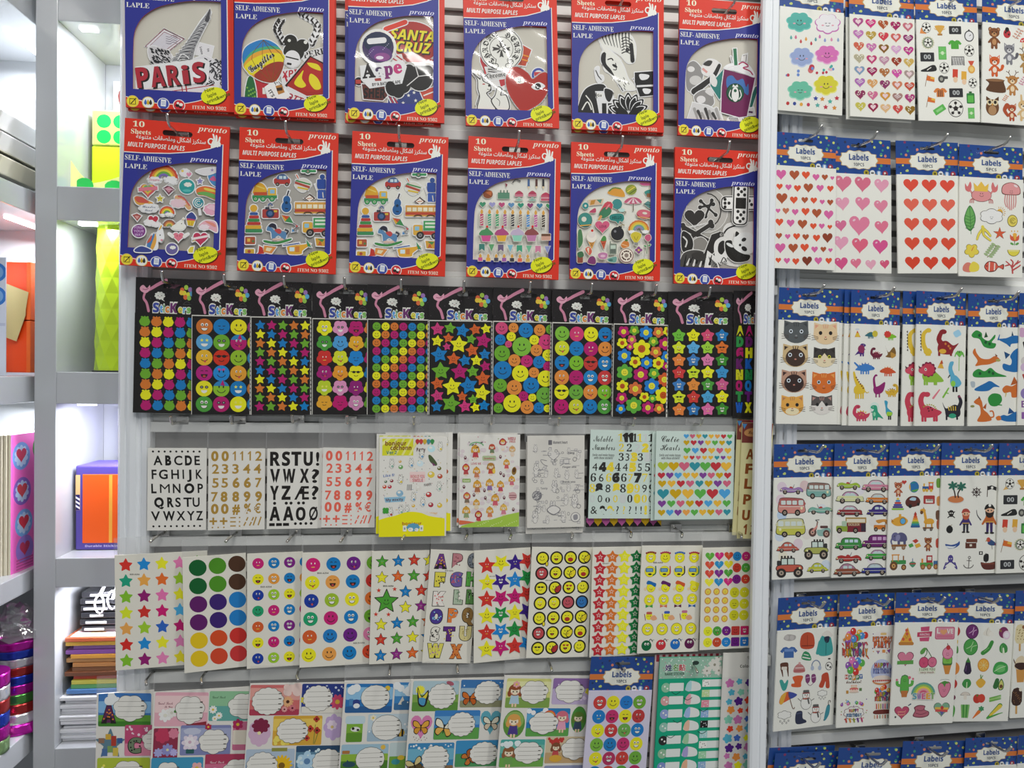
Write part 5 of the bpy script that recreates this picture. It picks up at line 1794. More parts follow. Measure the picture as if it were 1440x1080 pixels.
def q_sketch(d):
 rnd = random.Random(9)
 c,c2 = '#77767a','#8d8c90'
 d.tx(230,176,22,'Moment heart','#55545a','l','b',wd=82).rc(203,155,224,182,'#6a696e',3)
 d.he(233,240,34,c).he(233,239,31,'#cfccc6').ln([(226,262),(228,290),(240,290),(242,262)],3,c)
 d.cv([(200,300),(175,290),(160,265),(195,270)],3,c).cv([(270,300),(300,280),(290,265),(330,262)],3,c).rc(290,262,322,288,c2).rc(293,265,319,285,'#cfccc6')
 for x,y,k in ((130,205,.6),(320,220,.5),(135,325,.9),(190,345,.6),(250,345,.7),(310,355,.7),(365,350,.6),(240,420,.9),(320,425,.6),(305,495,.8),(230,540,1.0),(290,590,.8),(130,590,.9),(200,605,.6),(150,540,.7),(355,505,1.0),(375,245,.6),(180,540,.5)):
  bunny(d,x,y,k,'#d4d1cb',c)
 d.ci(140,465,28,c)
 for i in range(20):
  d.ci(140+rnd.uniform(-22,22),465+rnd.uniform(-22,22),4,'#b8b6b4')
 for i in range(90):
  x,y = rnd.uniform(112,385),rnd.uniform(190,620)
  q = rnd.random()
  if q < .4:
   d.ln([(x,y),(x+rnd.uniform(14,40),y+rnd.uniform(-2,2))],2.4,c2)
  elif q < .7:
   d.rc(x,y,x+18,y+13,c2).rc(x+2,y+2,x+16,y+11,'#cbc8c3')
  else:
   d.ar(x,y,rnd.uniform(5,12),rnd.uniform(5,12),0,360,2.2,c)
 for t,x,y in (('Thank you',280,395),('Finger one',285,312),('Tasty',160,430),('Bang',315,232)):
  d.tx(x,y,15,t,'#6a696e','l','b')
 d.bl([(195,545),(235,520),(275,545),(235,575)],c).bl([(200,545),(235,524),(270,545),(235,570)],'#d4d1cb')
 d.ci(360,590,28,c).ci(360,590,25,'#d4d1cb').bl([(348,580),(370,575),(372,600),(352,605)],c2)

def q_notable(d):
 d.tx(455,165,54,'Notable',BK,sty='sc',wd=108).tx(450,212,54,'Numbers',BK,sty='sc',wd=126)
 d.tx(452,246,18,'Smile and make happy','#555',sty='i',wd=122).tx(462,262,18,'with these stickers!','#555',sty='i',wd=104)
 k,y,w = '#2c2b29','#e0cc3a','#c5cac8'
 rows = ((162,46,((606,'1',y,'s'),(631,'1',k,'b'),(660,'1',k,'b'),(685,'1',k,'s'),(713,'1',y,'s'),(746,'1',w,'s'),(776,'1',k,'s'))),
(218,44,((612,'2',y,'s'),(656,'2',k,'s'),(702,'2',w,'i'),(745,'2',y,'b'),(786,'2',k,'s'))),
(270,44,((612,'3',k,'s'),(647,'3',k,'r'),(684,'3',y,'b'),(720,'3',k,'s'),(760,'3',w,'b'),(790,'3',k,'r'))),
(328,46,((467,'4',k,'r'),(510,'4',k,'b'),(553,'4',y,'b'),(595,'4',k,'s'),(636,'4',k,'r'),(678,'5',y,'b'),(718,'5',k,'r'),(762,'5',k,'s'))),
(388,48,((460,'6',k,'s'),(504,'6',k,'r'),(546,'6',y,'s'),(586,'6',k,'b'),(630,'6',k,'s'),(668,'7',y,'r'),(708,'7',k,'b'),(748,'7',y,'s'),(788,'7',k,'i'))),
(448,48,((456,'8',y,'s'),(494,'8',k,'b'),(543,'8',k,'r'),(590,'8',y,'b'),(627,'8',k,'s'),(667,'9',y,'b'),(706,'9',y,'s'),(748,'9',k,'r'),(788,'9',k,'s'))),
(504,44,((458,'0',w,'r'),(500,'0',k,'r'),(543,'o',k,'s'),(586,'0',y,'r'),(628,'0',w,'b'),(667,'0',k,'s'),(708,'0',y,'b'),(748,'0',y,'s'),(786,'0',k,'r'))),
(568,46,((468,'&',k,'r'),(520,'&',k,'b'),(562,'&',y,'b'),(600,'?',k,'r'),(636,'?',y,'r'),(670,'?',k,'s'),(703,'!',k,'r'),(732,'!',k,'s'),(758,'!',y,'b'),(785,'?',k,'s'))))
 for yy,s,it in rows:
  for x,ch,c,st in it:
   d.tx(x,yy,s*1.35,ch,c,'c',st,off=.07 if st == 'b' else .0)

def q_hearts(d):
 d.tx(836,165,54,'Cutie',BK,sty='sc',wd=98).tx(832,212,54,'Hearts',BK,sty='sc',wd=108)
 d.tx(826,246,18,'Smile and make happy','#555',sty='i',wd=120).tx(838,262,18,'with these stickers!','#555',sty='i',wd=102)
 L = {'b':'#4a9ad0','p':'#c8607a','y':'#dfae3a','t':'#2f8a98','o':'#dd9a4a','r':'#b8323a','g':'#58a848','u':'#7a4090','Y':'#dfb82aM','l':'#a8b83a'}
 rows = ((132,974,35,15,'bpytyorg'),(168,976,40,17,'YruygYt'),(212,980,46,20,'gbrypy'),(252,974,35,14,'yrpyytuy'),(300,848,59,30,'lYptgry'),(352,840,46.5,21,'rubyyupYr'),(398,845,52,23,'YyrptYup'),
(454,852,69,33,'tYygrb'),(510,846,52,23,'ugpYrbyg'),(560,845,46,21,'YbuogyYpt'))
 for y,x0,dx,r,t in rows:
  for i,ch in enumerate(t):
   d.he(x0+i*dx,y,r,L[ch])

def q_yellow(d):
 d.rc(1262,55,1440,168,'#7a3a34').el(1325,108,48,24,'#c8905a',-6).tx(1328,116,30,'Happy','#5a2a1a','c','sc',wd=56,rot=-4)
 d.po([(1262,62),(1290,62),(1276,92)],'#4a8ac0').po([(1330,55),(1362,55),(1350,78)],'#c03a6a')
 for t,y in (('AB',258),('FG',340),('LM',424),('PQ',512),('UV',600),('123',680)):
  for i,ch in enumerate(t):
   d.tx(1324+52*i+(y-258)*.03,y,76,ch,'#8a4a20','c','b',wd=44 if ch!='1' else 20,off=.02)

   # ------------------------------------------------------------------ fifth row
def r_stars(d):
 cs = ['#d0342a','#1f86cc','#f0e02a','#dd7aac',G,'#1f9a78','#e6a24a','#dd6a2a','#98c42e',Y,'#7cb82c','#8a1a6a','#dd70a8','#e8e02a',B,'#cfdc2a','#c8322a','#c4186c','#4aa8d8',G,'#e0a050','#98c42e','#2a60b8','#b8186a',Y,'#cc2a24','#1f86cc','#f0e02a','#d880b0',O,'#7cb82c','#8a1a6a','#dd80b0','#e0d42a',B]
 for i in range(35):
  d.st(141+125.5*(i%5),172+111*(i//5)-6*(i%5),52,cs[i],.52,rd=.2)
 code(d,202,240,66)

def r_dots(d):
 cs = ['#0f5a2a','#4a8a22','#4a3020','#0f5a2a','#4a8a22','#4a3020','#5a1a60','#38206a','#1f78bc','#5a1a60','#38206a','#1f78bc','#d8b81a','#cc4a22','#c4302a','#d8b81a','#c84428','#c03434']
 for i in range(18):
  d.ci(645+138*(i%3),190+128*(i//3)-12*(i%3),62,cs[i])

def r_faces(d):
 cs = ['#c02070',B,'#7a2080','#efdc20','#e0963a',B,'#1a3a98','#98c42e','#efdc20','#1f9a68','#c02070',B,'#cc5a2a',B,'#7a2080','#efdc20','#c02070',B,'#1a3a98','#98c42e','#efdc20']
 kd = [4,3,3,1,3,1,5,3,1,0,4,3,4,3,3,1,5,1,5,3,1]
 for r in range(7):
  for c in range(4):
   i = r*3+c if c < 3 else (r*3+1)
   x,y = 1065+116*c,162+110*r-3*c
   d.ci(x,y,42,cs[i])
   smile(d,x,y,40,kd[i])
 code(d,1124,330,80)

def r_faces2(d):
 cs = ['#c82070',B,'#6a2080',G,'#efdc20','#e09a4a',B,RED,'#1a3a98','#98b82e','#efdc20','#e0702a','#1f9a68','#c02070',B,G,'#cc5a2a','#1f78bc','#6a2080','#dd80a8','#efdc20','#e09a4a',B,'#d84a2a']
 kd = [4,1,5,0,5,1,1,0,5,3,3,0,3,0,3,1,4,0,0,3,0,0,0,0]
 for r in range(6):
  for c in range(4):
   x,y = 117+158*c-r*8,182+138*r-4*c
   d.ci(x,y,56,cs[r*4+c])
   smile(d,x,y,53,kd[r*4+c])
 code(d,192,252,86)
 d.tx(470,797,18,'MADE IN CHINA','#444','c','b',wd=90)

def r_outlined(d):
 def s(x,y,r,c,k=0,f=True):
  d.st(x,y,r*1.16,BK,.46,rd=.12).st(x,y,r,c,.46,rd=.12)
  if f:
   smile(d,x,y,r*.45,k)
 R2,Y2,O2,P2 = '#c83a2a','#e8dc2a','#d8642a','#8a2a80'
 for x,y,c in ((623,162,'#4a9a32'),(746,156,B),(868,148,R2),(985,148,Y2),(624,282,Y2),(746,272,O2),(868,266,'#4a9a32'),(985,268,R2),(808,388,B),(930,378,R2),(810,506,Y2),(930,496,P2),(627,636,Y2),(749,626,B),(870,616,'#4a9a32'),(985,610,O2),(628,750,R2),(750,742,'#4a9a32'),(872,734,Y2),(985,730,B),(629,870,B),(751,862,P2),(873,854,O2),(985,850,Y2)):
  s(x,y,46,c,4)
 s(663,462,88,'#4a9a32',0)
 for x,y in ((603,378),(724,368),(586,558),(682,560)):
  d.st(x,y,19,R2,.42,rd=0)
 code(d,675,350,78)

def blobletter(d,x,y,ch,c,dots,s=130,wd=96):
 d.tx(x,y,s,ch,BK,'c','b',wd=wd+8,off=.085)
 d.tx(x,y-1,s,ch,c,'c','b',wd=wd-2,off=.055)
 rnd = random.Random(ord(ch))
 for i in range(9):
  d.ci(x+rnd.uniform(-.38,.38)*wd,y-rnd.uniform(.08,.66)*s,5,dots)

def r_letters(d):
 for x,y,ch,c,k,w in ((1057,202,'A','#6a3a80','#e0a030',92),(1182,194,'B','#b87a80','#8a4a58',76),(1300,188,'C','#7a8088','#3a4048',80),(1060,340,'F','#d8cc4a','#4a4020',78),(1184,336,'G','#6a5a9a','#d8563a',90),(1300,330,'H','#5aa848','#3a7a30',80),(1065,486,'K','#e8dcd4','#c84a4a',92),(1208,470,'L','#a8b8a0','#708a70',68),(1315,466,'M','#5a8a4a','#222',90),(1055,620,'O','#4a3a8a','#8ac8e0',92),(1178,612,'P','#d87a3a','#5ab0d0',72),(1295,606,'Q','#8a6a3a','#6a4a20',90),(1056,756,'S','#dcd8cc','#222',66),(1160,752,'T','#5a2a7a','#d8c040',86),(1285,746,'U','#d0c488','#a89858',90),(1066,880,'W','#d8d060','#a878a8',120),(1224,884,'X','#cf7a3a','#8a2a1a',92)):
  blobletter(d,x,y,ch,c,k,132,w)
 code(d,1124,228,62)

def r_bigstars(d):
 R2,Y2,V,Bq,M2,G2 = '#c8342c','#e8dc22','#3a2080','#1f80c8','#bb1a6c','#1f8a40'
 for x,y,c,k,fl in ((132,238,R2,4,0),(238,218,Y2,0,1),(345,220,V,4,0),(440,200,R2,0,1),(134,368,Y2,5,0),(236,360,V,3,1),(344,352,Bq,4,0),(440,330,G2,0,1),(130,495,R2,4,0),(236,487,M2,0,1),(343,480,M2,0,0),(438,455,R2,0,1),(132,622,Y2,0,0),(236,612,G2,3,1),(343,606,Y2,8,0),(440,590,V,0,1),(130,750,R2,4,0),(236,740,Bq,3,1),(342,734,G2,0,0),(438,715,R2,0,1),(130,876,Y2,0,0),(236,866,M2,4,1),(343,860,R2,8,0),(440,845,Bq,0,1)):
  d.st(x,y+6,72,c,.48,rot=36 if fl else 0,rd=.14)
  smile(d,x,y+2,34,k)
 code(d,172,328,42,'BSD-A255')

def r_emoji(d):
 yl = '#ecdc2c'
 for r in range(7):
  for c in range(4):
   x,y = 542+105*c,188+113.5*r-4*c
   i = (r%4)*4+c
   base = yl
   if i == 4:
    base = '#b8464a'
   if r == 3 and c == 2:
    base = '#b8505a'
   if r == 3 and c == 3:
    base = '#2f70b0'
   d.ci(x,y,49,'#1e1a18').ci(x,y,38,base)
   if i in (3,6,9):
    d.bl([(x-2,y+4),(x+40,y-26),(x+48,y+6),(x+28,y+38),(x+2,y+34)],'#1e1a18').bl([(x+2,y+6),(x+36,y-20),(x+42,y+6),(x+24,y+32),(x+4,y+28)],'#e8d02a' if i!=9 else '#a83030')
   if i == 0:
    d.el(x+34,y+42,12,20,'#1e1a18').el(x+34,y+42,8,15,'#e8d02a')
   if i == 11:
    d.ar(x-8,y,42,44,140,260,10,'#e8e4dc')
   k = {1:1,2:1,5:1,7:1,8:2,10:1,4:3,12:5,13:5}.get(i,0)
   smile(d,x-3,y-2,34,k)
   if i in (2,7):
    d.el(x,y+14,20,16,'#a83028')
   if i == 10:
    for s in (-1,1):
     d.he(x+s*13,y-14,10,'#a83028')
 code(d,600,358,52)

def r_starcols(d):
 for c,k in enumerate(('#b82a34','#d0702c','#e8e02a','#0f7038')):
  for r in range(9):
   x,y = 120+90.5*c,176+86.5*r-3*c
   d.st(x,y+4,51,k,.56,rd=.16).st(x,y+3,20,'#e9d8cf' if c!=2 else '#f0ea90',.42,rd=0).st(x,y+3,13,k,.42,rd=0)
 code(d,162,229,46,'BSD-A271')

def r_costumes(d):
 yl = '#e9dc26'
 hat = ['#8a3a20','#a8304a','#3a6ab0','#a82a3a']
 sn = ['#1f6a3a','#b83a24','#222','#1f8a80']
 cap = ['#1f66a8','#5a2060','#c8562c','#e0d82c']
 bow = ['#3a9a3a','#d0704a','#5a1a40','#1a5aa0']
 bomb = ['#12633a','#c03038','#1f6ab8','#5a1a48']
 for c in range(4):
  x = 497+108*c
  d.ci(x,178,38,'#a8902a').ci(x,178,36,yl)
  for k in range(6):
   d.ci(x-32+13*k,146-8*math.sin(k*.6),7,hat[c])
  smile(d,x,176,32,3 if c!=1 else 0)
  x = 494+108*c
  d.ci(x,284,40,'#a8902a').ci(x,284,38,yl).rc(x-32,258,x+24,288,'#2a5a90',8).rc(x-26,262,x+18,284,'#6a9ac0',6).cv([(x+20,312),(x+42,295),(x+40,242)],8,sn[c]).el(x,304,14,7,BK)
  x = 505+108*c
  d.ci(x,405,33,'#a8902a').ci(x,405,31,yl).bl([(x-34,370),(x-20,352),(x+20,366),(x+38,376),(x+30,400),(x,382),(x-26,380)],cap[c]).ci(x-42,415,11,'#e0c8a0')
  smile(d,x,408,26,5)
  x = 495+107*c
  d.ci(x,498-2*c,39,'#a8902a').ci(x,498-2*c,37,yl)
  smile(d,x,496-2*c,34,3)
  d.po([(x-26,532),(x,544),(x+26,532),(x+26,556),(x,546),(x-26,556)],bow[c])
  if c < 3:
   x = 497+132*c
   d.ci(x,620,26,yl).rc(x-20,586-4*c,x+22,606-4*c,('#b85a4a','#3a5ab0','#b86a8a')[c],8).bl([(x+8,630),(x+40,612),(x+60,640),(x+30,652)],'#d8a078').lb([(x-26,650),(x-34,604)],5,5,'#8a4a3a').ci(x-8,618,3,BK).ci(x+8,618,3,BK)
  x = 489+108*c
  d.ci(x,718,43,'#6a5a1a').ci(x,718,40,yl)
  smile(d,x,716,36,3)
  x = 484+107*c
  d.ci(x,840-3*c,37,bomb[c]).cv([(x+18,808),(x+30,792),(x+46,812)],5,BK).ln([(x+40,800),(x+56,798)],3,bomb[c])
  for s in (-1,1):
   d.el(x+s*10+2,828-3*c,8,10,WH).ci(x+s*10+4,830-3*c,4,BK)
 code(d,552,222,70)

def r_mix(d):
 hc = ['#5aa83a','#c8287a','#c84a2a','#d0503a','#2a8ac0','#d8cc2a','#d0483a','#7a2a8a','#4a9a3a','#e6dc3a','#2a88c0','#c8287a']
 for i in range(12):
  x,y = 946+76*(i%3),170+65*(i//3)-2*(i%3)
  d.he(x,y,36,hc[i])
  smile(d,x,y-4,20,4)
 cc = ['#1f80c0','#c02070','#c83a2a','#4aa03a','#7a1a80','#c83a2a']
 for i in range(6):
  x,y = 1166+72*(i%2),172+86*(i//2)
  d.ci(x,y,35,cc[i])
  smile(d,x,y,30,4 if i%2 else 0)
 for i in range(12):
  x,y = 938+69*(i%3),436+68*(i//3)
  d.fl(x,y,27,'#c8924a',14,.08).ci(x,y,18,'#e8cc4a')
  smile(d,x,y,15,0)
 for i in range(6):
  x,y = 1152+80*(i%2),444+86*(i//2)
  d.ci(x,y,39,'#cfcc22')
  smile(d,x,y,34,4 if i%2 else 8)
 bc = ['#d8dc2a','#4a9a3a','#6a1a7a','#c03a34','#c02060','#dcdc2a','#c0482a','#1f7ac0','#6a1a80','#1f70c0']
 for i in range(10):
  x,y = 946+74*(i%5),732+84*(i//5)
  (d.ci(x,y,36,bc[i]) if i%5 < 3 else d.rc(x-34,y-34,x+34,y+34,bc[i],8))
  smile(d,x,y,30,(8,5,4,0,3)[i%5])

  # ------------------------------------------------------------------ sixth row: picture name labels
def name_label(d,x0,y0,x1,y1,bg,deco=(),cloud=None,cut=0,sk=0):
 """rounded picture label; sk: downhill skew of the printed sheet in the crop"""
 w,h = x1-x0,y1-y0
 d.rc(x0,y0,x1,y1,bg[0][0],9)
 for c,a,b in bg[1:]:
  d.rc(x0+1,y0+h*a,x1-1,y0+h*b,c,6)
 for f in deco:
  f(d,x0,y0,w,h)
 if cloud:
  cx,cy,rx,ry,style = cloud
  cx,cy,rx,ry = x0+w*cx,y0+h*cy,w*rx,h*ry
  n,k = {'cloud':(7,.12),'scal':(14,.07),'round':(2,.02)}[style]
  d.cl(cx,cy,rx,ry,'#dcdad3',n,k,'#4a463c',2)
  for i in range(4):
   d.ln([(cx-rx*.72,cy-ry*.5+ry*.38*i),(cx+rx*.82,cy-ry*.52+ry*.38*i)],1.4,'#6a675f')
   d.rc(cx+rx*.66,cy-ry*.6+ry*.38*i,cx+rx*.84,cy-ry*.54+ry*.38*i,'#4a4740')

def D_fl(c,px,py,r,n=6,c2='#d8b840'):
 return lambda d,x,y,w,h:d.fl(x+w*px,y+h*py,h*r,c,n,.3).ci(x+w*px,y+h*py,h*r*.3,c2)

def D_sp(c,seed,n=14,x0=0,x1=1,y0=0,y1=1,r=.04):
 def f(d,x,y,w,h):
  rn = random.Random(seed)
  for i in range(n):
   q = h*r*rn.uniform(.6,1.6)
   d.el(x+w*rn.uniform(x0+.04,x1-.04),y+h*rn.uniform(y0+.06,y1-.06),q,q,c)
 return f

def D_bfly(c,c2,px,py,r,rot=0):
 def f(d,x,y,w,h):
  d.at(x+w*px,y+h*py,h*r/50,rot)
  for s in (-1,1):
   d.bl([(0,-4),(s*18,-34),(s*46,-40),(s*44,-8),(s*8,4)],BK).bl([(s*3,-5),(s*20,-31),(s*42,-36),(s*40,-10),(s*10,1)],c)
   d.bl([(0,2),(s*34,2),(s*40,26),(s*22,40),(s*6,18)],BK).bl([(s*3,4),(s*31,5),(s*36,25),(s*21,35),(s*8,17)],c2)
  d.lb([(0,-16),(0,24)],6,4,BK).at()
 return f

def D_kid(hair,dress,px,py,k):
 return lambda d,x,y,w,h:girl(d,x+w*px,y+h*py,k*h/100,hair,dress)

def D_fn(f):
 return f

def n_letters(d):
 def letA(d,x,y,w,h):
  blobletter(d,x+w*.2,y+h*.86,'A','#5a2a50','#cf7a3a',h*.62,w*.26)
 name_label(d,75,215,370,398,[('#3f74b4',),('#7fb0d8',.25,.6),('#5f9a3a',.66,1),('#3f7a2a',.85,1)],(D_sp('#dfe6ea',3,7,0,.4,.0,.4,.09),letA),(.6,.45,.32,.40,'cloud'))
 d.st(145,495,92,'#5a7a8a',.42,rd=.2).rc(118,440,148,470,'#c8a03a').rc(150,450,178,505,'#a83a2e').rc(100,520,130,560,'#4a6a98').rc(160,515,190,560,'#c8b04a').rc(80,462,112,490,'#8a6a58').rc(184,462,212,490,'#3a5a90').rc(130,505,158,540,'#7a9a58')
 name_label(d,225,390,520,560,[('#b84a70',),('#cf8098',.6,1)],(D_sp('#e8c8d4',5,16,0,.5,0,.5,.03),lambda d,x,y,w,h:blobletter(d,x+w*.2,y+h*.88,'C','#6a7a60','#222',h*.6,w*.26)),(.65,.5,.32,.40,'cloud'))
 name_label(d,75,570,370,750,[('#a8b83a',),('#7a9a2a',.5,1)],(D_fl('#dfe2b0',.1,.4,.14),D_sp('#dfd85a',6,12)),(.58,.5,.33,.42,'cloud'))
 d.rc(75,765,370,900,'#d8a05a',9)

def n_roses(d):
 name_label(d,390,212,685,400,[('#d8a4b0',),('#e4c4c4',.1,.6)],(D_fl('#e6e4e0',.2,.68,.2,7,'#d8d6c8'),D_fl('#dcdad4',.32,.6,.16,7,'#c8c6b8'),lambda d,x,y,w,h:d.el(x+w*.4,y+h*.55,14,9,'#4a7a3a',-30).tx(x+w*.06,y+h*.36,22,'Good Luck','#7a3a50','l','sc',wd=80).tx(x+w*.18,y+h*.45,16,'To You','#7a3a50','l','sc',wd=44).po([(x+w*.6,y+h*.95),(x+w*.98,y+h*.86),(x+w*.98,y+h),(x+w*.6,y+h)],'#8a2a38')),(.66,.52,.28,.42,'cloud'))
 name_label(d,690,205,985,372,[('#88b890',),('#5fa098',.5,1)],(D_fl('#e8e6dc',.08,.62,.14,9),D_fl('#e8e6dc',.2,.82,.12,9),D_fl('#e8e6dc',.12,.92,.1,9),lambda d,x,y,w,h:d.tx(x+w*.06,y+h*.24,20,'Good Luck','#3a5a40','l','sc',wd=74)),(.7,.5,.34,.44,'cloud'))
 d.rc(390,410,525,578,'#8a3048',8).fl(440,450,44,'#b83a58',7,.2).fl(500,440,30,'#cf7a90',7,.2).fl(470,530,36,'#8a8ac0',8,.3).fl(420,545,26,'#a0a0d0',8,.3).fl(505,545,22,'#b0a8d8',8,.3).ci(470,530,8,'#d8d0a0')
 name_label(d,538,395,822,562,[('#7a80ac',),('#9aa0c0',.1,.5)],(D_fl('#d8ccd8',.2,.58,.3,8,'#b898b0'),D_fl('#e4dce0',.19,.56,.19,7,'#c8a8b8'),D_fl('#a83048',.54,.06,.12,6),lambda d,x,y,w,h:d.rc(x+w*.12,y+h*.8,x+w*.28,y+h*.94,'#2a5a58',4).cl(x+w*.23,y+h*.2,50,20,'#b8bcd0',7,.1)),(.66,.55,.3,.42,'cloud'))
 name_label(d,832,376,1100,538,[('#c06a88',),('#d8d0c0',.3,.8)],(D_fl('#a82a58',.1,.1,.2),),None)
 name_label(d,385,572,672,745,[('#3f90b4',),('#6ab4c8',.4,1)],(D_fl('#e0a8a8',.88,.35,.2,5),),(.32,.55,.26,.42,'cloud'))
 name_label(d,682,558,970,740,[('#a83a58',),('#c86a88',.3,.8)],(D_fl('#dc90b0',.2,.7,.3),lambda d,x,y,w,h:d.tx(x+w*.1,y+h*.28,20,'Good Luck','#e8c8d0','l','sc',wd=80)),(.66,.55,.32,.4,'cloud'))
 d.rc(390,755,670,900,'#b8a0c0',9)

def n_flowers(d):
 name_label(d,918,172,1192,342,[('#c86a68',),('#d89a90',.1,.5),('#a83a50',.8,1)],(D_sp('#e8c8c0',2,8,.6,1,0,.4,.1),D_fl('#dca878',.76,.55,.19,12,'#4a2a1a'),D_fl('#d89a98',.7,.8,.1,10,'#5a2a2a'),D_fl('#c87078',.86,.76,.12,10,'#5a1a2a')),(.36,.53,.32,.45,'scal'))
 name_label(d,1202,165,1480,330,[('#2f3f8a',),('#2a3a80',0,.5),('#d8d4c8',.78,1)],(D_sp('#c8d0e0',7,20,0,1,0,.4,.03),D_fl('#c8486a',.73,.62,.27,9,'#d8b040'),D_fl('#d8c850',.06,.55,.14,6)),(.33,.5,.3,.45,'scal'))
 d.fl(980,436,62,'#c8a8c0',9,.1,0,80).fl(985,400,50,'#7a2440',8,.2,0,44).ci(978,440,10,'#e0d8a0')
 name_label(d,1052,345,1325,512,[('#cfa03a',),('#e0c05a',.1,.5)],(D_sp('#e8d060',4,20,0,.4,.6,1,.06),D_fl('#a83a2a',.88,.12,.11,4,'#3a1a10'),D_fl('#b83a2a',.76,.44,.12,4,'#3a1a10'),D_fl('#a8342a',.9,.5,.12,4,'#3a1a10'),D_fl('#b83a30',.7,.76,.1,4,'#3a1a10'),lambda d,x,y,w,h:d.ln([(x+w*.86,y+h*.3),(x+w*.84,y+h*.95)],3,'#5a7a3a').ln([(x+w*.92,y+h*.6),(x+w*.86,y+h*.95)],3,'#5a7a3a')),(.4,.5,.32,.42,'scal'))
 d.fl(1390,412,58,'#b8a0c8',8,.16,0,76).fl(1380,400,30,'#d8c8d8',7,.2).ci(1382,410,9,'#c8b070')
 name_label(d,912,530,1180,700,[('#a8b8c8',),('#8aa0b8',.5,1)],(D_fl('#e0b420',.74,.55,.36,16,'#7a5a20'),lambda d,x,y,w,h:d.rc(x+w*.52,y-6,x+w*.84,y+h*.08,'#8a8a40')),(.34,.55,.32,.46,'scal'))
 name_label(d,1186,515,1480,690,[('#5a8098',),('#2a4a6a',0,.2)],(D_fl('#a8c8dc',.22,.5,.34,6,'#5a80a8'),D_sp('#c8dce0',9,14)),(.62,.55,.3,.44,'scal'))

def n_sea(d):
 sun = lambda d,x,y,w,h:d.fl(x+w*.88,y+h*.16,h*.1,'#d8b83a',10,.2)
 name_label(d,52,165,315,328,[('#2a70b0',),('#88b8d8',.12,.55),('#2a5a90',.78,1)],(D_sp('#dfe8ee',4,9,0,1,0,.4,.1),sun,lambda d,x,y,w,h:d.el(x+w*.23,y+h*.66,22,20,'#2f3f80').el(x+w*.24,y+h*.76,18,14,'#dfe2e4').rc(x+w*.08,y+h*.52,x+w*.16,y+h*.75,'#4a80b0')),(.63,.47,.31,.42,'round'))
 name_label(d,325,158,560,315,[('#3f80b8',),('#90bcd8',.1,.5),('#3a6a98',.75,1)],(D_sp('#dfe8ee',5,8,0,.5,0,.4,.12),lambda d,x,y,w,h:d.po([(x+w*.1,y+h*.8),(x+w*.2,y+h*.5),(x+w*.28,y+h*.8)],'#d8d0c0').el(x+w*.28,y+h*.75,24,16,'#3f6a90').ci(x+w*.33,y+h*.72,4,WH)),None)
 d.rc(68,370,158,492,'#7aa83a',8).rc(60,345,170,390,'#b8ccd4',14).rc(70,440,158,492,'#5a8a2a',8).el(118,420,26,14,'#d8d8d4').el(105,416,8,8,BK).el(132,424,8,6,BK)
 name_label(d,185,336,470,490,[('#b8c8d0',),('#98b0c0',.6,1)],(D_fl('#e0d8c0',.1,.14,.12,6),D_sp('#e8ecee',6,12),lambda d,x,y,w,h:d.el(x+w*.64,y+h*.7,30,22,'#c8a03a').rc(x+w*.6,y+h*.56,x+w*.64,y+h*.84,BK).rc(x+w*.68,y+h*.56,x+w*.72,y+h*.84,BK).ci(x+w*.55,y+h*.68,4,BK)),(.38,.5,.3,.46,'round'))
 name_label(d,48,505,312,660,[('#98b8c8',),('#8ab03a',.35,1),('#4a7a2a',.6,1)],(D_fl('#d8b04a',.88,.12,.1,10),lambda d,x,y,w,h:d.el(x+w*.18,y+h*.72,36,16,'#2a4a58').po([(x+w*.1,y+h*.7),(x+w*.14,y+h*.55),(x+w*.2,y+h*.68)],'#2a4a58').rc(x+w*.02,y+h*.22,x+w*.18,y+h*.34,'#a8703a',4)),(.62,.55,.31,.44,'round'))
 name_label(d,318,500,560,655,[('#b8c8c8',),('#6a9a3a',.5,1)],(lambda d,x,y,w,h:d.el(x+w*.16,y+h*.7,24,16,'#3a8a90').el(x+w*.28,y+h*.55,20,14,'#d8b83a'),),None)

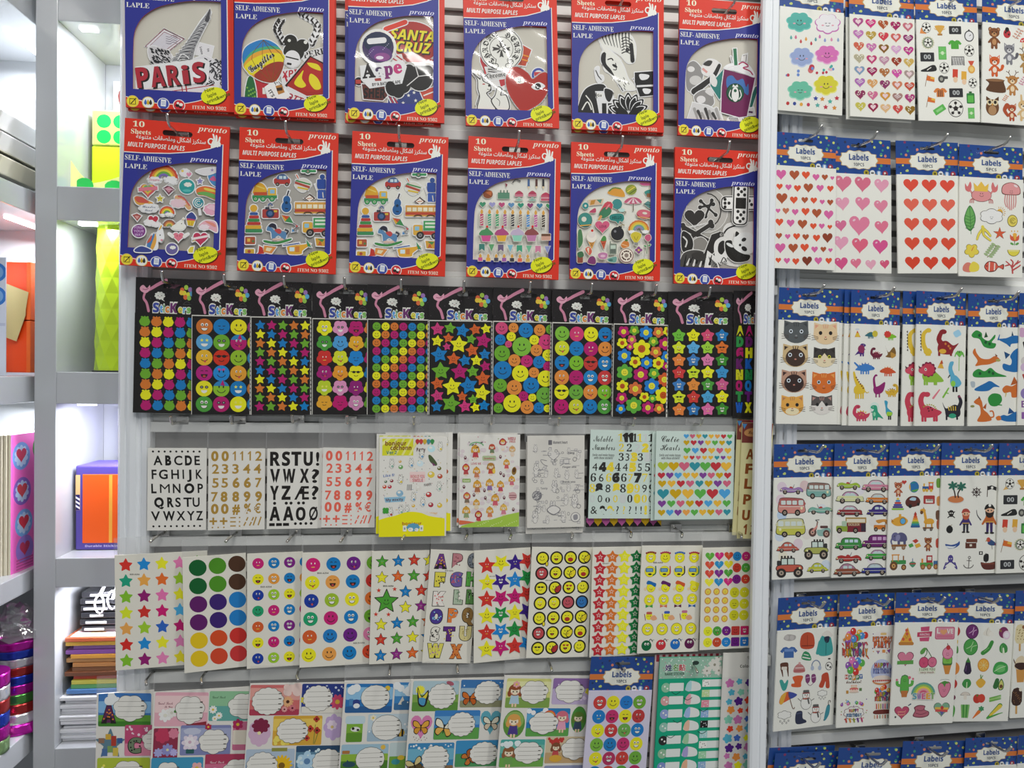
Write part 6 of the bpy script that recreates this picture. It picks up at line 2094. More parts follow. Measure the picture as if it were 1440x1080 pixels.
def n_bfly(d):
 name_label(d,428,152,684,322,[('#7aa04a',),('#a8c0c8',.0,.45),('#5a8a3a',.7,1)],(D_fl('#e4dc3a',.16,.3,.16,12,'#e4dc3a'),lambda d,x,y,w,h:d.bl([(x+w*.1,y+h*.2),(x+w*.2,y+h*.5),(x+w*.34,y+h*.3),(x+w*.3,y+h*.8),(x+w*.14,y+h*.78)],BK).bl([(x+w*.11,y+h*.26),(x+w*.2,y+h*.54),(x+w*.32,y+h*.36),(x+w*.28,y+h*.6),(x+w*.16,y+h*.6)],'#d8c83a').bl([(x+w*.15,y+h*.56),(x+w*.28,y+h*.58),(x+w*.26,y+h*.8),(x+w*.16,y+h*.74)],'#4a90b8').el(x+w*.8,y+h*.08,22,12,'#a85a6a',20)),(.64,.5,.3,.42,'scal'))
 name_label(d,694,145,970,302,[('#3a70a8',),('#98b0c0',.3,.8),('#8a8a6a',.75,1)],(D_bfly('#c86a2a','#b85a20',.2,.68,.3),D_sp('#d8e4ec',3,12,0,1,0,.3,.03)),(.56,.46,.28,.42,'scal'))
 d.he(488,400,60,'#cf7aa8',0,1.25)
 D_bfly('#d8a03a','#cf9030',0,0,1)(d,486,412,0,48)
 for i in range(10):
  d.ci(450+(i*29)%80,465+(i*13)%24,2.4,'#7a4a5a')
 name_label(d,558,318,815,482,[('#3a7ab8',),('#6aa0c8',.2,.5),('#5a9a4a',.6,1)],(D_bfly('#e0dcc8','#d8a850',.22,.6,.36,10),),(.6,.48,.3,.42,'scal'))
 d.he(878,380,60,'#5aa0b0',0,1.3)
 D_bfly('#d8d4c0','#c8b8a0',0,0,1)(d,880,395,0,48)
 name_label(d,424,500,680,660,[('#3a80b0',),('#6aa8c0',.2,.6),('#8a6a4a',.8,1)],(D_bfly('#c8b880','#5a4a2a',.16,.76,.3,-20),D_sp('#e0e8ec',8,14,0,1,0,.3,.03)),(.6,.55,.3,.46,'scal'))
 name_label(d,688,490,960,640,[('#3a88b8',),('#4a9058',.5,1)],(D_bfly('#a85a2a','#c07030',.28,.66,.3,60),),(.6,.5,.3,.44,'scal'))

def n_kids(d):
 name_label(d,948,136,1195,300,[('#c8c87a',),('#d8d8a0',.1,.45),('#7a9a4a',.65,1)],(D_kid('#8a4a2a','#a8c0d0',.2,.55,1.0),D_fl('#d8a0a0',.22,.2,.12)),(.63,.46,.32,.4,'cloud'))
 name_label(d,1206,132,1440,280,[('#8a6aa0',),('#b8a8c8',.4,1)],(D_fl('#d8c840',.88,.5,.14,5),D_sp('#d8c8e0',4,10)),(.42,.5,.36,.44,'cloud'))
 d.el(1008,390,60,78,'#5a8a3a').el(1008,370,52,50,'#88a858')
 girl(d,1005,395,1.7,'#cf9a50','#4a3a80')
 name_label(d,1075,302,1318,460,[('#2a78b0',),('#5aa0c8',.2,.5),('#5a9a4a',.7,1)],(D_kid('#c86a7a','#d89ab0',.82,.45,1.0),D_sp('#e4ecee',5,6,0,.5,0,.3,.08),lambda d,x,y,w,h:rainbow(d,x+w*.52,y+h*.3,34,5,False)),(.4,.52,.34,.4,'cloud'))
 d.el(1370,365,44,74,'#4a8a3a')
 girl(d,1366,375,1.5,'#5a7a30','#3a4a60')
 name_label(d,944,476,1190,630,[('#4aa098',),('#6ab0a0',.2,.5),('#6aa04a',.65,1)],(D_kid('#8a5a38','#6a9a50',.2,.6,1.0),D_sp('#d8e8e4',6,6,0,.5,0,.3,.08)),(.64,.48,.33,.4,'cloud'))
 name_label(d,1195,462,1440,612,[('#c8b898',),('#b89a70',.6,1)],(D_sp('#b83a34',7,22,0,.5,0,.3,.05),D_kid('#7a4a30','#b84a4a',.24,.5,.8),lambda d,x,y,w,h:d.el(x+w*.25,y+h*.82,36,20,'#cfa03a')),(.68,.46,.32,.42,'cloud'))
 d.rc(948,640,1190,790,'#d88aa0',9).rc(1198,625,1440,780,'#8a90b0',9)

def n_holo(d):
 for i,(x,y,c) in enumerate(((125,338,'#a8c8b8'),(540,336,'#b8d8a8'))):
  pass
 cs = ['#c83a34','#e8dc1a','#1478c8','#6aa42c','#1478c0','#c02a68','#e8dc1a','#b83434','#ece01a','#c43434','#6aa84a','#1478c0','#78b43a','#1478b8','#c02a6a','#e8dc1a','#e8dc1a','#b02a5a','#c83a30','#6aa834','#1478b8','#c83a30','#5aa034','#b82060']
 kd = [3,0,8,3,4,1,1,5,5,3,5,3,0,0,0,3,5,3,5,0,0,3,1,0]
 for i in range(28):
  x,y = 192+88*(i%4),414+93*(i//4)
  d.ci(x,y,43,cs[i%24])
  smile(d,x,y,39,kd[i%24])

def n_teal(d):
 d.rc(592,120,1020,262,'#8fb5a0')
 rnd = random.Random(2)
 for i in range(110):
  d.ci(rnd.uniform(596,1016),rnd.uniform(122,258),rnd.uniform(2,4),rnd.choice(['#d8e4d8','#e4ece4','#b08a90']))
 for x,y,r in ((960,175,44),(910,215,32),(990,215,34),(985,125,30)):
  d.fl(x,y,r,'#cfcdc4',7,.3).ci(x,y,r*.2,'#8a8878')
 for ch,x,c in (('姓',652,'#4a2a6a'),('名',698,'#4a8a3a'),('贴',742,'#b83a4a')):
  d.tx(x,206,46,ch,WH,'c','r',off=.06).tx(x,206,46,ch,c,'c','r',off=.02)
 d.tx(630,240,26,'NAME STICKER','#33443c','l','b',wd=130)
 d.el(832,160,22,14,'#2a3a34')
 pt = ['#88b898','#cf9a98','#8a9ac8','#8ab8a8','#2a2a2a','#88b090','#7a8ac0','#c8a890']
 p2 = ['#a8ccd0','#d8a0a8','#9ab0d8','#d8b098','#98c098','#a098c8','#d8a888','#98b0c8']
 p3 = ['#e4e2dc','#b8d098','#d88a9a','#8aa8d0','#222','#a0c8c8','#e4e2dc','#98c8a0','#8aa8c8']
 for i in range(9):
  y = 322+88*i
  d.ci(642,y,30,pt[i%8]).ci(634,y-8,6,WH).ci(652,y+6,6,WH).rc(666,y-30,760,y+24,'#d6dad6',4)
  d.bl([(775,y-4),(790,y-34),(822,y-40),(868,y-20),(868,y+22),(780,y+24)],'#d6dad6').bl([(775,y-4),(790,y-34),(810,y-40),(810,y+23),(780,y+24)],p2[i%8])
 for i in range(11):
  y = 300+69*i
  d.rc(884,y-26,1030,y+22,'#d6dad6',3).rc(884,y-26,936,y+22,p3[i%9],3)
  for k in range(5):
   d.ci(892+(k*17)%40,y-18+(k*11)%34,3,'#e8e8e4' if p3[i%9][1]!='e' else '#333')
 for x0,y0 in ((680,350),(760,390),(700,540),(870,470),(660,640),(870,620)):
  d.cv([(x0,y0),(x0+30,y0+18),(x0+60,y0)],4,'#0f4a3c')

def n_colorstars(d):
 d.rc(1015,80,1420,250,'#cfcdc6')
 d.tx(1134,188,28,'Color Stickers','#3a3835','l','b',wd=180)
 cs = ['#4a1a78','#78b8a0','#8ab42a','#c4186c','#dcd81a','#cc3a22','#3a60b0','#b86aa0','#d8863a','#4aa0b8']
 rnd = random.Random(6)
 i = 0
 for r in range(12):
  for c in range(5):
   x,y = 1070+64*c+(r%2)*14,286+62*r+rnd.uniform(-6,6)
   d.fl(x,y,rnd.uniform(20,34),cs[rnd.randrange(10)],5,.34,rot=rnd.uniform(0,40))

   # ------------------------------------------------------------------ right panel sheets
def l_clouds(d):
 def c(x,y,rx,ry,col,oc,k=8):
  d.cl(x,y,rx,ry,oc,7,.16).cl(x,y-3,rx*.92,ry*.92,col,7,.16)
  smile(d,x,y,ry*.55,k,'#2a2a30')
  d.el(x-rx*.38,y+ry*.14,7,4,'#d89aa8').el(x+rx*.38,y+ry*.14,7,4,'#d89aa8')
 c(202,126,72,56,'#4aa89c','#6ac0b4',0)
 c(355,135,72,58,'#e4e0e4','#c070b0')
 c(215,320,68,56,'#94a4cc','#b8c4e0',0)
 c(352,306,68,54,'#d070b0','#e0a0cc',0)
 c(206,504,70,56,'#68b89c','#90d0b8')
 c(346,476,70,58,'#cfc83a','#e4e080',0)
 for x,y,k in ((158,214,'#5aa8a0'),(183,212,'#c86a88'),(210,235,'#c04a4a'),(238,222,'#d89a4a'),(266,246,'#b83a4a'),(290,224,'#5a98a0'),(312,208,'#c070a8'),(340,228,'#8a98c8'),(376,224,'#d088a8'),(412,226,'#8aa0c0')):
  drop(d,x,y,8,k)
 rnd = random.Random(3)
 for i in range(16):
  x,y = rnd.uniform(130,410),0
  y = rnd.uniform(365,410)+max(0,(230-x)*.2)
  d.ci(x,y,rnd.choice([6,8,15]) if x < 280 else 7,rnd.choice(['#c86a6a','#4aa8a0','#d89a4a','#b83a4a','#6a8ac8','#dcb0b8']))
 for x,y,k in ((140,573,'#b83a3a'),(176,575,'#3a4a90'),(212,580,'#d8a040'),(250,582,'#b83a58')):
  d.ci(x,y,9,k)
 for x,y,k in ((290,548,'#3a4a98'),(326,552,'#cf8a3a'),(368,566,'#4aa898'),(405,548,'#b83a4a'),(300,586,'#5aa8a0'),(344,597,'#b83a4a'),(392,602,'#cf8a3a')):
  d.st(x,y,15,k,.5)

def l_glitter(d):
 cs = '#b85a98 #c8307a #a8502a #c83a7a #c06a78 #b870b0 #d8b858 #c83a4a #c8605a #b84a90 #c8604a #c070a8 #a8783a #cfa0c8 #b83a88 #d8d0b0 #b83a70 #b88aa0 #c8503a #c8a858 #7a98b8 #c83a78 #a86a3a #c850a0 #e0c8c0 #a868b0 #d09a60 #b8508a #c87a5a #c0503a #b84a7a #c86a90 #c8903a #d8a8a0 #a83a78 #c0b850 #c83a6a #d8b080 #c84a48 #c8983a'.split()
 for r in range(8):
  for c in range(5):
   x,y = 528+67*c,130+65*r+4.5*c
   i = r*5+c
   d.he(x,y,31,'#e6dcc8').he(x,y,28,cs[i]+'M' if i%3 == 0 else cs[i])
   rnd = random.Random(i)
   if i%4 == 1:
    for k in range(3):
     d.ln([(x-18+6*k,y-4+6*k),(x+6+6*k,y-16+6*k)],3.5,'#e8d8d8')
   elif i%4 in (2,3):
    for k in range(8):
     d.ci(x+rnd.uniform(-17,17),y+rnd.uniform(-14,9),2.6,'#f0e4d0')
   elif i%4 == 0:
    d.he(x,y-1,15,'#e2c8cc')

def football(d,pts):
 for k,x,y,s in pts:
  if k == 'ball':
   ball(d,x,y,s)
  elif k == 'cup':
   d.bl([(x-s,y-s),(x+s,y-s),(x+s*.4,y+s*.2),(x+s*.15,y+s*.6),(x-s*.15,y+s*.6),(x-s*.4,y+s*.2)],'#d0a048').rc(x-s*.5,y+s*.6,x+s*.5,y+s,'#a87838').ar(x,y-s*.5,s*1.15,s*.4,0,180,3,'#d0a048')
  elif k == 'board':
   d.rc(x-s,y-s*.65,x+s,y+s*.65,'#2a2b2e',4).tx(x,y+s*.3,s*.9,'00','#b8bcbc','c','b',wd=s)
  elif k == 'watch':
   d.ci(x,y,s,'#2a2a2c').ci(x,y,s*.82,'#dcdcdc').rc(x-4,y-s*1.35,x+4,y-s,'#2a2a2c').ln([(x,y),(x+s*.4,y-s*.3)],3,BK)
  elif k == 'green':
   shirt(d,x,y,s/46,'#4aa03a')
  elif k == 'orange':
   shirt(d,x,y,s/46,'#cf7a3a','#5a3a2a',1)
  elif k == 'field':
   d.rc(x-s*.6,y-s,x+s*.6,y+s,'#58a850').rc(x-s*.5,y-s*.9,x+s*.5,y+s*.9,'#6ab860').ci(x,y,s*.25,'#c8e0b8').ln([(x-s*.5,y),(x+s*.5,y)],2,'#c8e0b8')
  elif k == 'goal':
   d.rc(x-s,y-s*.7,x+s,y+s*.7,'#d8d6d2').ln([(x-s,y+s*.7),(x-s,y-s*.7),(x+s,y-s*.7),(x+s,y+s*.7)],5,'#333')
   for i in range(5):
    d.ln([(x-s+i*s*.4,y-s*.6),(x-s*.8+i*s*.4,y+s*.6)],2,'#777')
    d.ln([(x-s,y-s*.5+i*s*.25),(x+s,y-s*.5+i*s*.25)],2,'#777')
  elif k == 'shoe':
   d.bl([(x-s,y+s*.2),(x-s*.3,y-s*.1),(x+s*.5,y-s*.5),(x+s,y-s*.4),(x+s,y+s*.3),(x-s*.8,y+s*.4)],'#222').ln([(x-s*.2,y+s*.2),(x+s*.4,y-s*.2)],5,'#d8d4cc')
  elif k == 'medal':
   d.po([(x-s*.5,y-s),(x+s*.5,y-s),(x,y)],'#c8503a').ci(x,y+s*.3,s*.55,'#d8a048').ci(x,y+s*.3,s*.35,'#e4c070')
  elif k in ('red','yellow'):
   d.rc(x-s*.4,y-s,x+s*.4,y+s*.3,'#c8402c' if k == 'red' else '#d8a43a',2,4).el(x,y+s*.6,s*.35,s*.45,'#e0c0a0')
  elif k == 'flag':
   d.ln([(x-s*.8,y+s*1.2),(x-s*.3,y-s)],3,'#7a5a40').po([(x-s*.35,y-s*.8),(x+s,y-s*.4),(x+s*.9,y+s*.4),(x-s*.55,y+s*.1)],'#cf6a2a').po([(x+s*.3,y-s*.6),(x+s,y-s*.4),(x+s*.95,y),(x+s*.2,y-s*.2)],'#e0b048')
  elif k == 'whistle':
   d.ci(x-s*.2,y,s*.6,'#4a4a48').rc(x-s*.2,y-s*.5,x+s,y,'#4a4a48',3).ci(x-s*.2,y,s*.3,'#9a9a90')
  elif k == 'bottle':
   d.rc(x-s*.7,y-s*.8,x+s*.7,y+s,'#2f7a3a',6).rc(x-s*.5,y-s*.4,x+s*.5,y+s*.8,'#5ab04a',4).rc(x-s*.25,y-s*1.1,x+s*.25,y-s*.8,'#2f5a34')
  elif k == 'ticket':
   d.rc(x-s,y-s*.5,x+s,y+s*.5,'#5ab050',4,-32).rc(x-s*.6,y-s*.2,x+s*.6,y+s*.2,'#8ac880',2,-32)
  elif k == 'rose':
   d.fl(x,y,s,'#cfc9b0',16,.12).fl(x,y,s*.85,'#8a9a80',16,.1)
   ball(d,x,y,s*.62)

def l_football(d):
 d.po([(872,160),(905,130),(900,190),(865,188)],'#d88a4a')
 football(d,(('ball',902,156,25),('cup',975,172,26),('board',1060,168,34),('watch',1137,200,27),('rose',907,238,36),('field',984,294,36),('green',1055,245,38),('ball',1134,280,28),('board',900,316,38),('goal',1068,338,34),('shoe',903,380,40),('ball',990,375,27),('medal',1142,372,36),('red',1050,418,36),('yellow',1098,430,36),('flag',905,440,30),('whistle',978,436,30),('ball',1146,458,24),('orange',963,508,38),('board',1050,512,38),('flag',905,556,28),('bottle',1130,540,32),('ticket',954,604,34),('ball',1044,598,42),('field',1130,625,30)))

def l_animals(d):
 bear(d,1266,206,1.2,'#7a4a2a','#b8885a',1)
 bear(d,1348,290,1.15,'#7a7a80','#c8c8c8',2,'#5a5a60')
 d.el(1336,186,20,24,'#b8323a').ci(1336,164,11,BK).ci(1328,180,5,BK).ci(1345,190,5,BK)
 sprig(d,1398,186,1.0,'#8a5a48','#c89a88')
 d.el(1425,228,18,24,'#c8383a',0,180,360).rc(1418,228,1430,262,'#e0cfb0').ci(1418,220,4,WH).ci(1430,215,4,WH)
 bear(d,1268,358,1.15,'#c85a28','#e4d4c4',2,'#c85a28')
 bear(d,1365,456,1.15,'#b07a42','#e0cba8',4)
 d.bl([(1220,440),(1250,436),(1320,438),(1318,450),(1325,505),(1225,498),(1238,460)],'#5a3a22').el(1272,440,46,8,'#8a6240')
 d.el(1256,588,36,44,'#6a4526').el(1256,604,22,26,'#a8825a')
 for s in (-1,1):
  d.ci(1256+s*15,560,15,'#d8c8a0').ci(1256+s*15,560,8,BK).po([(1256+s*34,528),(1256+s*10,545),(1256+s*34,552)],'#5a3a20')
 d.po([(1250,568),(1262,568),(1256,580)],'#d89a3a')
 bear(d,1362,606,.95,'#a84a28','#e0c8a8',2)
 d.lb([(1340,630),(1322,600),(1335,574)],14,26,'#a84a28')
 sprig(d,1328,536,.6,'#8a6a48','#c8805a')
 sprig(d,1425,440,.8,'#b06a80','#c88aa0')
 bear(d,1425,590,1.2,'#cfae7a','#e8d8c0',3)
 bear(d,1440,330,1.2,'#a8824a','#d8c090',4)
 bear(d,1500,206,1.2,'#8a5a3a','#c8a078',1)
 bear(d,1500,470,1.2,'#7a7a80','#c8c8c8',2)

def l_manyhearts(d):
 p,b,o = '#d0609c','#a8502c','#d8502c'
 for x,y,w,c in ((108,295,28,p),(180,297,27,b),(242,297,22,o),(297,308,19,p),(345,308,17,b),(386,312,11,p),(100,362,17,o),(148,365,17,p),(196,370,19,o),(255,366,26,b),(319,368,20,p),(375,370,18,o),(112,424,30,b),(176,434,21,o),(235,434,18,b),(284,436,18,o),(330,444,14,p),(374,446,17,b),(91,494,13,p),(133,494,18,'#c07050'),(183,500,18,p),(239,497,22,o),(300,505,26,b),(365,513,26,p),(98,555,21,o),(158,560,21,p),(222,565,26,b),(281,577,18,o),(327,577,16,p),(371,582,13,o),(95,630,17,b),(142,634,15,p),(190,633,19,o),(239,637,18,b),(298,642,20,o),(358,640,28,'#8a3a20'),(102,695,28,p),(171,696,26,b),(233,694,23,o),(287,705,18,p),(335,705,16,b),(374,710,12,p),(91,763,15,o),(137,766,17,p),(185,770,19,o),(246,767,27,'#7a3018'),(307,767,21,p),(364,768,18,o)):
  d.he(x,y,w,c,0,1.12)

def l_pinkhearts(d):
 for x,y,w,c in ((440,345,46,'#d0708a'),(546,345,44,'#d06a84'),(648,350,40,'#dc98b0'),(436,455,38,'#dc98b0'),(544,452,40,'#d8809c'),(644,464,38,'#d8809a'),(425,575,32,'#cf6a90'),(525,570,56,'#d87a98'),(646,578,38,'#d8708c'),(425,668,40,'#dc9ab4'),(527,680,44,'#d8607c'),(637,685,42,'#d0508a'),(425,780,36,'#cf5084'),(504,780,29,'#d8708c'),(584,786,29,'#dca0b4'),(660,784,26,'#cf5478')):
  d.he(x,y,w,c,-4 if w < 40 else 3,1.08)
  d.el(x-w*.5,y-w*.42,w*.16,w*.1,'#ecc0cc',-35)

def l_redhearts(d):
 for r in range(5):
  for c in range(3):
   d.he(819+99*c,352+106*r+c*1,41,('#d84a36','#dc6450','#d85640','#d44a30','#cf3e24')[r])

def l_seaside(d):
 ol = '#6a3a30'
 for s in (-1,1):
  for k in range(3):
   d.cv([(1202+s*30,425),(1202+s*(40+8*k),432),(1202+s*(42+9*k),452)],5,'#b86a6a')
  d.lb([(1202+s*48,400),(1202+s*62,378)],10,8,'#cf8484').bl([(1202+s*62,390),(1202+s*84,380),(1202+s*86,345),(1202+s*74,362),(1202+s*60,335),(1202+s*52,360)],'#cf7070')
 d.el(1202,408,54,36,ol).el(1202,408,52,34,'#d89090').po([(1165,385),(1160,340),(1180,360),(1200,332),(1220,360),(1240,342),(1234,388)],'#e0b848')
 smile(d,1202,404,20,0)
 for k in range(6):
  d.cv([(1330+11*k,400),(1326+12*k,440),(1336+9*k,490-abs(k-2.5)*8)],6,'#c88a88')
 d.bl([(1312,395),(1315,350),(1360,332),(1402,352),(1408,396),(1360,402)],ol).bl([(1315,392),(1318,352),(1360,335),(1399,354),(1405,393),(1360,399)],'#d89494')
 smile(d,1360,384,16,0)
 d.el(1384,352,12,6,'#ecd0d0',30)
 d.bl([(1140,465),(1168,510),(1170,560),(1146,605),(1120,580),(1112,530)],'#3f7a40').bl([(1140,472),(1163,512),(1165,558),(1145,598),(1124,576),(1117,530)],'#68a858').ln([(1140,472),(1148,622)],3,'#3f7a40')
 for k in range(5):
  d.ln([(1118,520+17*k),(1144,530+17*k),(1166,515+17*k)],2.5,'#3f7a40')
 d.ci(1300,500,16,'#d8a83a')
 for k in range(7):
  t = math.radians(-100+22*k)
  d.ln([(1300+21*math.cos(t),500+21*math.sin(t)),(1300+32*math.cos(t),500+32*math.sin(t))],3,'#c8963a')
 d.cl(1256,522,62,40,'#e8e5e0',6,.16,'#55504a',3)
 smile(d,1256,528,20,1 if False else 8)
 d.ci(1368,545,28,'#6a5a20').ci(1368,545,25,'#d8c85a').ar(1370,545,15,15,20,330,3,'#8a7a2a').ar(1368,546,7,7,60,340,3,'#8a7a2a')
 for p in (((1212,590),(1190,620),(1180,650)),((1212,590),(1215,625),(1250,655)),((1212,590),(1235,610),(1250,630))):
  d.lb(p,16,12,'#8a7a20').lb(p,12,9,'#e0d050')
 d.lb([(1208,580),(1214,600)],16,18,'#d8c848')
 d.st(1300,616,38,'#5a2a1a',.36).st(1300,616,34,'#cf5a3a',.36)
 d.bl([(1356,620),(1368,632),(1380,615),(1392,632),(1404,622),(1402,650),(1380,658),(1358,648)],'#cf5a3a').bl([(1370,620),(1382,612),(1392,622),(1382,652)],'#e0a840').ln([(1380,655),(1380,680)],4,'#4a7a3a').el(1366,672,11,6,'#5a9a48',30).el(1394,672,11,6,'#5a9a48',-30)
 for x in (1364,1380,1396):
  d.el(x,602,3,5,'#d8a83a')
 d.fl(1152,712,40,'#7a6a18',5,.3).fl(1152,712,37,'#dcc84a',5,.3).lb([(1152,712),(1162,690)],4,3,'#c8603a')
 sprig(d,1262,714,1.4,'#7a6a48','#9ab080',6)
 d.el(1375,706,34,36,'#7a6a20',0,0,180).el(1375,706,31,33,'#d8cc48',0,0,180).ln([(1346,712),(1404,712)],3,'#efe8b0')
 d.bl([(1106,800),(1125,778),(1150,785),(1150,828),(1110,825)],'#cf7a6a').bl([(1140,800),(1160,772),(1190,790),(1186,822),(1145,828)],'#dcca4a')
 d.bl([(1218,800),(1240,770),(1280,775),(1295,795),(1322,785),(1320,815),(1295,805),(1275,825),(1240,828)],'#6a2a20').bl([(1222,800),(1242,775),(1278,779),(1293,799),(1317,790),(1316,811),(1294,803),(1272,820),(1242,823)],'#cf5a48').ln([(1246,774),(1244,824)],6,'#ecdcd0').ln([(1274,780),(1272,820)],6,'#ecdcd0').ci(1232,796,3,BK)
 for p in (((1370,835),(1365,800),(1335,770)),((1366,805),(1390,780),(1400,765)),((1368,820),(1400,800),(1412,790)),((1365,800),(1372,775),(1360,760)),((1352,788),(1330,795)),((1392,782),(1410,770))):
  d.lb(p,9,6,'#b84a4a')

def l_cats(d):
 cat(d,222,364,80,'#53585a','#3a3e42',nose='#8a8a8c')
 cat(d,411,372,78,'#dcc29a','#d89a80',eye='#2a2420')
 cat(d,218,520,82,'#c8ae80','#3a2c26','#3f2e26',mask='ring')
 cat(d,405,530,72,'#3b3735','#2a2624','#e0d2b0',eye='#c8c83a',mask='cap')
 cat(d,210,690,82,'#b8907a','#3a2222','#33211f',mask='ring')
 cat(d,402,700,78,'#d06c28','#e09a50','#e0b080',eye='#b8c8d0',mask=None)
 cat(d,200,850,72,'#dda44c','#b87a50','#e6d6b0',eye='#2a2420',mask='muz')
 cat(d,390,848,70,'#55504e','#b88a80','#d8d4ce',eye='#2a2a2a',mask='cap')

def l_dinos(d):
 d.po([(612,392),(630,348),(650,392)],'#c85a2a').po([(616,390),(622,365),(640,365),(646,392)],'#d8b83a').cl(630,340,14,6,'#c8d0d8',7,.1)
 stego(d,718,372,.62,'#2f6a78','#c8b83a',-1)
 d.ci(745,368,18,'#c8b83a')
 stego(d,850,382,.6,'#7ab82a','#c8402c',-1);d.fl(828,370,24,'#c83a30',9,.2)
 trex(d,660,478,.9,'#4a2a78','#b83a4a',1);d.ci(655,470,22,'#8a2a58')
 dino(d,752,498,.75,'#6a1f38','#b83a4a',1)
 d.bl([(812,445),(835,490),(870,455),(885,500),(860,525),(815,520),(830,500)],'#7a5a2a').bl([(850,490),(885,510),(855,530)],'#b88a3a')
 stego(d,680,592,1.0,'#3a7ac0','#2a5a98',-1);d.lb([(640,590),(612,562)],14,10,'#3a7ac0')
 stego(d,830,612,.85,'#c8502a','#d89a3a',1)
 d.lb([(650,740),(620,680),(607,625)],30,12,'#d8b832').bl([(612,720),(660,705),(680,750),(665,765),(612,765)],'#d8b832').cv([(675,745),(690,760),(705,755)],5,'#d8b832')
 legs(d,(620,634,652,666),760,10,40,'#d8b832')
 for k in range(6):
  d.ci(622+k*9,660+k*14,5,'#7a4a20')
 d.lb([(745,730),(738,670),(748,645)],18,10,'#8a1f68').bl([(735,730),(770,715),(812,690),(800,750),(770,770),(742,765)],'#8a1f68');legs(d,(752,774),760,9,32,'#8a1f68');d.el(752,645,10,7,'#8a1f68')
 dino(d,860,745,.85,'#d0a832','#8a5a28',-1)
 dino(d,652,895,1.05,'#c03a58','#d8a83a',1)
 d.ci(742,858,30,'#cfe0d8');trex(d,745,895,1.05,'#2a9a78','#8ad0a8',-1)
 d.bl([(808,815),(830,822),(828,860),(862,895),(850,920),(820,905),(815,860)],'#3a98b8').bl([(825,890),(860,895),(850,920),(826,918)],'#9ac83a');legs(d,(836,848),915,9,28,'#222')

def l_dinos2(d):
 d.lb([(252,505),(222,450),(222,380),(250,350)],34,22,'#d8b838').el(255,352,18,15,'#d8b838').bl([(220,490),(255,470),(275,500),(240,515)],'#d8b838')
 for k in range(7):
  d.po([(206,352+20*k),(198,362+20*k),(208,370+20*k)],'#2a2418')
 legs(d,(238,262),500,9,20,'#d8b838')
 d.lb([(345,450),(322,410),(340,360)],40,26,'#8a2028').el(352,360,22,16,'#8a2028').bl([(320,440),(370,420),(415,450),(452,435),(420,480),(400,510),(320,500)],'#8a2028').el(345,490,24,16,'#d8a838')
 legs(d,(322,400),495,14,26,'#8a2028')
 for x,y in ((365,440),(385,455),(395,470)):
  d.ci(x,y,7,'#c87a38')
 d.rc(420,350,468,392,'#9ac8e0',12,-30)
 d.cv([(455,530),(452,620)],5,'#88b868')
 for a in range(7):
  t = math.radians(180+30*a)
  d.cv([(456,525),(456+20*math.cos(t),505+20*math.sin(t)),(456+30*math.cos(t),525+26*math.sin(t))],7,'#6ab84a')
 d.bl([(210,650),(240,600),(290,620),(350,685),(300,695),(230,690)],'#8ab83a');legs(d,(225,240,290,300),680,13,34,'#8ab83a')
 d.fl(250,610,52,'#7a2040',11,.16).fl(250,612,42,'#c03a50',9,.1).el(215,615,30,24,'#c84a60').po([(190,605),(186,585),(205,600)],'#4a2030').ci(232,610,8,WH).ci(232,610,4,BK)
 d.po([(310,600),(335,550),(352,605)],'#d8a83a').po([(325,575),(340,545),(348,572)],'#b84a2a')
 d.lb([(415,670),(395,610),(402,570)],34,22,'#5aa8c8').bl([(385,590),(395,560),(418,560),(408,590)],'#5aa8c8').bl([(395,670),(430,650),(468,700),(440,730),(400,720)],'#5aa8c8').el(412,705,16,20,'#8ac84a').lb([(390,650),(380,665)],8,6,'#222')
 legs(d,(414,434),725,13,36,'#222')
 d.lb([(215,880),(198,820),(212,775),(235,775)],40,26,'#c03a50').el(240,775,20,17,'#c03a50').bl([(195,880),(240,850),(290,870),(335,895),(290,925),(210,925)],'#c03a50');legs(d,(208,226,284,300),915,15,40,'#c03a50')
 for k in range(8):
  t = math.radians(210+18*k)
  d.po([(252+42*math.cos(t),880+34*math.sin(t)),(252+54*math.cos(t+.15),880+46*math.sin(t+.15)),(252+42*math.cos(t+.3),880+34*math.sin(t+.3))],'#a8a03a')
 for x,y in ((245,868),(262,862),(272,878),(250,885)):
  d.ci(x,y,5,'#5a1a28')
 d.lb([(280,800),(322,745)],14,8,'#d87a88').lb([(345,795),(382,735)],12,9,'#7ab83a').lb([(360,765),(380,770)],8,6,'#7ab83a')
 d.lb([(440,880),(462,830),(450,790)],32,18,'#24222e').bl([(340,830),(365,870),(420,845),(455,870),(450,925),(370,925),(355,880)],'#24222e').el(405,920,24,16,'#2f9a78')
 for k in range(4):
  d.ln([(378+16*k,852+abs(k-1.5)*3),(384+14*k,885)],6,'#d8b83a')
 legs(d,(366,436),915,12,32,'#24222e');d.po([(440,795),(455,780),(465,800)],'#8a3a5a')

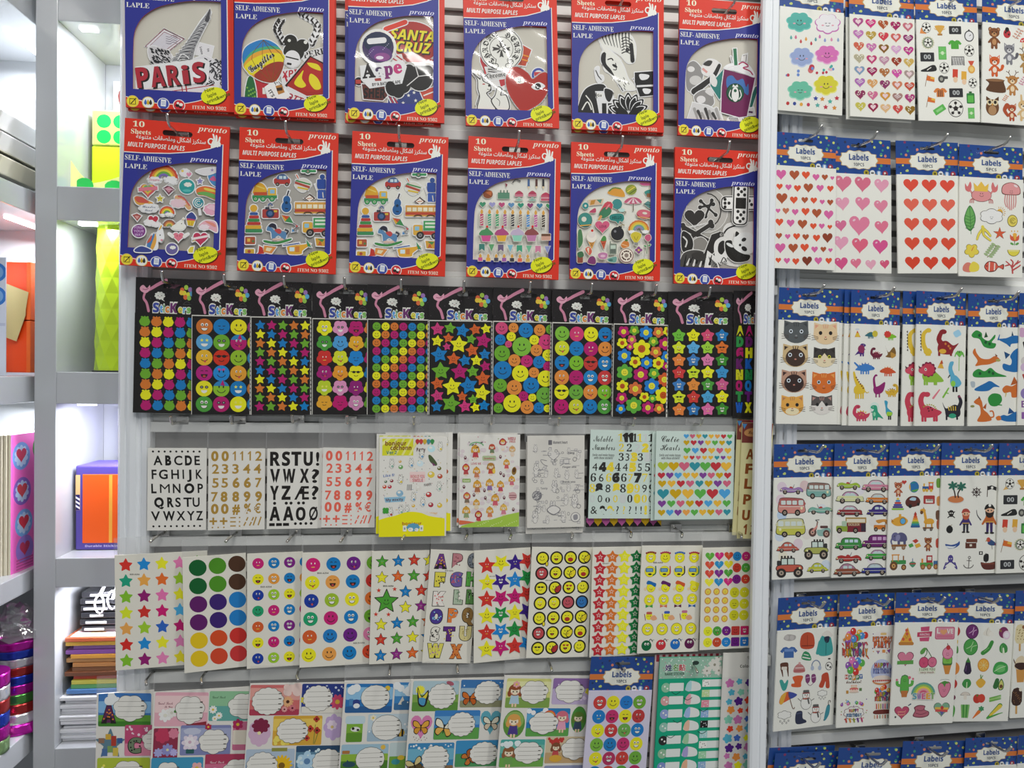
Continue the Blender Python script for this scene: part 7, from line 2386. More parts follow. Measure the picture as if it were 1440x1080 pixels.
def l_dragons(d):
 gn,bl,og = '#2a8a3a','#1a68a8','#c86a2a'
 d.bl([(540,380),(570,352),(605,370),(610,400),(650,420),(690,380),(692,400),(670,430),(698,440),(680,470),(620,460),(590,410),(550,400)],gn).po([(620,400),(632,360),(645,395)],'#1a4a24')
 for x,y in ((590,385),(630,430),(655,440)):
  d.ci(x,y,9,'#14502a')
 d.bl([(712,410),(740,405),(770,400),(810,385),(850,390),(850,430),(800,440),(790,460),(765,440)],bl).lb([(712,412),(722,380)],10,5,bl).po([(800,385),(806,355),(814,385)],'#16405a')
 d.bl([(545,500),(560,470),(570,500),(600,535),(650,540),(690,520),(722,545),(690,560),(650,575),(600,580),(560,585),(575,550)],og).po([(695,525),(690,505),(708,520)],'#7a3a1a').el(710,548,16,9,'#a8a05a')
 d.bl([(790,520),(820,480),(850,480),(850,615),(770,620),(740,600),(745,570),(790,580),(800,550)],bl).po([(760,540),(750,490),(790,510)],'#1a4a78')
 d.bl([(545,630),(580,605),(620,620),(660,598),(700,630),(765,655),(690,658),(560,660)],gn)
 for x,y in ((590,635),(650,625),(675,635)):
  d.ci(x,y,9,'#14502a')
 d.bl([(555,735),(620,700),(655,685),(690,705),(718,725),(680,725),(640,750),(570,750)],bl).bl([(528,690),(555,690),(555,722),(535,725)],'#a8b4bc')
 d.bl([(735,740),(760,715),(800,720),(850,700),(850,780),(800,795),(790,760),(750,765)],og).po([(790,715),(815,655),(840,700)],'#b05a24').lb([(760,765),(755,790)],8,4,'#c8b060')
 d.bl([(640,800),(670,768),(720,775),(732,815),(700,850),(655,845)],gn).lb([(700,840),(730,845)],10,6,gn)
 d.bl([(548,820),(580,795),(600,820),(610,870),(640,900),(660,945),(570,950),(590,900),(585,850),(560,835)],og).cv([(640,925),(675,920),(670,885),(650,885)],9,og).po([(605,860),(630,830),(625,870)],'#a8501c').po([(575,800),(582,782),(592,800)],'#7a3a1a').el(538,850,14,8,'#8a8a4a')
 d.bl([(700,930),(740,910),(770,915),(820,890),(850,900),(850,950),(770,955),(730,945)],bl).po([(770,905),(780,862),(815,895)],'#1a4a80').bl([(690,925),(715,915),(725,940),(700,945)],'#d0702a')

def l_mystery(d):
 d.ci(870,375,26,'#c8a0c0').lb([(880,440),(890,480)],14,16,'#222').ci(885,560,24,'#c8c4c0').ci(880,600,22,'#c8b0cc').lb([(875,650),(890,690)],14,12,'#a8403a').ci(885,770,28,'#8a78b0').tx(862,860,60,'E','#7a4a90','l','b').rc(862,890,900,935,'#8a5aa0',5).ci(935,420,30,'#8ab0c8').ci(930,620,34,'#c8788a').ci(930,800,34,'#7a9a68').ci(935,520,20,'#d8b84a')

def l_retro(d):
 for x,y,c in ((128,380,'#d8c8d4'),(270,370,'#d8c0c0'),(120,460,'#dcc8d0'),(125,558,'#b8cce4'),(110,690,'#c8d4e4'),(280,680,'#dcd8d0'),(225,740,'#d8c8d0'),(380,520,'#d8dce0'),(400,880,'#c8d4e0'),(130,820,'#e0dcc8')):
  d.ci(x,y,30,c)
 car(d,187,392,1.36,'#9a7ab0',style=1)
 van(d,360,398,1.45,'#7aa8a0','#8a6a60')
 van(d,188,500,1.6,'#cf8a80','#a85a58')
 car(d,368,520,1.45,'#7ab0a0',style=1,flip=-1)
 van(d,178,635,1.7,'#c0c050','#c8c8a0',-1)
 # scooter
 d.lb([(350,600),(340,650)],8,8,'#8a6a60').bl([(355,690),(345,655),(372,650),(420,640),(432,665),(400,690)],'#8ab0a8').rc(366,626,415,642,'#5a3a38',5).cv([(350,600),(338,590),(362,588)],5,'#444')
 wheel(d,317,668,25,'#5a3f3a','#c8a090');wheel(d,405,678,22,'#5a3f3a','#c8a090')
 d.lb([(322,655),(345,630)],14,10,'#cf8a80')
 car(d,158,765,1.25,'#b85a4a',style=3)
 jeep(d,338,785,1.5,'#a8ac58')
 jeep(d,170,895,1.65,'#c05a48',-1)
 car(d,345,900,1.2,'#b8bc3a',style=3)

def l_classic(d):
 for x,y,c in ((500,540,'#dcd8dc'),(720,520,'#e0dcd8'),(700,600,'#dcd8d4'),(620,400,'#dcd8e0'),(690,840,'#e0d8dc'),(500,680,'#e0dcd8')):
  d.ci(x,y,26,c)
 car(d,546,366,1.35,'#9ab83a',style=1)
 car(d,718,372,1.6,'#c88098','#d8b0c0',style=0)
 car(d,556,446,1.6,'#d0d4a0','#c090b0',style=0)
 car(d,730,454,1.4,'#c8742a','#c8b8b0',style=0)
 car(d,554,532,1.45,'#8a2f34','#c8a0b0',style=0)
 car(d,734,532,1.35,'#3a2a78',style=3)
 d.rc(535,605,655,665,'#7a2430',4).rc(528,572,658,608,'#a8884a',3).rc(535,582,650,604,'#dcd4c0').rc(470,625,540,662,'#8aa03a',8).rc(505,595,535,628,'#a8c0a8',4).rc(625,610,655,662,'#3a2a3a').tx(545,625,22,'EXCELSIOR','#d8c8a0','l','b',wd=70)
 wheel(d,490,655,16);wheel(d,590,655,16)
 d.bl([(720,590),(785,585),(790,620),(770,600),(735,610)],'#c88a3a').rc(705,620,780,648,'#c8762a',5).ln([(780,600),(775,640)],4,'#7a4a20');wheel(d,718,648,12);wheel(d,765,648,12)
 car(d,546,742,1.5,'#3a8a40',style=2,win='#c0d4e0')
 car(d,722,730,1.7,'#6a2068',style=2,win='#c8a0c8')
 car(d,546,826,1.5,'#a8302a',style=1)
 car(d,728,812,1.4,'#3a9a3a','#b890b0',style=0)
 car(d,536,908,1.5,'#8a4a34','#a87a90',style=3)
 car(d,710,902,1.55,'#2a2f80','#a8b0b8',style=0)

def l_playthings(d):
 bear(d,50,388,.95,'#a8583a','#d8b090',1);d.he(86,348,15,'#b83a34')
 d.ci(148,378,31,'#2a70a8').el(148,378,31,31,'#5aa048',0,20,130).el(148,378,31,31,'#d8a83a',0,130,220).el(148,378,31,31,'#2f8a88',0,220,300)
 train(d,235,378,.95,'#2a5a98','#c84a34','#d8a83a')
 for k,c in enumerate(('#d8b83a','#4a8ac0','#b83a34','#3a3a90','#4a3a80','#8ab84a')):
  d.rc(40-6*k,448+13*k,56+6*k,460+13*k,c,4)
 d.bl([(95,470),(120,440),(165,438),(188,465),(180,492),(140,506),(105,500)],'#5a2a24').bl([(120,460),(135,445),(160,448),(155,465)],'#a8c8d8').ci(125,500,11,BK).ci(175,488,9,BK)
 d.rc(208,432,280,486,'#a83a38',7).rc(222,455,268,478,'#e8e4d8')
 for k in range(4):
  d.rc(230+10*k,455,235+10*k,468,BK)
 d.bl([(8,600),(35,575),(80,565),(112,592),(90,620),(40,625)],'#d8a038').ci(80,595,19,'#8a6a30').ci(80,595,15,'#5aa8d8').rc(55,550,70,572,'#d8a038',3).po([(8,600),(10,580),(25,600)],'#b87a28')
 for k,c in enumerate(('#b83a2a','#cf5a2a','#d8883a','#d8b83a','#6aa848','#2a8a98','#2a5a90')):
  d.rc(150-3.4*k,550+12*k,166+3.4*k,563+12*k,c,3)
 d.po([(148,552),(158,534),(168,552)],'#a83228')
 d.lb([(225,590),(214,530)],18,14,'#d8a03a').el(205,528,18,12,'#d8a03a').bl([(215,590),(250,578),(275,590),(270,612),(218,612)],'#d8a03a');legs(d,(224,262),605,9,30,'#c8902a');d.rc(205,634,272,644,'#8a5a34');wheel(d,218,648,9);wheel(d,258,648,9);d.ln([(212,518),(208,508)],4,'#8a5a2a').ci(197,540,10,'#6a4628')
 d.bl([(40,690),(60,668),(88,672),(106,695),(102,722),(50,722)],'#55557a');legs(d,(56,92),715,16,28,'#55557a');d.ci(34,694,24,'#62628a').el(50,700,14,22,'#8484a8',12).cv([(18,698),(8,722),(14,742)],12,'#62628a',7).ci(28,690,3,BK).rc(10,742,104,756,'#8a5a34',3);wheel(d,25,762,12,'#8a6038');wheel(d,85,762,12,'#8a6038')
 d.po([(115,745),(140,735),(150,755),(125,765)],'#4a9a48').po([(140,720),(165,708),(180,722),(160,738)],'#b84034').po([(155,745),(185,735),(196,755),(165,768)],'#d8a83a')
 bear(d,240,738,.9,'#8a4a28','#c8986a',1)
 d.rc(8,842,102,868,'#3a8a48',5).rc(12,805,62,812,'#cf8a34').ln([(18,812),(18,850)],6,'#cf8a34').ln([(54,812),(54,850)],6,'#cf8a34').rc(82,815,90,842,'#8a5a34');wheel(d,25,878,24,'#6a4628','#cf9a58');wheel(d,88,888,16,'#6a4628','#cf9a58')
 d.bl([(122,865),(142,852),(165,865),(144,890)],'#4a8a6a').ln([(124,866),(164,866)],7,'#b8403a').ln([(143,832),(143,852)],4,'#3a5a90')
 d.rc(190,860,272,886,'#4a9a48',4).rc(230,815,268,862,'#a83038').rc(238,824,262,846,'#dcdcd0').rc(198,835,210,862,'#d8883a').rc(275,850,310,886,'#3a6a98',4)
 for x in (208,248,290):
  wheel(d,x,888,15,'#8a5a34','#cf9a58')
 for x,y,c in ((302,355,'#6a9a3a'),(305,470,'#c88a4a'),(300,560,'#6a4a38'),(306,620,'#a8583a'),(302,740,'#b84a3a')):
  d.bl([(x-12,y-26),(x+12,y-30),(x+16,y+20),(x-10,y+24)],c)

def l_pirates(d):
 o = '#cfcdc8'
 d.el(412,460,54,26,o).el(412,458,50,22,'#c87a48')
 for x0,x1 in ((405,395),(425,445)):
  d.cv([(x0+4,448),(x0,420),(x1,385)],8,'#3a2a24')
 for cx,cy in ((392,372),(446,376)):
  for a in range(6):
   t = math.radians(a*60+20)
   d.bl([(cx,cy),(cx+20*math.cos(t-.4),cy+18*math.sin(t-.4)),(cx+34*math.cos(t),cy+30*math.sin(t)),(cx+20*math.cos(t+.4),cy+18*math.sin(t+.4))],'#2a6a58')
 d.ar(543,412,22,22,0,360,5,'#3a2a2a').ci(543,412,7,'#3a2a2a')
 for a in range(8):
  t = math.radians(45*a)
  d.ln([(543,412),(543+33*math.cos(t),412+33*math.sin(t))],4,'#3a2a2a')
 d.ln([(614,372),(612,442)],5,'#4a3a34').po([(614,375),(640,368),(672,380),(670,402),(640,392),(614,400)],'#222').ci(643,383,8,WH)
 d.ln([(362,535),(408,575)],6,BK).ln([(408,535),(362,575)],6,BK).ci(384,545,17,BK).rc(375,552,394,568,BK,3).ci(378,545,4,WH).ci(390,545,4,WH)

 def man(x,y,k,hat,coat,beard,pants,hatc):
  d.at(x,y,k)
  d.lb([(-14,-10),(-34,20)],14,10,coat).lb([(14,-10),(32,20)],14,10,coat).rc(-20,-22,20,20,coat,6).lb([(-9,16),(-10,58)],14,12,pants).lb([(9,16),(10,58)],14,12,pants).el(-13,64,11,5,BK).el(13,64,11,5,BK)
  d.el(0,-44,22,22,'#e0b090').bl([(-22,-44),(-14,-38),(0,-34),(14,-38),(22,-44),(16,-18),(0,-10),(-16,-18)],beard).bl([(-26,-50),(-16,-74),(10,-76),(26,-52),(0,-58)],hatc).ci(-8,-46,4,BK).ci(8,-46,3,BK)
  d.ln([(-22,10),(22,10)],5,'#c8a04a').at()
 man(478,598,1.05,0,'#3f2f70','#b8583a','#2a2a38','#a8443a')
 man(630,588,1.3,0,'#b8622a','#2a1d1a','#3a2a60','#1d1b1a')
 d.ci(630,495,9,WH).cv([(575,590),(552,560),(545,525)],9,'#4a4a50',3)
 d.ci(376,648,21,'#1b1b1b').rc(370,622,384,634,'#1b1b1b').cv([(378,625),(392,618)],3,'#8a7a5a')
 d.bl([(350,740),(390,745),(425,735),(440,722),(440,745),(410,765),(370,768)],'#2f4f90').bl([(356,752),(400,755),(420,750),(400,766),(370,766)],'#d8dce0')
 d.rc(478,730,548,768,'#5a2f22',3).rc(482,708,554,732,'#6a3a28',6).rc(505,742,520,756,'#d8d0c0',2).ln([(485,732),(545,732)],4,'#e4e0d8')
 d.bl([(620,735),(635,712),(660,725),(676,745),(655,752),(632,748)],'#2f4a78').ci(625,714,13,'#b8483a').lb([(618,716),(608,724)],8,4,'#b87a3a').lb([(648,750),(650,775)],4,3,'#555').lb([(668,742),(680,760)],8,4,'#8a3a5a')
 for a in range(6):
  s = -1 if a < 3 else 1
  k = a%3
  d.cv([(385+s*6,850),(385+s*(18+8*k),862+6*k),(385+s*(30+6*k),858+20*k),(385+s*(38-6*k),890-4*k)],8,'#4a3f88',4)
 d.el(385,832,17,24,'#4a3f88').ci(379,832,3,WH).ci(391,832,3,WH)
 d.ln([(504,832),(500,892)],5,'#5a5654').ar(505,826,7,7,0,360,4,'#5a5654').ar(500,868,32,26,10,170,5,'#5a5654').ln([(488,845),(518,848)],4,'#5a5654')
 d.bl([(578,858),(620,865),(680,855),(672,900),(600,902)],'#5a2a24').ln([(610,800),(612,860)],5,'#333').bl([(598,812),(626,806),(626,850),(598,850)],'#1d1d1d').rc(566,788,590,810,'#1d1d1d').ci(578,799,6,WH).rc(585,862,676,872,'#7a3f30')

def l_football2(d):
 d.po([(712,402),(735,370),(745,395)],'#d8b06a')
 football(d,(('ball',755,362,28),('cup',833,370,30),('board',760,462,44),('green',868,468,44),('shoe',750,545,46),('whistle',838,545,34),('red',728,625,40),('yellow',790,625,40),('bottle',855,640,36),('flag',735,745,38),('rose',825,745,40),('board',745,868,44),('ball',860,860,42),('watch',910,380,30),('goal',930,560,36),('medal',930,650,36),('field',940,760,34)))

def l_winter(d):
 ol = '#3a3836'
 d.bl([(125,350),(130,330),(150,322),(188,330),(185,352),(155,360)],'#a8a4a0').ci(140,340,12,'#bcb8b4').ci(168,342,12,'#bcb8b4')
 d.bl([(220,402),(220,335),(255,312),(290,332),(290,402)],'#b8492a').ln([(222,390),(290,390)],5,'#7a2a18').ln([(255,330),(255,395)],2,'#7a2a18')
 d.bl([(325,360),(350,325),(375,330),(392,360),(396,440),(320,446)],'#3a9a98').lb([(328,370),(312,435)],20,18,'#3a9a98').bl([(335,330),(370,305),(400,335),(372,345)],'#d8d4cc').bl([(350,345),(380,340),(376,372),(358,375)],'#232a40').ln([(362,365),(360,445)],3,'#1f6a6a')
 shirt(d,152,422,1.05,'#3a62a0');d.rc(128,405,178,420,'#6a8ac0')
 d.bl([(225,465),(232,430),(250,422),(270,440),(275,475)],'#2f8a5a').ln([(228,455),(272,465)],7,'#dcdcd4').ln([(235,438),(262,446)],5,'#dcdcd4').ci(256,418,7,'#dcdcd4')
 d.bl([(105,500),(110,484),(145,482),(150,505),(140,520),(115,518)],'#5a3424').lb([(112,515),(120,560)],12,4,'#5a3424').lb([(145,510),(150,560)],12,4,'#5a3424').rc(112,505,142,522,'#d8d0c4',4)
 d.bl([(180,540),(188,505),(212,492),(236,508),(240,540)],'#b87a78').ln([(182,532),(240,532)],9,'#a85a5a').ln([(188,515),(234,515)],5,'#dcc8c4').ci(212,490,7,'#c89a98')
 d.ar(305,510,24,34,180,360,6,'#7a88a0').el(284,520,10,14,'#a8b4c8').el(326,520,10,14,'#a8b4c8')
 d.ci(378,512,20,ol).ci(378,512,17,'#e4e2dc').ci(372,508,6,ol).ci(386,518,5,ol).el(380,470,8,5,ol)
 d.bl([(102,585),(118,580),(130,600),(145,580),(150,592),(138,635),(118,638)],'#3a9a90')
 d.bl([(175,565),(230,562),(222,600),(218,625),(172,622),(168,605),(185,600)],'#cf5a2c')
 for x in (258,292):
  d.bl([(x-12,560),(x+8,556),(x+14,585),(x+4,605),(x-10,598)],'#7a3a6a').ln([(x-10,575),(x+12,570)],4,'#c8a0c0')
 d.cv([(255,605),(272,620),(292,605)],3,'#7a3a6a')
 d.bl([(340,560),(372,550),(382,600),(382,638),(362,636),(360,600),(345,635),(322,628),(335,590)],'#b8452a')
 # umbrella
 d.bl([(104,715),(112,670),(150,648),(198,668),(165,690)],'#cf5a2c').bl([(104,715),(110,675),(140,650),(122,712)],'#d8a43a').bl([(160,690),(152,650),(200,668)],'#3a4a9a').cv([(150,652),(172,735),(182,748),(186,738)],4,'#6a4a38')
 for x,y,k in ((250,692,1.0),(305,775,.95)):
  d.at(x,y,k)
  d.ci(0,28,31,ol).ci(0,28,29,'#e6e4dd').ci(0,-18,21,ol).ci(0,-18,19,'#e6e4dd').rc(-17,-48,17,-30,'#5a5a58',5).ln([(-20,-30),(20,-30)],6,'#8a3a3a').ln([(-18,2),(18,0)],8,'#a85a4a').lb([(10,2),(16,30)],9,8,'#5a5a58').ci(-6,-20,2.6,BK).ci(7,-20,2.6,BK).lb([(0,-14),(9,-11)],4,2,'#d8803a')
  d.ln([(-28,15),(-46,-2)],3,ol).ln([(28,15),(46,4)],3,ol).at()
 for x,y,k in ((342,668,28),(130,780,38)):
  d.cl(x,y,k,k*.6,'#e6e4dd',6,.18,ol,2.4)
  for i in range(5):
   d.ci(x-k*.6+i*k*.3,y+k*(.9+.3*(i%2)),k*.13,ol).ci(x-k*.6+i*k*.3,y+k*(.9+.3*(i%2)),k*.08,'#e6e4dd')
 d.bl([(195,770),(228,765),(232,805),(250,818),(248,832),(195,834)],'#2a3048').ln([(196,778),(228,774)],5,'#4a5270')
 d.bl([(352,820),(368,745),(386,740),(382,790),(362,825)],'#3a8a98').cv([(378,742),(378,716),(388,714),(388,724)],4,'#4a3a34').ln([(352,820),(350,828)],3,'#444')

def l_birthday(d):
 cols = ['#b8443a','#cf8a2a','#8a9a2a','#6a3a88','#b83a6a','#3a7a98']

 def word(t,x,y,s,wd,rot=0,c=None):
  w = wd/len(t)
  for i,ch in enumerate(t):
   if ch!=' ':
    d.tx(x+w*(i+.5),y,s,ch,'#4a2a1a','c','b',wd=w*1.0,off=.06).tx(x+w*(i+.5),y,s,ch,c or cols[i%6],'c','b',wd=w*.86,off=.02)
 balloons(d,522,340,62,16,seed=2)
 word('HAPPY',468,402,44,112);word('BIRTHDAY',450,440,48,142)
 for k in range(8):
  d.po([(460+17*k,444),(474+17*k,444),(467+17*k,458)],cols[k%6])
 d.st(462,352,12,'#c8842a',rd=0)
 for x,y in ((452,375),(582,370),(590,450),(452,400)):
  d.lb([(x,y),(x+8,y+14)],8,5,'#b8443a')
 d.cl(675,372,62,66,'#e0dcd8',10,.08)
 word('BIRTHDAY',620,368,38,112,c='#cf6a2a');word('PARTY',626,402,44,96,c='#c8582a')
 d.rc(665,318,698,332,'#d8b87a',4);d.po([(640,420),(662,420),(651,440)],'#8a6a98').rc(674,415,692,432,'#cf8a4a').po([(700,418),(722,412),(715,436)],'#8a4a98')
 rnd = random.Random(5)
 for i in range(40):
  x,y = rnd.choice([(rnd.uniform(618,732),rnd.uniform(300,435)),(rnd.uniform(445,590),rnd.uniform(690,815))])
  d.ci(x,y,3,rnd.choice(cols))
 balloons(d,512,502,66,13,seed=4)
 for i,ch in enumerate('HAPPY'):
  d.rc(466+20*i,556+abs(i-2)*-3,484+20*i,582+abs(i-2)*-3,('#b8443a','#2a6a5a','#cf8a2a','#3a7a48','#2a5a98')[i]).tx(475+20*i,577-abs(i-2)*3,24,ch,WH,'c','b')
 d.tx(515,600,26,'birthday!','#5a3a2a','c','sc',wd=84,off=.02)
 cake(d,516,632,.62,'#cf6a68','#e4c8b8');d.rc(472,640,486,658,'#b8863a').rc(545,628,560,645,'#5a7a4a')
 d.ci(672,540,62,'#a8b4d4').ci(672,530,55,'#b8c0dc')
 word('HAPPY',630,516,36,82);word('BIRTHDAY',622,548,36,104,c='#6a78b0')
 d.el(672,590,54,26,'#c8885a').el(672,582,54,22,'#e6e0d8').el(672,574,46,14,'#dccfc4')
 for k in range(9):
  d.ci(626+11.5*k,590,5,'#b8443a')
 balloons(d,678,648,46,9,seed=6);word('HAPPY',640,680,34,86);word('BIRTHDAY',632,704,32,100)
 d.rc(634,715,722,770,'#dcd0c4').bl([(630,760),(680,755),(726,760),(724,778),(632,780)],'#6a2a24')
 for k in range(7):
  d.rc(640+12*k,722,646+12*k,752,cols[k%6]).rc(628+15*k,785,636+15*k,806,['#c8a88a','#b86a58','#8a9a88'][k%3])
 for x in (475,555):
  balloons(d,x,715,30,6,seed=x)
 d.cl(515,768,56,36,'#e6e2dc',9,.14,'#7a4a5a',3);word('HAPPY',488,762,24,54);word('BIRTHDAY',474,788,24,84,c='#4a78a0')
 for k in range(5):
  d.lb([(470+22*k,800),(474+22*k,818)],10,8,cols[k])

def l_sweet(d):
 d.po([(98,282),(130,372),(54,372)],'#d8a03a').rc(50,366,134,384,'#b87a34',8)
 for x,y in ((95,320),(75,350),(112,352),(92,300)):
  d.ci(x,y,8,'#c8543a')
 smile(d,92,335,20,8)
 d.po([(170,282),(220,278),(218,305),(172,306)],'#c04a70').po([(152,312),(236,306),(232,335),(152,338)],'#b83a5a').po([(165,342),(222,338),(218,362),(168,362)],'#c04a70').tx(193,330,18,'AMAZING','#e8c0cc','c','b',wd=56)
 d.rc(252,280,364,352,'#b85a78',10).rc(257,285,359,347,'#cf8a9c',8).tx(262,318,42,'L',WH,'l','b').he(300,310,20,'#d89a6a').tx(318,318,36,'VE',WH,'l','b',wd=36).rc(262,325,354,342,'#c87088',4)
 d.he(92,455,46,'#6a3a4a').he(92,455,42,'#cf7a92').po([(46,472),(136,468),(136,490),(46,492)],'#5a9a48')
 d.cv([(205,400),(210,430),(190,460)],4,'#3a6a34').cv([(205,400),(225,430),(240,456)],4,'#3a6a34').bl([(172,420),(190,400),(205,402),(195,428),(178,436)],'#5a9a48').ci(195,482,28,'#7a2a44').ci(195,482,25,'#c84a70').ci(242,480,26,'#7a2a44').ci(242,480,23,'#cf6a88')
 smile(d,195,484,15,8);smile(d,242,482,14,8)
 d.rc(168,512,262,545,'#d8dcc8',4).tx(215,528,20,'I LOVE YOU','#5a7a48','c','b',wd=88).tx(215,543,15,'very much','#8a4a58','c','b',wd=76)
 d.po([(304,498),(352,498),(340,550),(318,550)],'#c8853a').rc(300,448,356,500,'#3f6a34',12).rc(303,451,353,490,'#7ab84a',10).ci(328,430,31,'#9a4a68').ci(328,430,28,'#d88aa4').ci(330,398,12,'#b8343a').ln([(330,390),(324,374)],3,'#5a3a3a')
 smile(d,328,434,16,0);smile(d,328,468,14,0)
 d.lb([(92,640),(92,572)],50,46,'#2f6a34').lb([(92,640),(92,574)],45,41,'#58a848').cv([(72,612),(52,605),(50,585)],16,'#58a848').cv([(112,612),(132,605),(135,582)],16,'#58a848').po([(72,640),(112,640),(106,676),(78,676)],'#b8703a').fl(118,566,9,'#cf6a80').fl(48,578,7,'#cf6a80').fl(138,574,7,'#cf6a80')
 smile(d,92,580,14,0)
 rainbow(d,198,662,62,11,False,('#5a9a90','#8ab858','#d8c84a','#d89a98','#c85a78'))
 for i,ch in enumerate('SWEET'):
  d.tx(150+25*i,690,48,ch,'#d8d4c8','c','b',wd=30,off=.06).tx(150+25*i,688,46,ch,['#5a9aa8','#8a6aa8','#c8608a','#d8983a','#6a9a58'][i],'c','b',wd=24,off=.02)
 d.bl([(280,620),(300,595),(345,595),(352,630),(330,675),(300,678)],'#8a3a54').bl([(283,622),(302,599),(342,599),(348,630),(328,671),(302,674)],'#d07a94').bl([(296,600),(318,588),(342,600),(325,605),(318,622),(308,606)],'#4a8a3a')
 smile(d,316,640,18,8)
 d.ar(318,585,26,6,180,350,2,'#888')
 d.he(82,758,42,'#7a2a40').he(82,758,38,'#b84a68').tx(82,762,20,'sweet','#e0a088','c','sc',wd=46,off=.02).tx(80,778,20,'heart','#e0a088','c','sc',wd=44,off=.02).lb([(118,724),(130,716)],5,8,'#4a5a68').ci(48,787,5,'#4a4a48')
 d.bl([(145,785),(155,755),(150,735),(178,722),(212,728),(210,748),(235,762),(230,785),(190,795)],'#6a3040').bl([(150,782),(160,755),(156,738),(178,727),(207,731),(206,750),(230,764),(226,782),(190,790)],'#b06070').cv([(160,768),(190,775),(222,766)],3,'#6a3040').cv([(165,748),(188,755),(206,748)],3,'#6a3040')
 d.he(306,745,46,'#4a4a48').he(306,745,43,'#78a888').rc(268,738,344,752,'#d8b04a',0,3).rc(270,750,340,764,'#c8504a',0,3).po([(296,760),(320,765),(306,785)],'#5a5a98').ci(308,740,9,'#b8383a')

def l_veg(d):
 d.ci(385,310,24,'#b83028').lb([(375,425),(390,365)],14,22,'#d8b838').bl([(370,420),(398,390),(402,430)],'#4a8a38').ci(385,515,30,'#d8883a').ci(385,515,10,'#a85a20').ci(385,600,22,'#b8302a').el(384,675,18,16,'#6a2040').bl([(368,740),(385,712),(402,735),(395,780),(372,785)],'#4a9a3a')
 d.ci(472,310,34,'#4a1a4a').ci(472,310,30,'#6a2a68').cv([(455,320),(475,305),(480,285)],4,'#c8a0c4').cv([(475,330),(480,308),(495,300)],4,'#c8a0c4')
 d.bl([(530,320),(545,295),(560,282),(568,300),(585,318),(572,332),(545,332)],'#dcd8cc').cv([(555,290),(548,315),(552,330)],2.5,'#a8a498').el(575,322,14,12,'#e4e0d6')
 d.ci(640,312,26,'#7a2a58').lb([(618,295),(625,305)],6,10,'#8a6a40').ci(656,326,20,'#dcc4d4').ci(656,326,13,'#e8dce4')
 d.ci(468,395,38,'#2a7a38').ci(468,395,34,'#4a9a48').cv([(445,405),(470,390),(480,365)],4,'#a8d098').cv([(470,420),(475,395),(500,385)],4,'#a8d098')
 d.lb([(534,428),(562,405),(580,366)],24,20,'#3a8a3a').lb([(540,420),(565,398)],4,4,'#7ab868')
 d.bl([(625,420),(622,390),(640,370),(662,388),(664,418),(645,428)],'#3a8a40').lb([(645,428),(642,400)],12,8,'#d8e4c8').ln([(632,420),(634,385)],3,'#8ac080')
 d.lb([(458,475),(458,528)],22,42,'#2a1a38').po([(445,480),(458,452),(472,482)],'#3a7a34').lb([(450,500),(448,528)],5,6,'#5a4068')
 d.ci(540,495,31,'#c8842a').ci(540,495,27,'#e0a840')
 for a in range(8):
  t = math.radians(45*a)
  d.ln([(540,495),(540+24*math.cos(t),495+24*math.sin(t))],2,'#f0d898')
 d.bl([(592,520),(605,485),(635,475),(668,492),(670,530),(635,548),(600,542)],'#3a9a48').bl([(605,520),(620,495),(650,495),(655,525),(625,535)],'#6ab868').cv([(600,530),(630,510),(660,500)],3,'#c8e0b8')
 d.bl([(432,600),(445,575),(470,575),(480,600),(465,622),(445,620)],'#3a8a40').ln([(457,625),(457,590)],5,'#c8dcb0')
 d.bl([(505,590),(530,568),(556,588),(545,612),(530,622),(515,612)],'#d8a83a').ln([(530,570),(528,548)],5,'#5a8a38').ln([(530,572),(540,552)],4,'#5a8a38')
 d.lb([(618,578),(610,615)],22,28,'#2f6a34').bl([(625,600),(640,570),(655,600),(650,630),(628,632)],'#3a6a34').bl([(629,602),(640,578),(651,602),(646,626),(632,628)],'#c8c870').ci(640,613,9,'#6a4426')
 d.el(452,664,26,20,'#8a8078',0,180,360).el(452,662,23,17,'#d0c8bc',0,180,360).rc(444,662,460,686,'#dcd6c8',4)
 d.ci(515,682,21,'#b83428').ci(538,680,20,'#c8402e').ci(515,664,5,'#4a7a34')
 for k in range(3):
  d.lb([(584,680+8*k),(640,664+9*k)],9,7,'#6aa848' if k!=1 else '#98c470')
 for k in range(5):
  d.lb([(440+7*k,785),(436+9*k,718)],7,10,'#3f8a3a' if k%2 else '#78b060')
 d.lb([(528,755),(498,790)],20,5,'#d8702a').fl(540,738,16,'#3a8a58',6,.4)
 d.lb([(575,790),(640,720)],12,26,'#3f8a38').lb([(590,775),(640,724)],12,22,'#d8c040').lb([(575,790),(625,770),(655,760)],12,3,'#4a9a40')

def l_ice(d):
 d.lb([(730,300),(728,360)],50,54,'#d8cba0').rc(722,384,732,424,'#c89a58',3).ci(745,292,8,'#8a5a34')
 for i in range(14):
  d.ci(712+(i*13)%36,305+(i*17)%66,2.4,'#8a7038')
 d.po([(710,520),(758,520),(750,596),(716,596)],'#c89048').bl([(705,520),(710,470),(740,450),(762,480),(762,520)],'#d8c8a8').bl([(704,510),(712,490),(755,490),(764,515),(735,528)],'#3a2018').lb([(705,490),(695,465)],5,4,'#5a3a28')
 d.lb([(718,650),(716,700)],52,54,'#3a2218').rc(710,725,720,770,'#c89a58',3).ci(735,636,8,'#e4dcc8')
 for i in range(14):
  d.ci(700+(i*11)%36,650+(i*17)%62,2.2,'#8a6038')
 cone(d,800,330,1.5,'#cf8aa0','#d8b0b8')
 cupcake(d,800,520,1.6,'#8ab0a0','#c8a078')
 cone(d,800,680,1.5,'#8a6048','#c8a078')

 # ------------------------------------------------------------------ hang the packs
def Q(*v):
 return [(v[i],v[i+1]) for i in (0,2,4,6)]

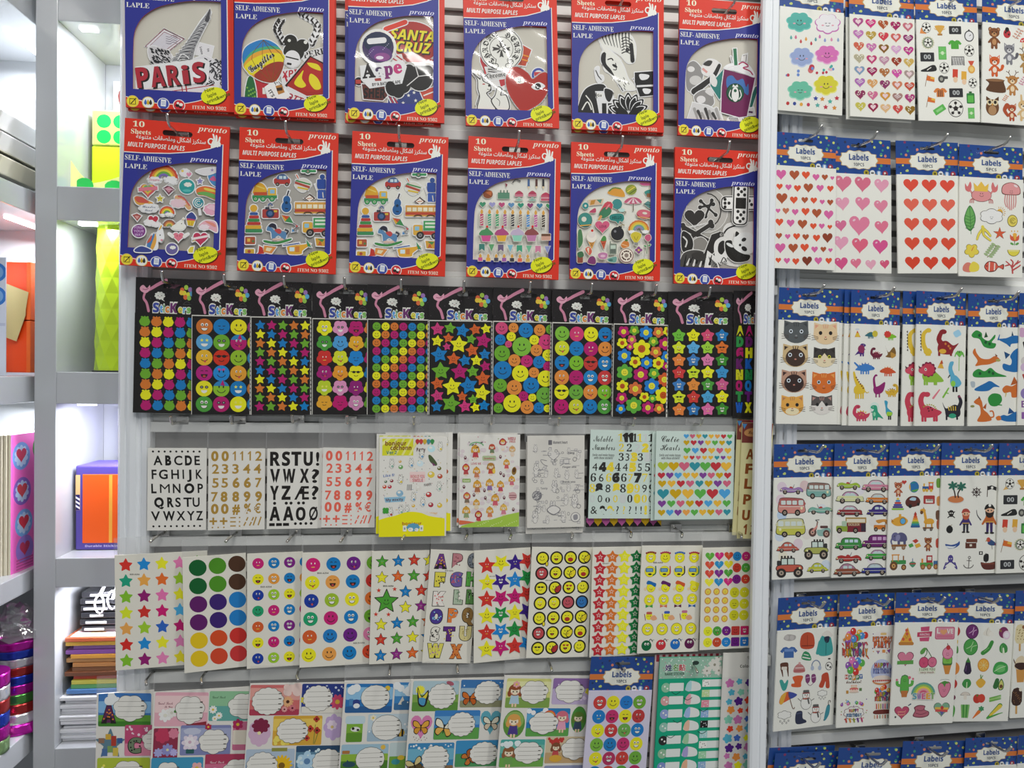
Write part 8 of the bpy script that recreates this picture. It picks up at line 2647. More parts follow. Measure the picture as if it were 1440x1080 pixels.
def behind(root,offs,what):
 for i,o in enumerate(offs):
  dup(root,Vector(o),what if isinstance(what,str) else what[i])

RP = 'red and blue hang pack '
red = [
(Q(174.6,-60,333,-48,182.2,152.2,327.8,159.6),d_paris,(140,20,680,585),'with Eiffel tower and red PARIS stickers',0),
(Q(333.5,-40,475,-32,328.9,161,468.4,170),d_balloon,(820,85,1335,635),'with hot-air balloon and laurel wreath stickers',0),
(Q(492,-35,627.5,-27,489,167.8,623.3,175.5),d_skate,(135,130,635,670),'with yellow skate lettering and black blob stickers',0),
(Q(651.5,-18,784,-10,655,177.8,784.4,182.2),d_heart,(878,160,1352,700),'with big red heart with one eye and white rabbit',0),
(Q(807,-10,934,-4,800.4,181.8,931,189),d_zebra,(160,210,632,720),'with black and white zebra, face and lotus stickers',0),
(Q(959,0,1084,8,948.2,190,1071,198),d_cup,(812,262,1288,775),'with purple whipped-cream drink cup and panda stickers',0),
(Q(177.4,167.4,324,180.4,172,373,318.6,382),d_rainbows,(105,300,632,835),'with puffy rainbow, unicorn and cloud stickers',0),
(Q(338.8,181.3,477.2,188.2,334.8,380,473,387.4),d_toys,(805,345,1298,868),'with toy stickers on grey sheet, beside rainbow pack',0),
(Q(495.5,186,630.2,194.3,492.7,383.4,627,390),d_toys,(148,360,620,880),'with toy stickers on white sheet, beside candle pack',1),
(Q(659.9,192.9,790,201.2,655.2,389.2,783.7,394.3),d_party,(850,390,1312,900),'with candle, cupcake and pennant stickers',0),
(Q(803.3,201.1,930,207.3,800.4,392.2,926.7,396.2),d_food,(145,375,612,910),'with doughnut, ice lolly and balloon stickers',0),
(Q(950,208.2,1075,215.5,944.9,398.9,1070,402.5),d_mono,(795,410,1258,940),'with black and white plaster, panda and heart stickers',0),
]
for i,(q,f,win,t,same) in enumerate(red):
 mw,w,h = frame_on(PL,q,.024,dyaw=5)
 if same:  # the same artwork as the pack beside it, seen through its own window
  win = (805,345,1298,868)
 r = red_pack(mw,w,h,RP+t,f,win,'grey' if i in (6,7,11) else 'white' if i in (8,9,10) else 'cream')
 if i in (0,1,2,4):
  behind(r,[((-.0045,-.0035,-.0052) if i == 2 else (.001,-.0028,-.0052))],RP+'half hidden behind the '+('Eiffel tower','hot-air balloon','skate lettering','','zebra')[i]+' pack')
for x,y,t in ((265,-34,'PARIS sticker pack'),(404,-14,'hot-air balloon sticker pack'),(562,-8,'skate lettering sticker pack'),(717,-1,'red heart sticker pack'),(872,7,'zebra sticker pack'),(1021,18,'drink cup sticker pack'),
(249,186.6,'rainbow sticker pack'),(409,196,'grey toy sticker pack'),(562.6,201.7,'white toy sticker pack'),(726,208.6,'candle sticker pack'),(866.7,215.6,'doughnut sticker pack'),(1012,222,'black and white plaster pack')):
 hook(PL,x,y,t,.024,reach=.056)

blk = [
(Q(187.7,390.2,273,393,192.6,579.7,277,582),k_shell,(38,272,440,980,.0,.0),'rounded shell dots in five colours',0),
(Q(271,393.2,354.9,395.3,269.7,582.8,353.2,583.2),k_faces4,(445,297,850,997),'large funny round faces in three columns',1),
(Q(354.2,395.9,439.8,397.3,352.8,583.4,437.2,583.4),k_stars,(855,300,1272,998),'plain small stars without faces',1),
(Q(439.8,399.4,524,401,439.2,582.8,520,583),k_flowers,(45,318,455,995),'large flower-shaped faces',1),
(Q(516.6,400.4,603.2,402,516.6,582.8,603.2,583.2),k_smiles,(425,318,850,997),'many tiny smileys in seven columns',1),
(Q(603.2,402.8,693.9,404.5,602.8,583.2,690.9,583),k_starsmile,(850,328,1285,997),'smiling stars of mixed sizes',1),
(Q(693.2,404.4,775.1,406.5,692.2,583,774.7,583.7),k_bubbles,(62,335,468,997),'smileys of mixed sizes',1),
(Q(775.7,406.5,862.3,409.5,775.3,583.7,860.3,583.7),k_faces6,(468,350,890,1000),'round faces in four columns',1),
(Q(862,408.5,938.4,410.6,861,585.7,939.4,586.8),k_blooms,(6,355,390,1012),'six-petal flowers with smiling centres',1),
(Q(939.4,410.6,1030.7,410.6,939.4,586.8,1029,586),k_starface,(392,365,832,1014),'rounded star faces in four columns',0),
(Q(1032.1,409,1081,410,1028,587.8,1079,588),k_letters,(845,355,1095,1020),'coloured alphabet letters, at the post',0),
]
for q,f,v,t,e in blk:
 mw,w,h = frame_on(PL,q,.016,dyaw=5)
 r = black_pack(mw,w,h,'black hang pack of stickers with '+t,f,v,e)
 if 'shell' in t:
  behind(r,[(.020,-.0005,-.007)],'black hang pack mostly hidden behind the shell dots pack')
for x,y,t in ((242,400,'shell dots pack'),(326,404,'funny faces pack'),(407,406,'plain stars pack'),(489,408.5,'flower faces pack'),(565.5,410.6,'tiny smileys pack'),(651,412.6,'smiling stars pack'),(741,413.6,'mixed smileys pack'),(824.6,415.6,'four-column faces pack'),(912,417.7,'smiling flowers pack'),(985,420.7,'star faces pack')):
 hook(PL,x,y,t,.016,reach=.05)

g4,g5,g6 = 'sticker sheets of the fourth row','sticker sheets of the fifth row','name label sheets of the bottom row'
row4 = [
(Q(210.6,629.7,291.3,630.2,206,746,290.3,744.6),q_alpha,(110,266,540,883,-.04,0),'white sheet of black alphabet letters A to Z',.37,.014,2),
(Q(294,630.6,372.8,630.6,293,745.4,373.4,744),q_gold,(555,270,975,880),'white sheet of gold numbers',.28,.012,2),
(Q(376,631,453.4,630.2,376,743.5,451.6,742.8),q_heavy,(992,272,1405,872),'white sheet of heavy black letters R to Z',.30,.012,2),
(Q(454.6,630,530,630,452,740.8,527,742),q_coral,(552,266,978,880),'white sheet of coral red numbers',.37,.014,2),
(Q(534.8,614.4,629.6,614.4,532.3,755,626.5,753.3),q_cochon,(452,165,905,838),'white cartoon animal sheet with yellow bottom band',.21,.022,2),
(Q(648.3,611,731.7,611,644,741.5,729.6,740.4),q_girls,(1000,150,1400,772,-.03,0),'sheet of small blonde girl figures with green bottom edge',.22,.020,2),
(Q(740.5,612.5,823,612.5,742,742.5,820,740),q_sketch,(84,130,410,645),'grey sheet of fine line sketches',.22,.020,2),
(Q(830,605,921,605,827.5,728,919,729.5),q_notable,(438,100,802,594),'pale green sheet of black and gold numbers',.15,.016,2),
(Q(922,606,1032,607,921,730.5,1031,729.5),q_hearts,(807,105,1247,600),'pale green sheet of multicoloured hearts',.16,.020,2),
(Q(1035.5,594,1080,596,1044,757,1086,757),q_yellow,(1262,55,1440,705,.055,0),'cream sheet of brown letters with maroon header',0,.018,2),
]
for q,f,v,t,fl,d,y in row4:
 mw,w,h = frame_on(PL,q,d,yaw=y)
 gr = 'green' in t and 'pale' in t
 r = paper_pack(mw,w,h,t,f,v,g4,fl,'#c3d3cb' if gr else '#cfccc4' if 'grey' in t else '#dbd9d2' if 'cream' not in t else '#ddd6a2',flapw=1.05)
 if 'coral' in t:
  behind(r,[(-.005,-.001,-.004)],'white number sheet peeking out behind the coral numbers')
 elif 'animal' in t:
  behind(r,[(.008,.006,-.004),(-.004,.004,-.0025)],['cartoon sheet peeking out right behind the yellow-banded sheet','cartoon sheet peeking out left behind the yellow-banded sheet'])
 elif 'girl' in t:
  behind(r,[(-.003,.002,-.004)],'sheet mostly hidden behind the blonde girl figures sheet')
 elif 'line sk' in t:
  behind(r,[(-.001,-.009,-.004)],'sheet whose lower edge shows below the grey sketch sheet')
 elif 'cream' in t:
  behind(r,[(-.006,.004,-.004)],'cream sheet mostly hidden behind the brown letters sheet')
 elif 'hearts' in t:
  behind(r,[(-.004,-.002,-.004)],'pale green sheet mostly hidden behind the multicoloured hearts')
mw,w,h = frame_on(PL,Q(826,615,931,615,825,740.5,931,740.5),.010,yaw=2)
paper_pack(mw,w,h,'black sheet with pink and gold hearts below the number sheet',lambda d:[d.he(5+10.5*i,93.5,5.6,('#b85a98','#d8b02aM')[i%2]) for i in range(10)],(0,0,100,100),g4,0,'#1f1d1e')
for x,y,t in ((252,594,'black alphabet sheet'),(333.5,593.5,'gold numbers sheet'),(417,592,'heavy letters sheet'),(492,593.5,'coral numbers sheet'),(583,594.6,'yellow-banded animal sheet'),(689,594.6,'blonde girls sheet'),(781,596,'line sketch sheet'),(884,596,'black and gold numbers sheet'),(976,596,'multicoloured hearts sheet')):
 hook(PL,x,y,t,.016,reach=.045,up=.010)

row5 = [
(Q(163,781,293,773.7,163.7,942,293,932),r_stars,(65,104,715,904,0,-.055),'white sheet of plain coloured stars, at the far left',7),
(Q(258.7,783,348,778,258.7,946.9,347,935.6),r_dots,(540,117,985,927,0,-.06),'white sheet of large plain coloured dots',10),
(Q(348.4,779,428,775,347.3,939.6,424,935),r_faces,(985,95,1395,890,0,-.03),'white sheet of small round faces in rows',6),
(Q(426.5,776.7,523,775,421,938.7,524,932),r_faces2,(35,90,590,965,-.035,-.02),'white sheet of larger round faces on a slant',7),
(Q(521,775.7,602,773,522,933,602,930),r_outlined,(545,85,985,935,0,-.03),'white sheet of black-outlined star faces',6),
(Q(600.5,772.6,668,774.8,599,931.3,667,932),r_letters,(975,68,1340,926),'white sheet of patterned bubble letters',5),
(Q(666.5,774,746,770,666.5,932.4,745,924),r_bigstars,(35,130,462,985,0,-.05),'white sheet of interlocking big star faces',9),
(Q(745,769.4,831,769.4,743.3,924.4,830,923),r_emoji,(460,105,925,942,0,-.01),'white sheet of yellow emoji faces ringed in black',6),
(Q(831.6,770,902,767.8,830.3,923.4,900,920.6),r_starcols,(62,108,436,925,0,-.03),'white sheet of red, orange, yellow and green star columns',6),
(Q(900.6,767.3,986,767,897.8,918.4,983,915.4),r_costumes,(430,92,885,898,-.015,-.01),'white sheet of yellow faces wearing hats and goggles',6),
(Q(986,770.6,1072,768.4,985,913.5,1070,909.5),r_mix,(885,110,1377,872,0,-.02),'white sheet of hearts and square faces, beside the post',5),
]
for q,f,v,t,y in row5:
 mw,w,h = frame_on(PL,q,.017,yaw=y)
 paper_pack(mw,w,h,t,f,v,g5,.15,'#dad7cb')
for x,y,t in ((226,752,'plain star sheet'),(329,752,'large dots sheet'),(413,752,'small faces sheet'),(486,752,'slanted faces sheet'),(570,750,'outlined stars sheet'),(657,749,'bubble letters sheet'),(718,749,'big star faces sheet'),(803,748,'emoji sheet'),(884,746,'star columns sheet'),(954,746,'hats and goggles sheet'),(1036,747,'hearts and squares sheet')):
 hook(PL,x,y,t,.012,reach=.034,up=-.004,side=-.004)

row6 = [
(Q(136,975.5,216,969.5,135,1130,216,1122),n_letters,(65,222,385,825,0,-.08),'name label sheet with a bubble letter A, far left',8),
(Q(215,973,349,965,213,1130,348,1118),n_roses,(380,212,916,830,0,-.06),'name label sheet with white rose and pink flowers',9),
(Q(349,961,481,958.7,345,1125,480,1118),n_flowers,(915,166,1443,815,-.02,-.02),'name label sheet with poppies, pansies and a sunflower',7),
(Q(480,957.5,576,955,479,1120,575,1115),n_sea,(40,150,424,800,0,-.02),'name label sheet with blue sea and penguin pictures',7),
(Q(574,956,705,951.5,573,1118,704,1110),n_bfly,(415,146,940,795,0,-.03),'name label sheet with butterflies',8),
(Q(703,950.5,826,949.5,702,1115,825,1112),n_kids,(932,122,1424,780,0,-.01),'name label sheet with girl and duck pictures',7),
]
for q,f,v,t,y in row6:
 mw,w,h = frame_on(PL,q,.016,yaw=y)
 paper_pack(mw,w,h,t,f,v,g6,.155,'#d6d3cc')
mw,w,h = frame_on(PL,Q(916.7,921,1009,917.5,915,1120,1008,1116),.008,yaw=5)
paper_pack(mw,w,h,'red gingham sheet mostly hidden behind the teal name stickers',lambda d:[d.rc(2+9*i,0,6.5+9*i,5,'#a83a48') for i in range(11)],(0,0,100,100),g6,0,'#d9c8c8')
mw,w,h = frame_on(PL,Q(923.3,925,1014,922,921,1130,1013,1126),.017,yaw=5)
paper_pack(mw,w,h,'teal sheet of white name stickers with glittery header',n_teal,(592,120,1028,1100),g6,0,'#149a76')
mw,w,h = frame_on(PL,Q(824.6,923.3,913.5,923,823,1115,911,1112),.02,yaw=6)
label_pack(mw,w,h,'blue-headed label pack with smileys on silver rainbow foil, beside teal sheet',.245,n_holo,(115,335,535,1020),g6,gloss=True,paper='#cfcadd')
hook(PL,870,934,'silver foil smiley pack',.02,reach=.05,up=.008)
mw,w,h = frame_on(PL,Q(1012.5,918.7,1071,916.5,1012,1130,1070,1127),.016,yaw=4)
paper_pack(mw,w,h,'grey sheet of small coloured flower stars, beside the post',n_colorstars,(1018,88,1300,1100),g6,0,'#c9c7c2')
for x,y,t in ((212,949,'bubble letter label sheet'),(288,947,'rose label sheet'),(420,943,'poppy label sheet'),(549,937,'sea label sheet'),(643,934,'butterfly label sheet'),(772,931,'girl and duck label sheet'),(1050,922,'flower stars sheet'),(972,933,'teal name sticker sheet')):
 hook(PL,x,y,t,.012,reach=.034,up=-.003,side=.004 if x < 500 else 0,plate=False)

grp = ['blue-headed label packs, first row of the right panel','blue-headed label packs, second row','blue-headed label packs, third row','blue-headed label packs, fourth row','blue-headed label packs, fifth row','blue-headed label packs, bottom row']
BP = 'blue-headed label pack with '
lab = [
(0,Q(1096.5,-37,1185.5,-27,1093,155.4,1183,164.4),.245,l_clouds,(100,38,445,610,-.018,.105),'smiling pastel clouds',1),
(0,Q(1196,-24,1286,-18,1190.8,163,1282.7,171),.245,l_glitter,(485,88,835,640,-.025,.055),'glittery pink and gold hearts',1),
(0,Q(1290,-16,1377,-12,1285.8,169.6,1371,173.4),.245,l_football,(850,112,1190,662,-.02,.04),'footballs, whistle and orange shirt, top row',0),
(0,Q(1381,-12,1469,-5,1377.8,171.6,1465,181),.245,l_animals,(1205,130,1548,670,-.012,.04),'woodland bear, fox and owl',0),
(1,Q(1088.5,186,1175.3,192,1086,377,1171.5,381),.245,l_manyhearts,(75,245,408,806,-.02,.05),'many small pink, red and brown hearts',0),
(1,Q(1162,193,1253,198.5,1160,383.3,1249.9,385.3),.265,l_pinkhearts,(355,292,702,832,-.01,.015),'watercolour pink hearts of mixed sizes',0),
(1,Q(1260,198.8,1348.8,201.3,1259.6,384.5,1345,385.3),.255,l_redhearts,(745,297,1082,836,-.008,.01),'fifteen equal red hearts',0),
(1,Q(1348.8,203.4,1436,208.5,1345.4,388.4,1436,391.5),.247,l_seaside,(1088,308,1425,852,-.005,.025),'crowned crab, jellyfish and clownfish',0),
(2,Q(1095,404.5,1179.7,408,1090,595.5,1174.4,597),.237,l_cats,(112,280,500,968,-.02,.02),'eight cat faces',0),
(2,Q(1196,407.5,1265,411,1191.8,598.3,1259.6,598.7),.25,l_dinos,(590,303,912,978,-.025,.02),'many small dinosaurs',0),
(2,Q(1289,409.2,1358.6,412.4,1282.4,598.7,1352,598.7),.247,l_dinos2,(178,312,505,982,-.035,.02),'large dinosaurs and palm tree',0),
(2,Q(1361.8,413.9,1431.5,414.5,1357.6,598.7,1428,598.3),.25,l_dragons,(522,330,850,980,-.022,.0),'green, blue and orange dragons',0),
(2,Q(1432.7,412.4,1503,415,1428,597.7,1498,598),.24,l_mystery,(855,325,1180,976,-.03,0),'mixed figures, cut off at the right beside dragons',0),
(3,Q(1088,625,1173,624,1084.4,814.4,1169,810),.247,l_retro,(80,322,462,966,-.03,-.03),'camper vans, scooter and jeeps',0),
(3,Q(1172.7,624,1249,624,1167.8,811.5,1246,809),.247,l_classic,(460,318,805,952,-.03,-.02),'vintage cars and a red bus',0),
(3,Q(1249,623.3,1322.5,623.3,1246,808.4,1320,806),.247,l_playthings,(-5,310,325,938,-.02,-.015),'teddy bear, giraffe and elephant toys',0),
(3,Q(1321.5,623.3,1403.5,623.3,1319.3,807,1400,805.5),.247,l_pirates,(320,310,690,932,-.016,-.01),'pirates, octopus and palm island',0),
(3,Q(1403.3,623.3,1485,623.5,1399.3,805.5,1480,803),.247,l_football2,(688,310,1055,922,-.02,0),'footballs and trophy, cut off at the right beside pirates',0),
(4,Q(1093,840.5,1176,836,1087,1027.5,1171,1017),.245,l_winter,(90,302,424,870,-.035,-.05),'winter clothes, snowmen and umbrella',0),
(4,Q(1180.5,836,1256,833,1173.8,1022,1252,1017),.245,l_birthday,(435,285,742,848,-.03,-.025),'birthday cakes and balloons',0),
(4,Q(1256,833.8,1344.5,832.5,1252.5,1017.5,1340.5,1015.5),.225,l_sweet,(28,258,382,832,-.02,-.01),'pizza slice, cherries and cactus',0),
(4,Q(1336,832.5,1426,833.8,1334,1012.5,1418,1013),.235,l_veg,(372,262,702,808,-.03,.0),'vegetables, aubergine and mushroom',0),
(4,Q(1426,831,1510,829,1420,1008,1503,1005),.235,l_ice,(702,258,1010,792,-.03,0),'ice lollies, cut off at the right beside vegetables',0),
(5,Q(1081.6,1059.6,1174,1056,1078,1250,1170,1240),.245,l_redhearts,(745,297,1082,836),'header alone in view, lowest at the left post',0),
(5,Q(1172,1051.4,1267.8,1050,1168,1240,1263,1235),.245,l_redhearts,(745,297,1082,836),'header alone in view, second in the lowest row',0),
(5,Q(1262,1042.4,1351,1041,1258,1235,1346,1230),.245,l_redhearts,(745,297,1082,836),'header alone in view, long hook across its header, lowest row',0),
(5,Q(1353,1038,1427,1034.7,1349,1225,1422,1220),.21,l_clouds,(100,38,445,610,-.018,.105),'header alone in view, fourth in the lowest row',0),
(5,Q(1427.7,1034,1502,1031,1423,1220,1497,1215),.21,l_clouds,(100,38,445,610,-.018,.105),'header alone in view, last at the right in lowest row',0),
]
for k,q,hh,f,v,t,gl in lab:
 mw,w,h = frame_on(PR,q,.026 if k == 0 or 'many small pink' in t or 'pizza' in t else .018,dyaw=6)
 blank = 'alone' in t
 r = label_pack(mw,w,h,BP+t,hh,(lambda d:None) if blank else f,v,grp[k],'5PCS' if 'crab' in t else '10PCS',gloss=bool(gl),flm='window' if k < 2 else 'film')
 if 'many small dino' in t:
  behind(r,[(-.008,.0,-.004),(-.015,.001,-.008)],[BP+'edge showing left of the small dinosaurs',BP+'outermost edge left of the small dinosaurs'])
 elif 'large dino' in t:
  behind(r,[(-.018,-.0005,-.006)],BP+'dinosaurs, half hidden behind the palm tree dinosaurs')
 elif 'pastel' in t or 'glittery' in t:
  behind(r,[(-.003,-.003,-.004)],BP+'sheet hidden behind the '+t)
 elif 'left post' in t:
  behind(r,[(-.007,.006,-.005)],BP+'header hidden behind the lowest pack at the left post')
for d,pts in ((.026,((1140,-8,'cloud label pack'),(1240,0,'glittery heart label pack'),(1333,5,'top football label pack'),(1417,10,'woodland animal label pack'))),
(.018,((1130,198,'many hearts label pack'),(1206,206,'watercolour heart label pack'),(1302.5,208.5,'red heart label pack'),(1388.6,212,'crab label pack'),
(1134,414.5,'cat face label pack'),(1230,417.7,'small dinosaur label pack'),(1322,418.8,'large dinosaur label pack'),(1400,423,'dragon label pack'),
(1133,633,'camper van label pack'),(1216.7,633,'vintage car label pack'),(1291,632,'teddy bear label pack'),(1364,632,'pirate label pack'),(1437,633,'cut-off football label pack'),
(1135,846,'winter clothes label pack'),(1224,842.5,'birthday label pack'),(1299,840,'pizza label pack'),(1375,839,'vegetable label pack'),
(1128,1065.5,'lowest label pack by the left post'),(1219,1061.7,'second lowest-row label pack'),(1302.5,1050,'third lowest-row label pack'),(1390,1043.7,'fourth lowest-row label pack')))):
 for x,y,t in pts:
  hook(PR,x,y,t,d,reach=.05,up=.011,side=.006)

  # ------------------------------------------------------------------ white shelf units at the left
YC = .02  # front of the corner shelving

class FP:
 o,n = Vector((0,YC,0)),Vector((0,-1,0))

def X(px,py,y=YC):
 return hit(px,py,Vector((0,y,0)),Vector((0,-1,0))).x

def Z(px,py,y=YC):
 return hit(px,py,Vector((0,y,0)),Vector((0,-1,0))).z

XP0,XP1,XE,YB = X(48,540),X(79,540),X(300,540),.165
ID = Matrix(((1,0,0,0),(0,1,0,YC),(0,0,1,0),(0,0,0,1)))

def shelf_root(name,x,label):
 return tag(empty(name,Matrix.Translation((x,YC,ZLO))),label,'shelf unit')

def part(root,mb,name,m,bevel=0,smooth=False):
 o = mb.build(name,M[m] if isinstance(m,str) else m,root,smooth,bevel)
 o.matrix_parent_inverse = root.matrix_world.inverted()
 return o

niche = shelf_root('shelving_unit',XP1,'white lacquered shelf column with lit niches behind the slatted wall')
part(niche,MB().box(XP0,XP1,YC,YB,ZLO,ZHI),'upright','lacq',.001)
part(niche,MB().box(XP1,XE,YB,YB+.01,ZLO,ZHI),'back_panel','lacq')
NB = [(-60,30),(262,310),(523,568),(785,826),(1052,1110)]
NZ = [(Z(100,b),Z(100,a)) for a,b in NB]
for z0,z1 in NZ:
 part(niche,MB().box(XP1,XE,YC,YB,z0,z1),'shelf','lacq',.001)
for i,(z0,z1) in enumerate(NZ[:-1]):
 s = part(niche,MB().box(X(104,40),X(128,40),YC+.014,YC+.024,z0-.003,z0-.0005),'light_strip','led')
 area('niche_light',(XP1+.09,YC+.03,z0-.008),(XP1+.06,YC+.09,z0-.3),(.12),.012,.75 if i else .85,(.91,.92,1))

XS = XP0-.001
side = shelf_root('shelving_unit',XS-.1,'white shelf unit turned towards the shopper at the far left edge')
SB = [(-60,28),(267,299),(529,566),(803,832),(1030,1062)]
for a,b in SB:
 z0,z1 = Z(42,b),Z(42,a)
 part(side,MB().box(XS-.40,XS-.006,-.34,YB,z0,z1),'shelf','lacq',.001)
part(side,MB().box(XS-.40,XS-.001,YB,YB+.01,ZLO,ZHI),'end_panel','lacq')
part(side,MB().box(XS-.41,XS-.40,-.34,YB,ZLO,ZHI),'back_panel','lacq')
part(side,MB().box(XS-.39,XS-.02,YB-.008,YB,Z(30,66,YB),Z(30,60,YB)),'trim_rail','lacq')
for i,(a,b) in enumerate(SB[:3]):
 z = Z(42,b)
 part(side,MB().box(XS-.055,XS-.049,.05,YB-.03,z-.003,z-.0005),'light_strip','led')
 area('bay_light',(XS-.06,.10,z-.01),(XS-.09,.07,z-.3),.05,.08,.75,(.92,.95,1))

def flat(name,w,h,view,draw,mw,label,cat,th=.002,paper='#dcdad2',m='print',group=None):
 f = Sheet(w,h,view)
 f.card(paper,th)
 draw(f)
 o = f.build(name,None,m)
 o.matrix_world = mw
 return tag(o,label,cat,group)

def face(x,y,z,yaw=0,tilt=0):
 return Matrix.Translation((x,y,z))@Matrix.Rotation(math.radians(yaw),4,'Z')@Matrix.Rotation(math.radians(90+tilt),4,'X')

LIME,NEON = mat('neon_yellow',(.68,.95,.02),.4),mat('neon_orange',(1,.09,.005),.45)
# --- first niche: dotted label boxes
zf = NZ[1][1]
yb = YC+.085

def dotted(d):
 for r in range(3):
  for c in range(5):
   d.el(16+26*c,17+27*r,11.5,12,'#18c84e')

def on(root,sh,name,mw,m='print'):
 o = sh.build(name,root,m)
 o.matrix_parent_inverse = root.matrix_world.inverted()
 o.matrix_world = mw
 return o

bx0,bx1 = X(129,200,yb),X(250,200,yb)
for nm,ya,yb2,col,lab_ in (('label_box',155,205,(.72,.80,.25),'pale lime box printed with green dots, upper of the niche stack'),('label_box',206,262,(.62,.95,.01),'plain fluorescent yellow box under the dotted box')):
 z1,z0 = Z(150,ya,yb),max(Z(150,yb2,yb),zf+.0005)
 root = tag(empty(nm,Matrix.Translation(((bx0+bx1)/2,yb+.03,z0))),lab_,'box')
 part(root,MB().box(bx0,bx1,yb,yb+.06,z0+.0004,z1),'carton',mat('carton',col,.45),.0015)
 if ya == 155:
  f = Sheet(bx1-bx0-.006,z1-z0-.004,(0,0,130,57))
  f.card('#dfe66a',.0003)
  dotted(f)
  on(root,f,'printed_face',face((bx0+bx1)/2,yb-.0006,(z0+z1)/2))
mb = MB()
n = 14
f0 = X(92,240,YC+.03)
pts = []
for i in range(n+1):
 t = i/n
 pts.append((f0+t*.17,YC+.035+.02*math.sin(t*5),zf+.001,zf+.016+.06*max(0,(t-.15))+.035*max(0,.12-t)/.12*1))
for x,y,a,b in pts:
 mb.v += [Vector((x,y,a)),Vector((x,y,b)),Vector((x,y+.0008,b)),Vector((x,y+.0008,a))]
for i in range(n):
 for k in range(4):
  mb.f.append([4*i+k,4*i+(k+1)%4,4*i+4+(k+1)%4,4*i+4+k])
st = tag(mb.build('label_strip',mat('lime_paper',(.80,.84,.30),.5)),'unrolled strip of lime labels with green dots curling along the shelf','label strip')
dm = mat('green_dot',(.02,.55,.09),.5)
for x,q,r in ((.020,.35,.011),(.055,.4,.013),(.093,.72,.012),(.125,.85,.012)):
 i = min(n-1,int(x/.17*n))
 p = pts[i]
 zz = p[2]+(p[3]-p[2])*q
 c = MB()
 c.v += [Vector((f0+x,p[1]-.0012,zz))]+[Vector((f0+x+r*1.15*math.cos(k*.4488),p[1]-.0012,max(p[2]+.0005,min(p[3],zz+r*math.sin(k*.4488))))) for k in range(14)]
 c.f += [[0,k+1,(k+1)%14+1] for k in range(14)]
 c.build('dot',dm,st)
flat('picture_card',.08,.06,(0,0,80,60),lambda d:d.lb([(16,34),(14,18),(30,10),(48,12)],14,14,'#7a4040').rc(22,34,44,60,'#d8a030',5).rc(27,44,38,60,'#a86a20',3),face(X(195,140,YB-.02),YB-.012,Z(165,140,YB-.02)),'white card with brown handle print standing behind the dotted box','card',paper='#e4e4ea')
# --- second niche: holographic foil roll
rm = mat('holographic_foil',(.60,.85,.03),.22,.35,.5)
yr = YC+.062
z0,z1 = NZ[2][1]+.0005,Z(150,309,yr)
cx = X(180,420,yr)
rr = cx-X(137,420,yr)
roll = tag(empty('foil_roll',Matrix.Translation((cx,yr,z0))),'upright roll of bright yellow holographic foil on the niche shelf','roll')
mb = MB()
for j in range(11):  # embossed diamonds
 for k in range(26):
  q = rr*(1.02-.06*j/10)*(1 if (j+k)%2 else .968)
  mb.v.append(Vector((cx+q*math.cos(k*PI/13),yr+q*math.sin(k*PI/13),z0+(z1-z0)*j/10)))
for j in range(10):
 for k in range(26):
  a,b,c,d = j*26+k,j*26+(k+1)%26,(j+1)*26+(k+1)%26,(j+1)*26+k
  mb.f += [[a,b,c],[a,c,d]] if (j+k)%2 else [[a,b,d],[b,c,d]]
mb.f.append([10*26+k for k in range(26)])
part(roll,mb,'foil_sheet',rm)
part(roll,MB().lathe([(rr+.003,z0),(rr+.003,z0+.002)],cx,yr,32),'end_cap',mat('black_cap',(.03,.03,.03),.5))
# --- third niche: purple and orange label boxes
PURP,ORNG = mat('box_purple',(.10,.07,.38),.4),mat('box_orange',(1,.10,.01),.35)
zs = NZ[3][1]+.0005

def labelbox(x0,x1,y0,y1,z0,z1,label):
 root = tag(empty('label_box',Matrix.Translation(((x0+x1)/2,(y0+y1)/2,z0))),label,'box')
 part(root,MB().box(x0,x1,y0,y1,z0,z1),'carton',PURP,.002)
 w,h = x1-x0-.012,z1-z0-.022
 f = Sheet(w,h,(0,0,100,150))
 f.card('#ff5a1e',.0003).rc(28,0,31.5,150,'#e0a040').rc(0,0,100,1.5,'#e08a4a')
 on(root,f,'printed_label',face((x0+x1)/2+.004,y0-.0006,(z0+z1)/2-.001))
 g = Sheet(.006,.05,(0,0,6,50))
 g.card('#e0b880',.0003).rc(0,28,6,50,'#241f60')
 for k in range(3):
  g.po([(0,30+6*k),(6,34+6*k),(6,37+6*k),(0,33+6*k)],'#e4e0e8')
 on(root,g,'printed_edge',face(x0+.0035,y0-.0006,z1-.038))
 t = Sheet(w,.006,(0,0,200,12))
 t.tx(6,9,8,'Durable Stickiness Product Label','#c8c0e0','l','b',wd=150)
 on(root,t,'lettering',face((x0+x1)/2+.004,y0-.0008,z0+.006))
 return root

yo = YC+.045
labelbox(X(106,700,yo),X(250,700,yo),yo,yo+.07,zs,Z(130,655,yo),'fluorescent orange label box with purple lid on niche shelf')
y2 = YC+.128
b2 = tag(empty('label_box',Matrix.Translation((X(190,600,y2),y2,zs))),'purple and white box standing at the back of orange box niche','box')
part(b2,MB().box(X(166,600,y2),X(280,600,y2),y2,y2+.03,zs,Z(168,572,y2)),'carton',PURP,.001)
f = Sheet(.10,.026,(0,0,100,26))
f.card('#e4e4ec',.0003)
for k in range(3):
 f.po([(0,14+4*k),(5,11+4*k),(5,13+4*k),(0,16+4*k)],'#2a2478')
on(b2,f,'printed_face',face(X(166,600,y2)+.05,y2-.0006,Z(168,586,y2)))
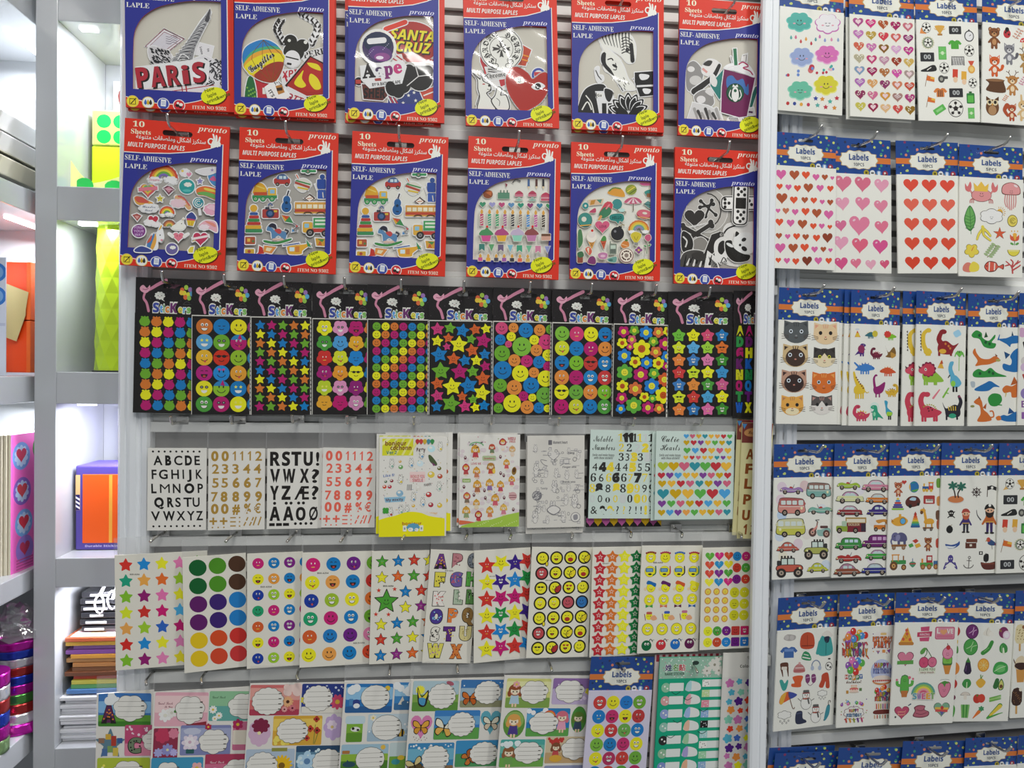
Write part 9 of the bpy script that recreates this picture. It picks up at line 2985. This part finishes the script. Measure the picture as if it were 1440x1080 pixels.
# --- fourth niche: clipboards, colour paper, envelopes
ze = NZ[4][1]+.0005
rnd = random.Random(11)
zz = ze
for i in range(14):
 t = rnd.uniform(.003,.0058)
 a,y0 = rnd.uniform(-.004,.006),YC+.012+rnd.uniform(0,.008)
 x0 = X(86,1000,YC+.02)+a
 tag(MB().box(x0,x0+.14,y0,y0+.11,zz,zz+t).build('envelope',mat('envelope_white',(.74,.75,.78),.6),bevel=.0008),
'white paper envelope in the pile on the lowest shelf','envelope','white envelopes piled in the lowest niche')
 zz += t+.0003
zz += .002
cl = [('#5a8ac8','blue'),('#6ab06a','green'),('#e0d85a','yellow'),('#d8503a','red'),('#7a4a30','dark brown'),('#8a5a38','brown'),('#c88a50','tan'),('#cf9a60','light brown'),('#e0a040','orange'),('#8a50a0','violet'),('#a070b8','lilac'),('#e0b040','amber'),('#c8603a','rust')]
zt = Z(110,893,YC+.03)
for i,(c,nme) in enumerate(cl):
 t = (zt-zz)/len(cl)
 x0 = X(100,930,YC+.03)+rnd.uniform(-.004,.006)
 z_ = zz+i*t
 tag(MB().box(x0,x0+.13,YC+.018+rnd.uniform(0,.008),YC+.12,z_+.0003,z_+t).build('paper_pack',mat('paper_'+nme.replace(' ','_'),lin(c,.9)[:3],.4,coat=.3),bevel=.0006),
nme+' pack of coloured paper in the stack below the badge holders','paper pack','coloured paper packs in the niche')
tz = zt+.0003
fm = face((X(104,880,YC+.03))+.065,YC+.07,tz+.001)
fm = Matrix.Translation((X(104,880,YC+.03)+.065,YC+.07,tz+.0012))
flat('paper_pack',.13,.10,(0,0,130,100),lambda d:d.rc(4,4,60,96,'#d8b0b8').rc(20,4,40,96,'#b8906a').cl(95,55,36,30,'#2fb45a',7,.12),fm,'top paper pack with green cloud printed on it, under the badge holders','paper pack',.001)
zk = tz+.002
blkm = mat('black_plastic',(.015,.015,.018),.3,coat=.3)
for i in range(6):
 x0 = X(114,850,YC+.04)+rnd.uniform(0,.004)
 t = (NZ[3][0]-.006-zk)/7
 r = tag(empty('badge_holder',Matrix.Translation((x0+.06,YC+.08,zk+i*t))),'black badge holder in the stack with white clips','badge holder','black badge holders stacked in the niche')
 part(r,MB().box(x0,x0+.12,YC+.035,YC+.13,zk+i*t+.0004,zk+i*t+t*.82),'case',blkm,.0008)
 part(r,MB().box(x0+.004+.004*(i%3),x0+.03+.006*(i%2),YC+.0342,YC+.0349,zk+i*t+t*.25,zk+i*t+t*.55),'name_slip',mat('slip_white',(.8,.8,.82),.5))
zc = zk+6*t
whm = mat('clip_white',(.82,.82,.84),.3)
for k,px in enumerate((140,158)):
 p = Vector((X(px,850,YC+.03),YC+.030,Z(px,846+6*k,YC+.03)))
 ring = [(p.x+.0062*math.sin(a*.5236),p.y+.001*math.cos(a),p.z+.013*math.cos(a*.5236)-(.004 if k == 0 else -.008)) for a in range(13)]
 tag(MB().tube(ring,.0013,8).tube([(p.x,p.y,p.z+.009),(p.x+.001,p.y+.012,p.z+.018 if k == 0 else p.z+.024)],.0022,8).build('hook_clip',whm,smooth=True),('white snap hook hanging in front of the badge holders','white snap hook at the right, top of the badge holders')[k],'clip')

 # --- far left bay: albums, orange boxes, sticker sheets, ribbon rolls
zb = [Z(42,a) for a,b in SB]
cream = [mat('album_white',(.84,.84,.81),.5),mat('album_cream',(.80,.77,.60),.5)]
for i,(c,dy,lab_) in enumerate(((1,0,'cream'),(0,.030,'white'),(0,.058,'upper white'))):
 T = Matrix.Translation((XS-.055,.05,zb[1]+.0355+dy))@Matrix.Rotation(math.radians(19),4,'Y')
 tag(MB().box(-.075,.035,-.07,.09,-.0115,.0115,T).build('album',cream[c],bevel=.0015),lab_+' album leaning in the slanted stack on the top left shelf','album','albums on the top left shelf')
yo = .055
labels_ = [('orange box with torn cream sheet in front, upper of two',368,450),('fluorescent orange box, lower of the two behind the torn sheet',451,524)]
for lb_,a,b in labels_:
 z1,z0 = Z(20,a,yo),max(Z(20,b,yo),zb[2]+.0005)
 r = tag(empty('orange_box',Matrix.Translation((XS-.06,yo+.02,z0))),lb_,'box')
 part(r,MB().box(X(2,450,yo),X(38,450,yo),yo,yo+.05,z0+.0003,z1),'carton',NEON,.001)
 part(r,MB().box(X(39,450,yo),X(45,450,yo),yo-.004,yo+.05,z0+.0003,z1),'flap',mat('neon_flap',(1,.17,.02),.45),.001)
mb = MB()
pts2 = [(7,398),(40,411),(36,436),(36,443),(23,480),(1,472)]
for p in pts2:
 q = hit(p[0],p[1],Vector((0,yo-.006,0)),Vector((0,-1,0)))
 mb.v += [q,q+Vector((0,.0006,0))]
k = len(pts2)
mb.f += [[2*i for i in range(k)],[2*i+1 for i in range(k)][::-1]]+[[2*i,2*i+1,(2*i+3)%(2*k),(2*i+2)%(2*k)] for i in range(k)]
tag(mb.build('torn_sheet',mat('cream_sheet',(.66,.56,.24),.6)),'torn cream backing sheet hanging in front of the orange boxes','paper')
_zt = Z(4,362,.02)
_h = _zt-zb[2]-.0005
flat('dot_label_sheet',.04,_h,(0,0,40,_h*1000),lambda d:[d.ci(28,20+32*k,13,'#3a78c8').ci(28,20+32*k,9,'#7aa8dc') for k in range(2)]+[d.rc(0,88,40,92,'#b8c0d4')],face(X(8,400,.02)-.020,.02,_zt-_h/2),'white sheet of blue round labels standing at the left edge','label sheet',paper='#cdd4e4')

def pinkart(d):
 d.rc(0,0,100,190,'#d860b0')
 for x,y,c,k in ((22,30,'#6a90cc','#b83a58'),(24,78,'#7a5ab0','#b8404a'),(28,122,'#6a9ad0','#c03040'),(30,158,'#8a70c0','#b03a58'),(66,22,'#3a8a3a','#d8c040'),(70,62,'#6a90cc','#c0507a'),(74,100,'#7a3040','#4a8a3a'),(78,140,'#c8b83a','#b83a58'),(80,172,'#6a60b0','#c85a7a')):
  d.ci(x,y,19,c).fl(x,y,15,'#a8c0dc' if c[1] in '67' else c,10,.2).he(x,y-2,11,k)
 for k in range(5):
  d.rc(12,170+4*k,48,172+4*k,'#b04a88')

xpk,ypk = X(15,720,0)+.003,.045
for i in range(5):
 o = flat('sticker_sheet',.09,.195,(0,0,90,195),pinkart if i == 0 else (lambda d:None),face(xpk,ypk-.003*i,Z(20,713,0)-.002,86)@Matrix.Translation((0,0,-.0042*i)),
'pink sheet of round heart stickers at the front of the left stack' if i == 0 else 'sheet in the leaning stack behind the pink heart stickers','sticker sheet',.003,'#cfc8b4',group=None if i == 0 else 'sheets stacked behind the pink heart stickers')

fo = {c:mat('ribbon_'+c,v,.22,.75) for c,v in (('magenta',(.55,.02,.40)),('blue',(.03,.07,.55)),('silver',(.75,.75,.78)),('red',(.45,.04,.04)),('green',(.10,.35,.08)),('lime',(.35,.55,.25)))}

def ribbon(px,y,r,ztop,zbot,cols,label,flare=0):
 x = X(px,950,y)
 root = tag(empty('ribbon_roll',Matrix.Translation((x,y,zbot))),label,'ribbon roll')
 n = len(cols)
 for i,c in enumerate(cols):
  a,b = ztop+(zbot-ztop)*i/n,ztop+(zbot-ztop)*(i+1)/n
  rad = lambda t:r*(1+flare*((2*t-1)**2-.6))
  pr = [(rad((i+k/4)/n),a+(b-a)*k/4-(.0004 if k == 4 else 0)) for k in range(5)][::-1]
  part(root,MB().lathe(pr,x,y,28),'ribbon',fo[c],0,True)
 return root

zr = zb[4]+.0005
ribbon(26,.045,.034,Z(20,892,.045),zr,['magenta','blue','silver','red','blue','magenta','green','red','silver','magenta'],'waisted stack of metallic ribbon rolls wrapped in cellophane',.42)
ribbon(-17,-.03,.024,Z(5,945,-.03),zr,['magenta','silver','red','blue','magenta','lime'],'shorter stack of metallic ribbon rolls at the left edge')
ribbon(46,.11,.014,Z(44,968,.11),zr,['silver','blue','silver'],'small purple and silver ribbon roll behind the waisted stack')
cw = film_mat('cellophane',.10,.35,1,60)
M['cello'] = cw
mb = MB()
rn = random.Random(3)
xc,yc,zc = X(22,860,.03),.03,Z(22,868,.03)
for j in range(7):
 for i in range(14):
  a = 2*PI*i/14
  r = (.012+.022*j/6)*(1+rn.uniform(-.25,.25))
  mb.v.append(Vector((xc+r*math.cos(a),yc+r*.8*math.sin(a),zc+.018-.007*j+rn.uniform(-.003,.003))))
for j in range(6):
 for i in range(14):
  mb.f.append([j*14+i,j*14+(i+1)%14,(j+1)*14+(i+1)%14,(j+1)*14+i])
tag(mb.build('cellophane_wrap',cw),'crumpled clear cellophane gathered on top of the ribbon rolls','wrapping')
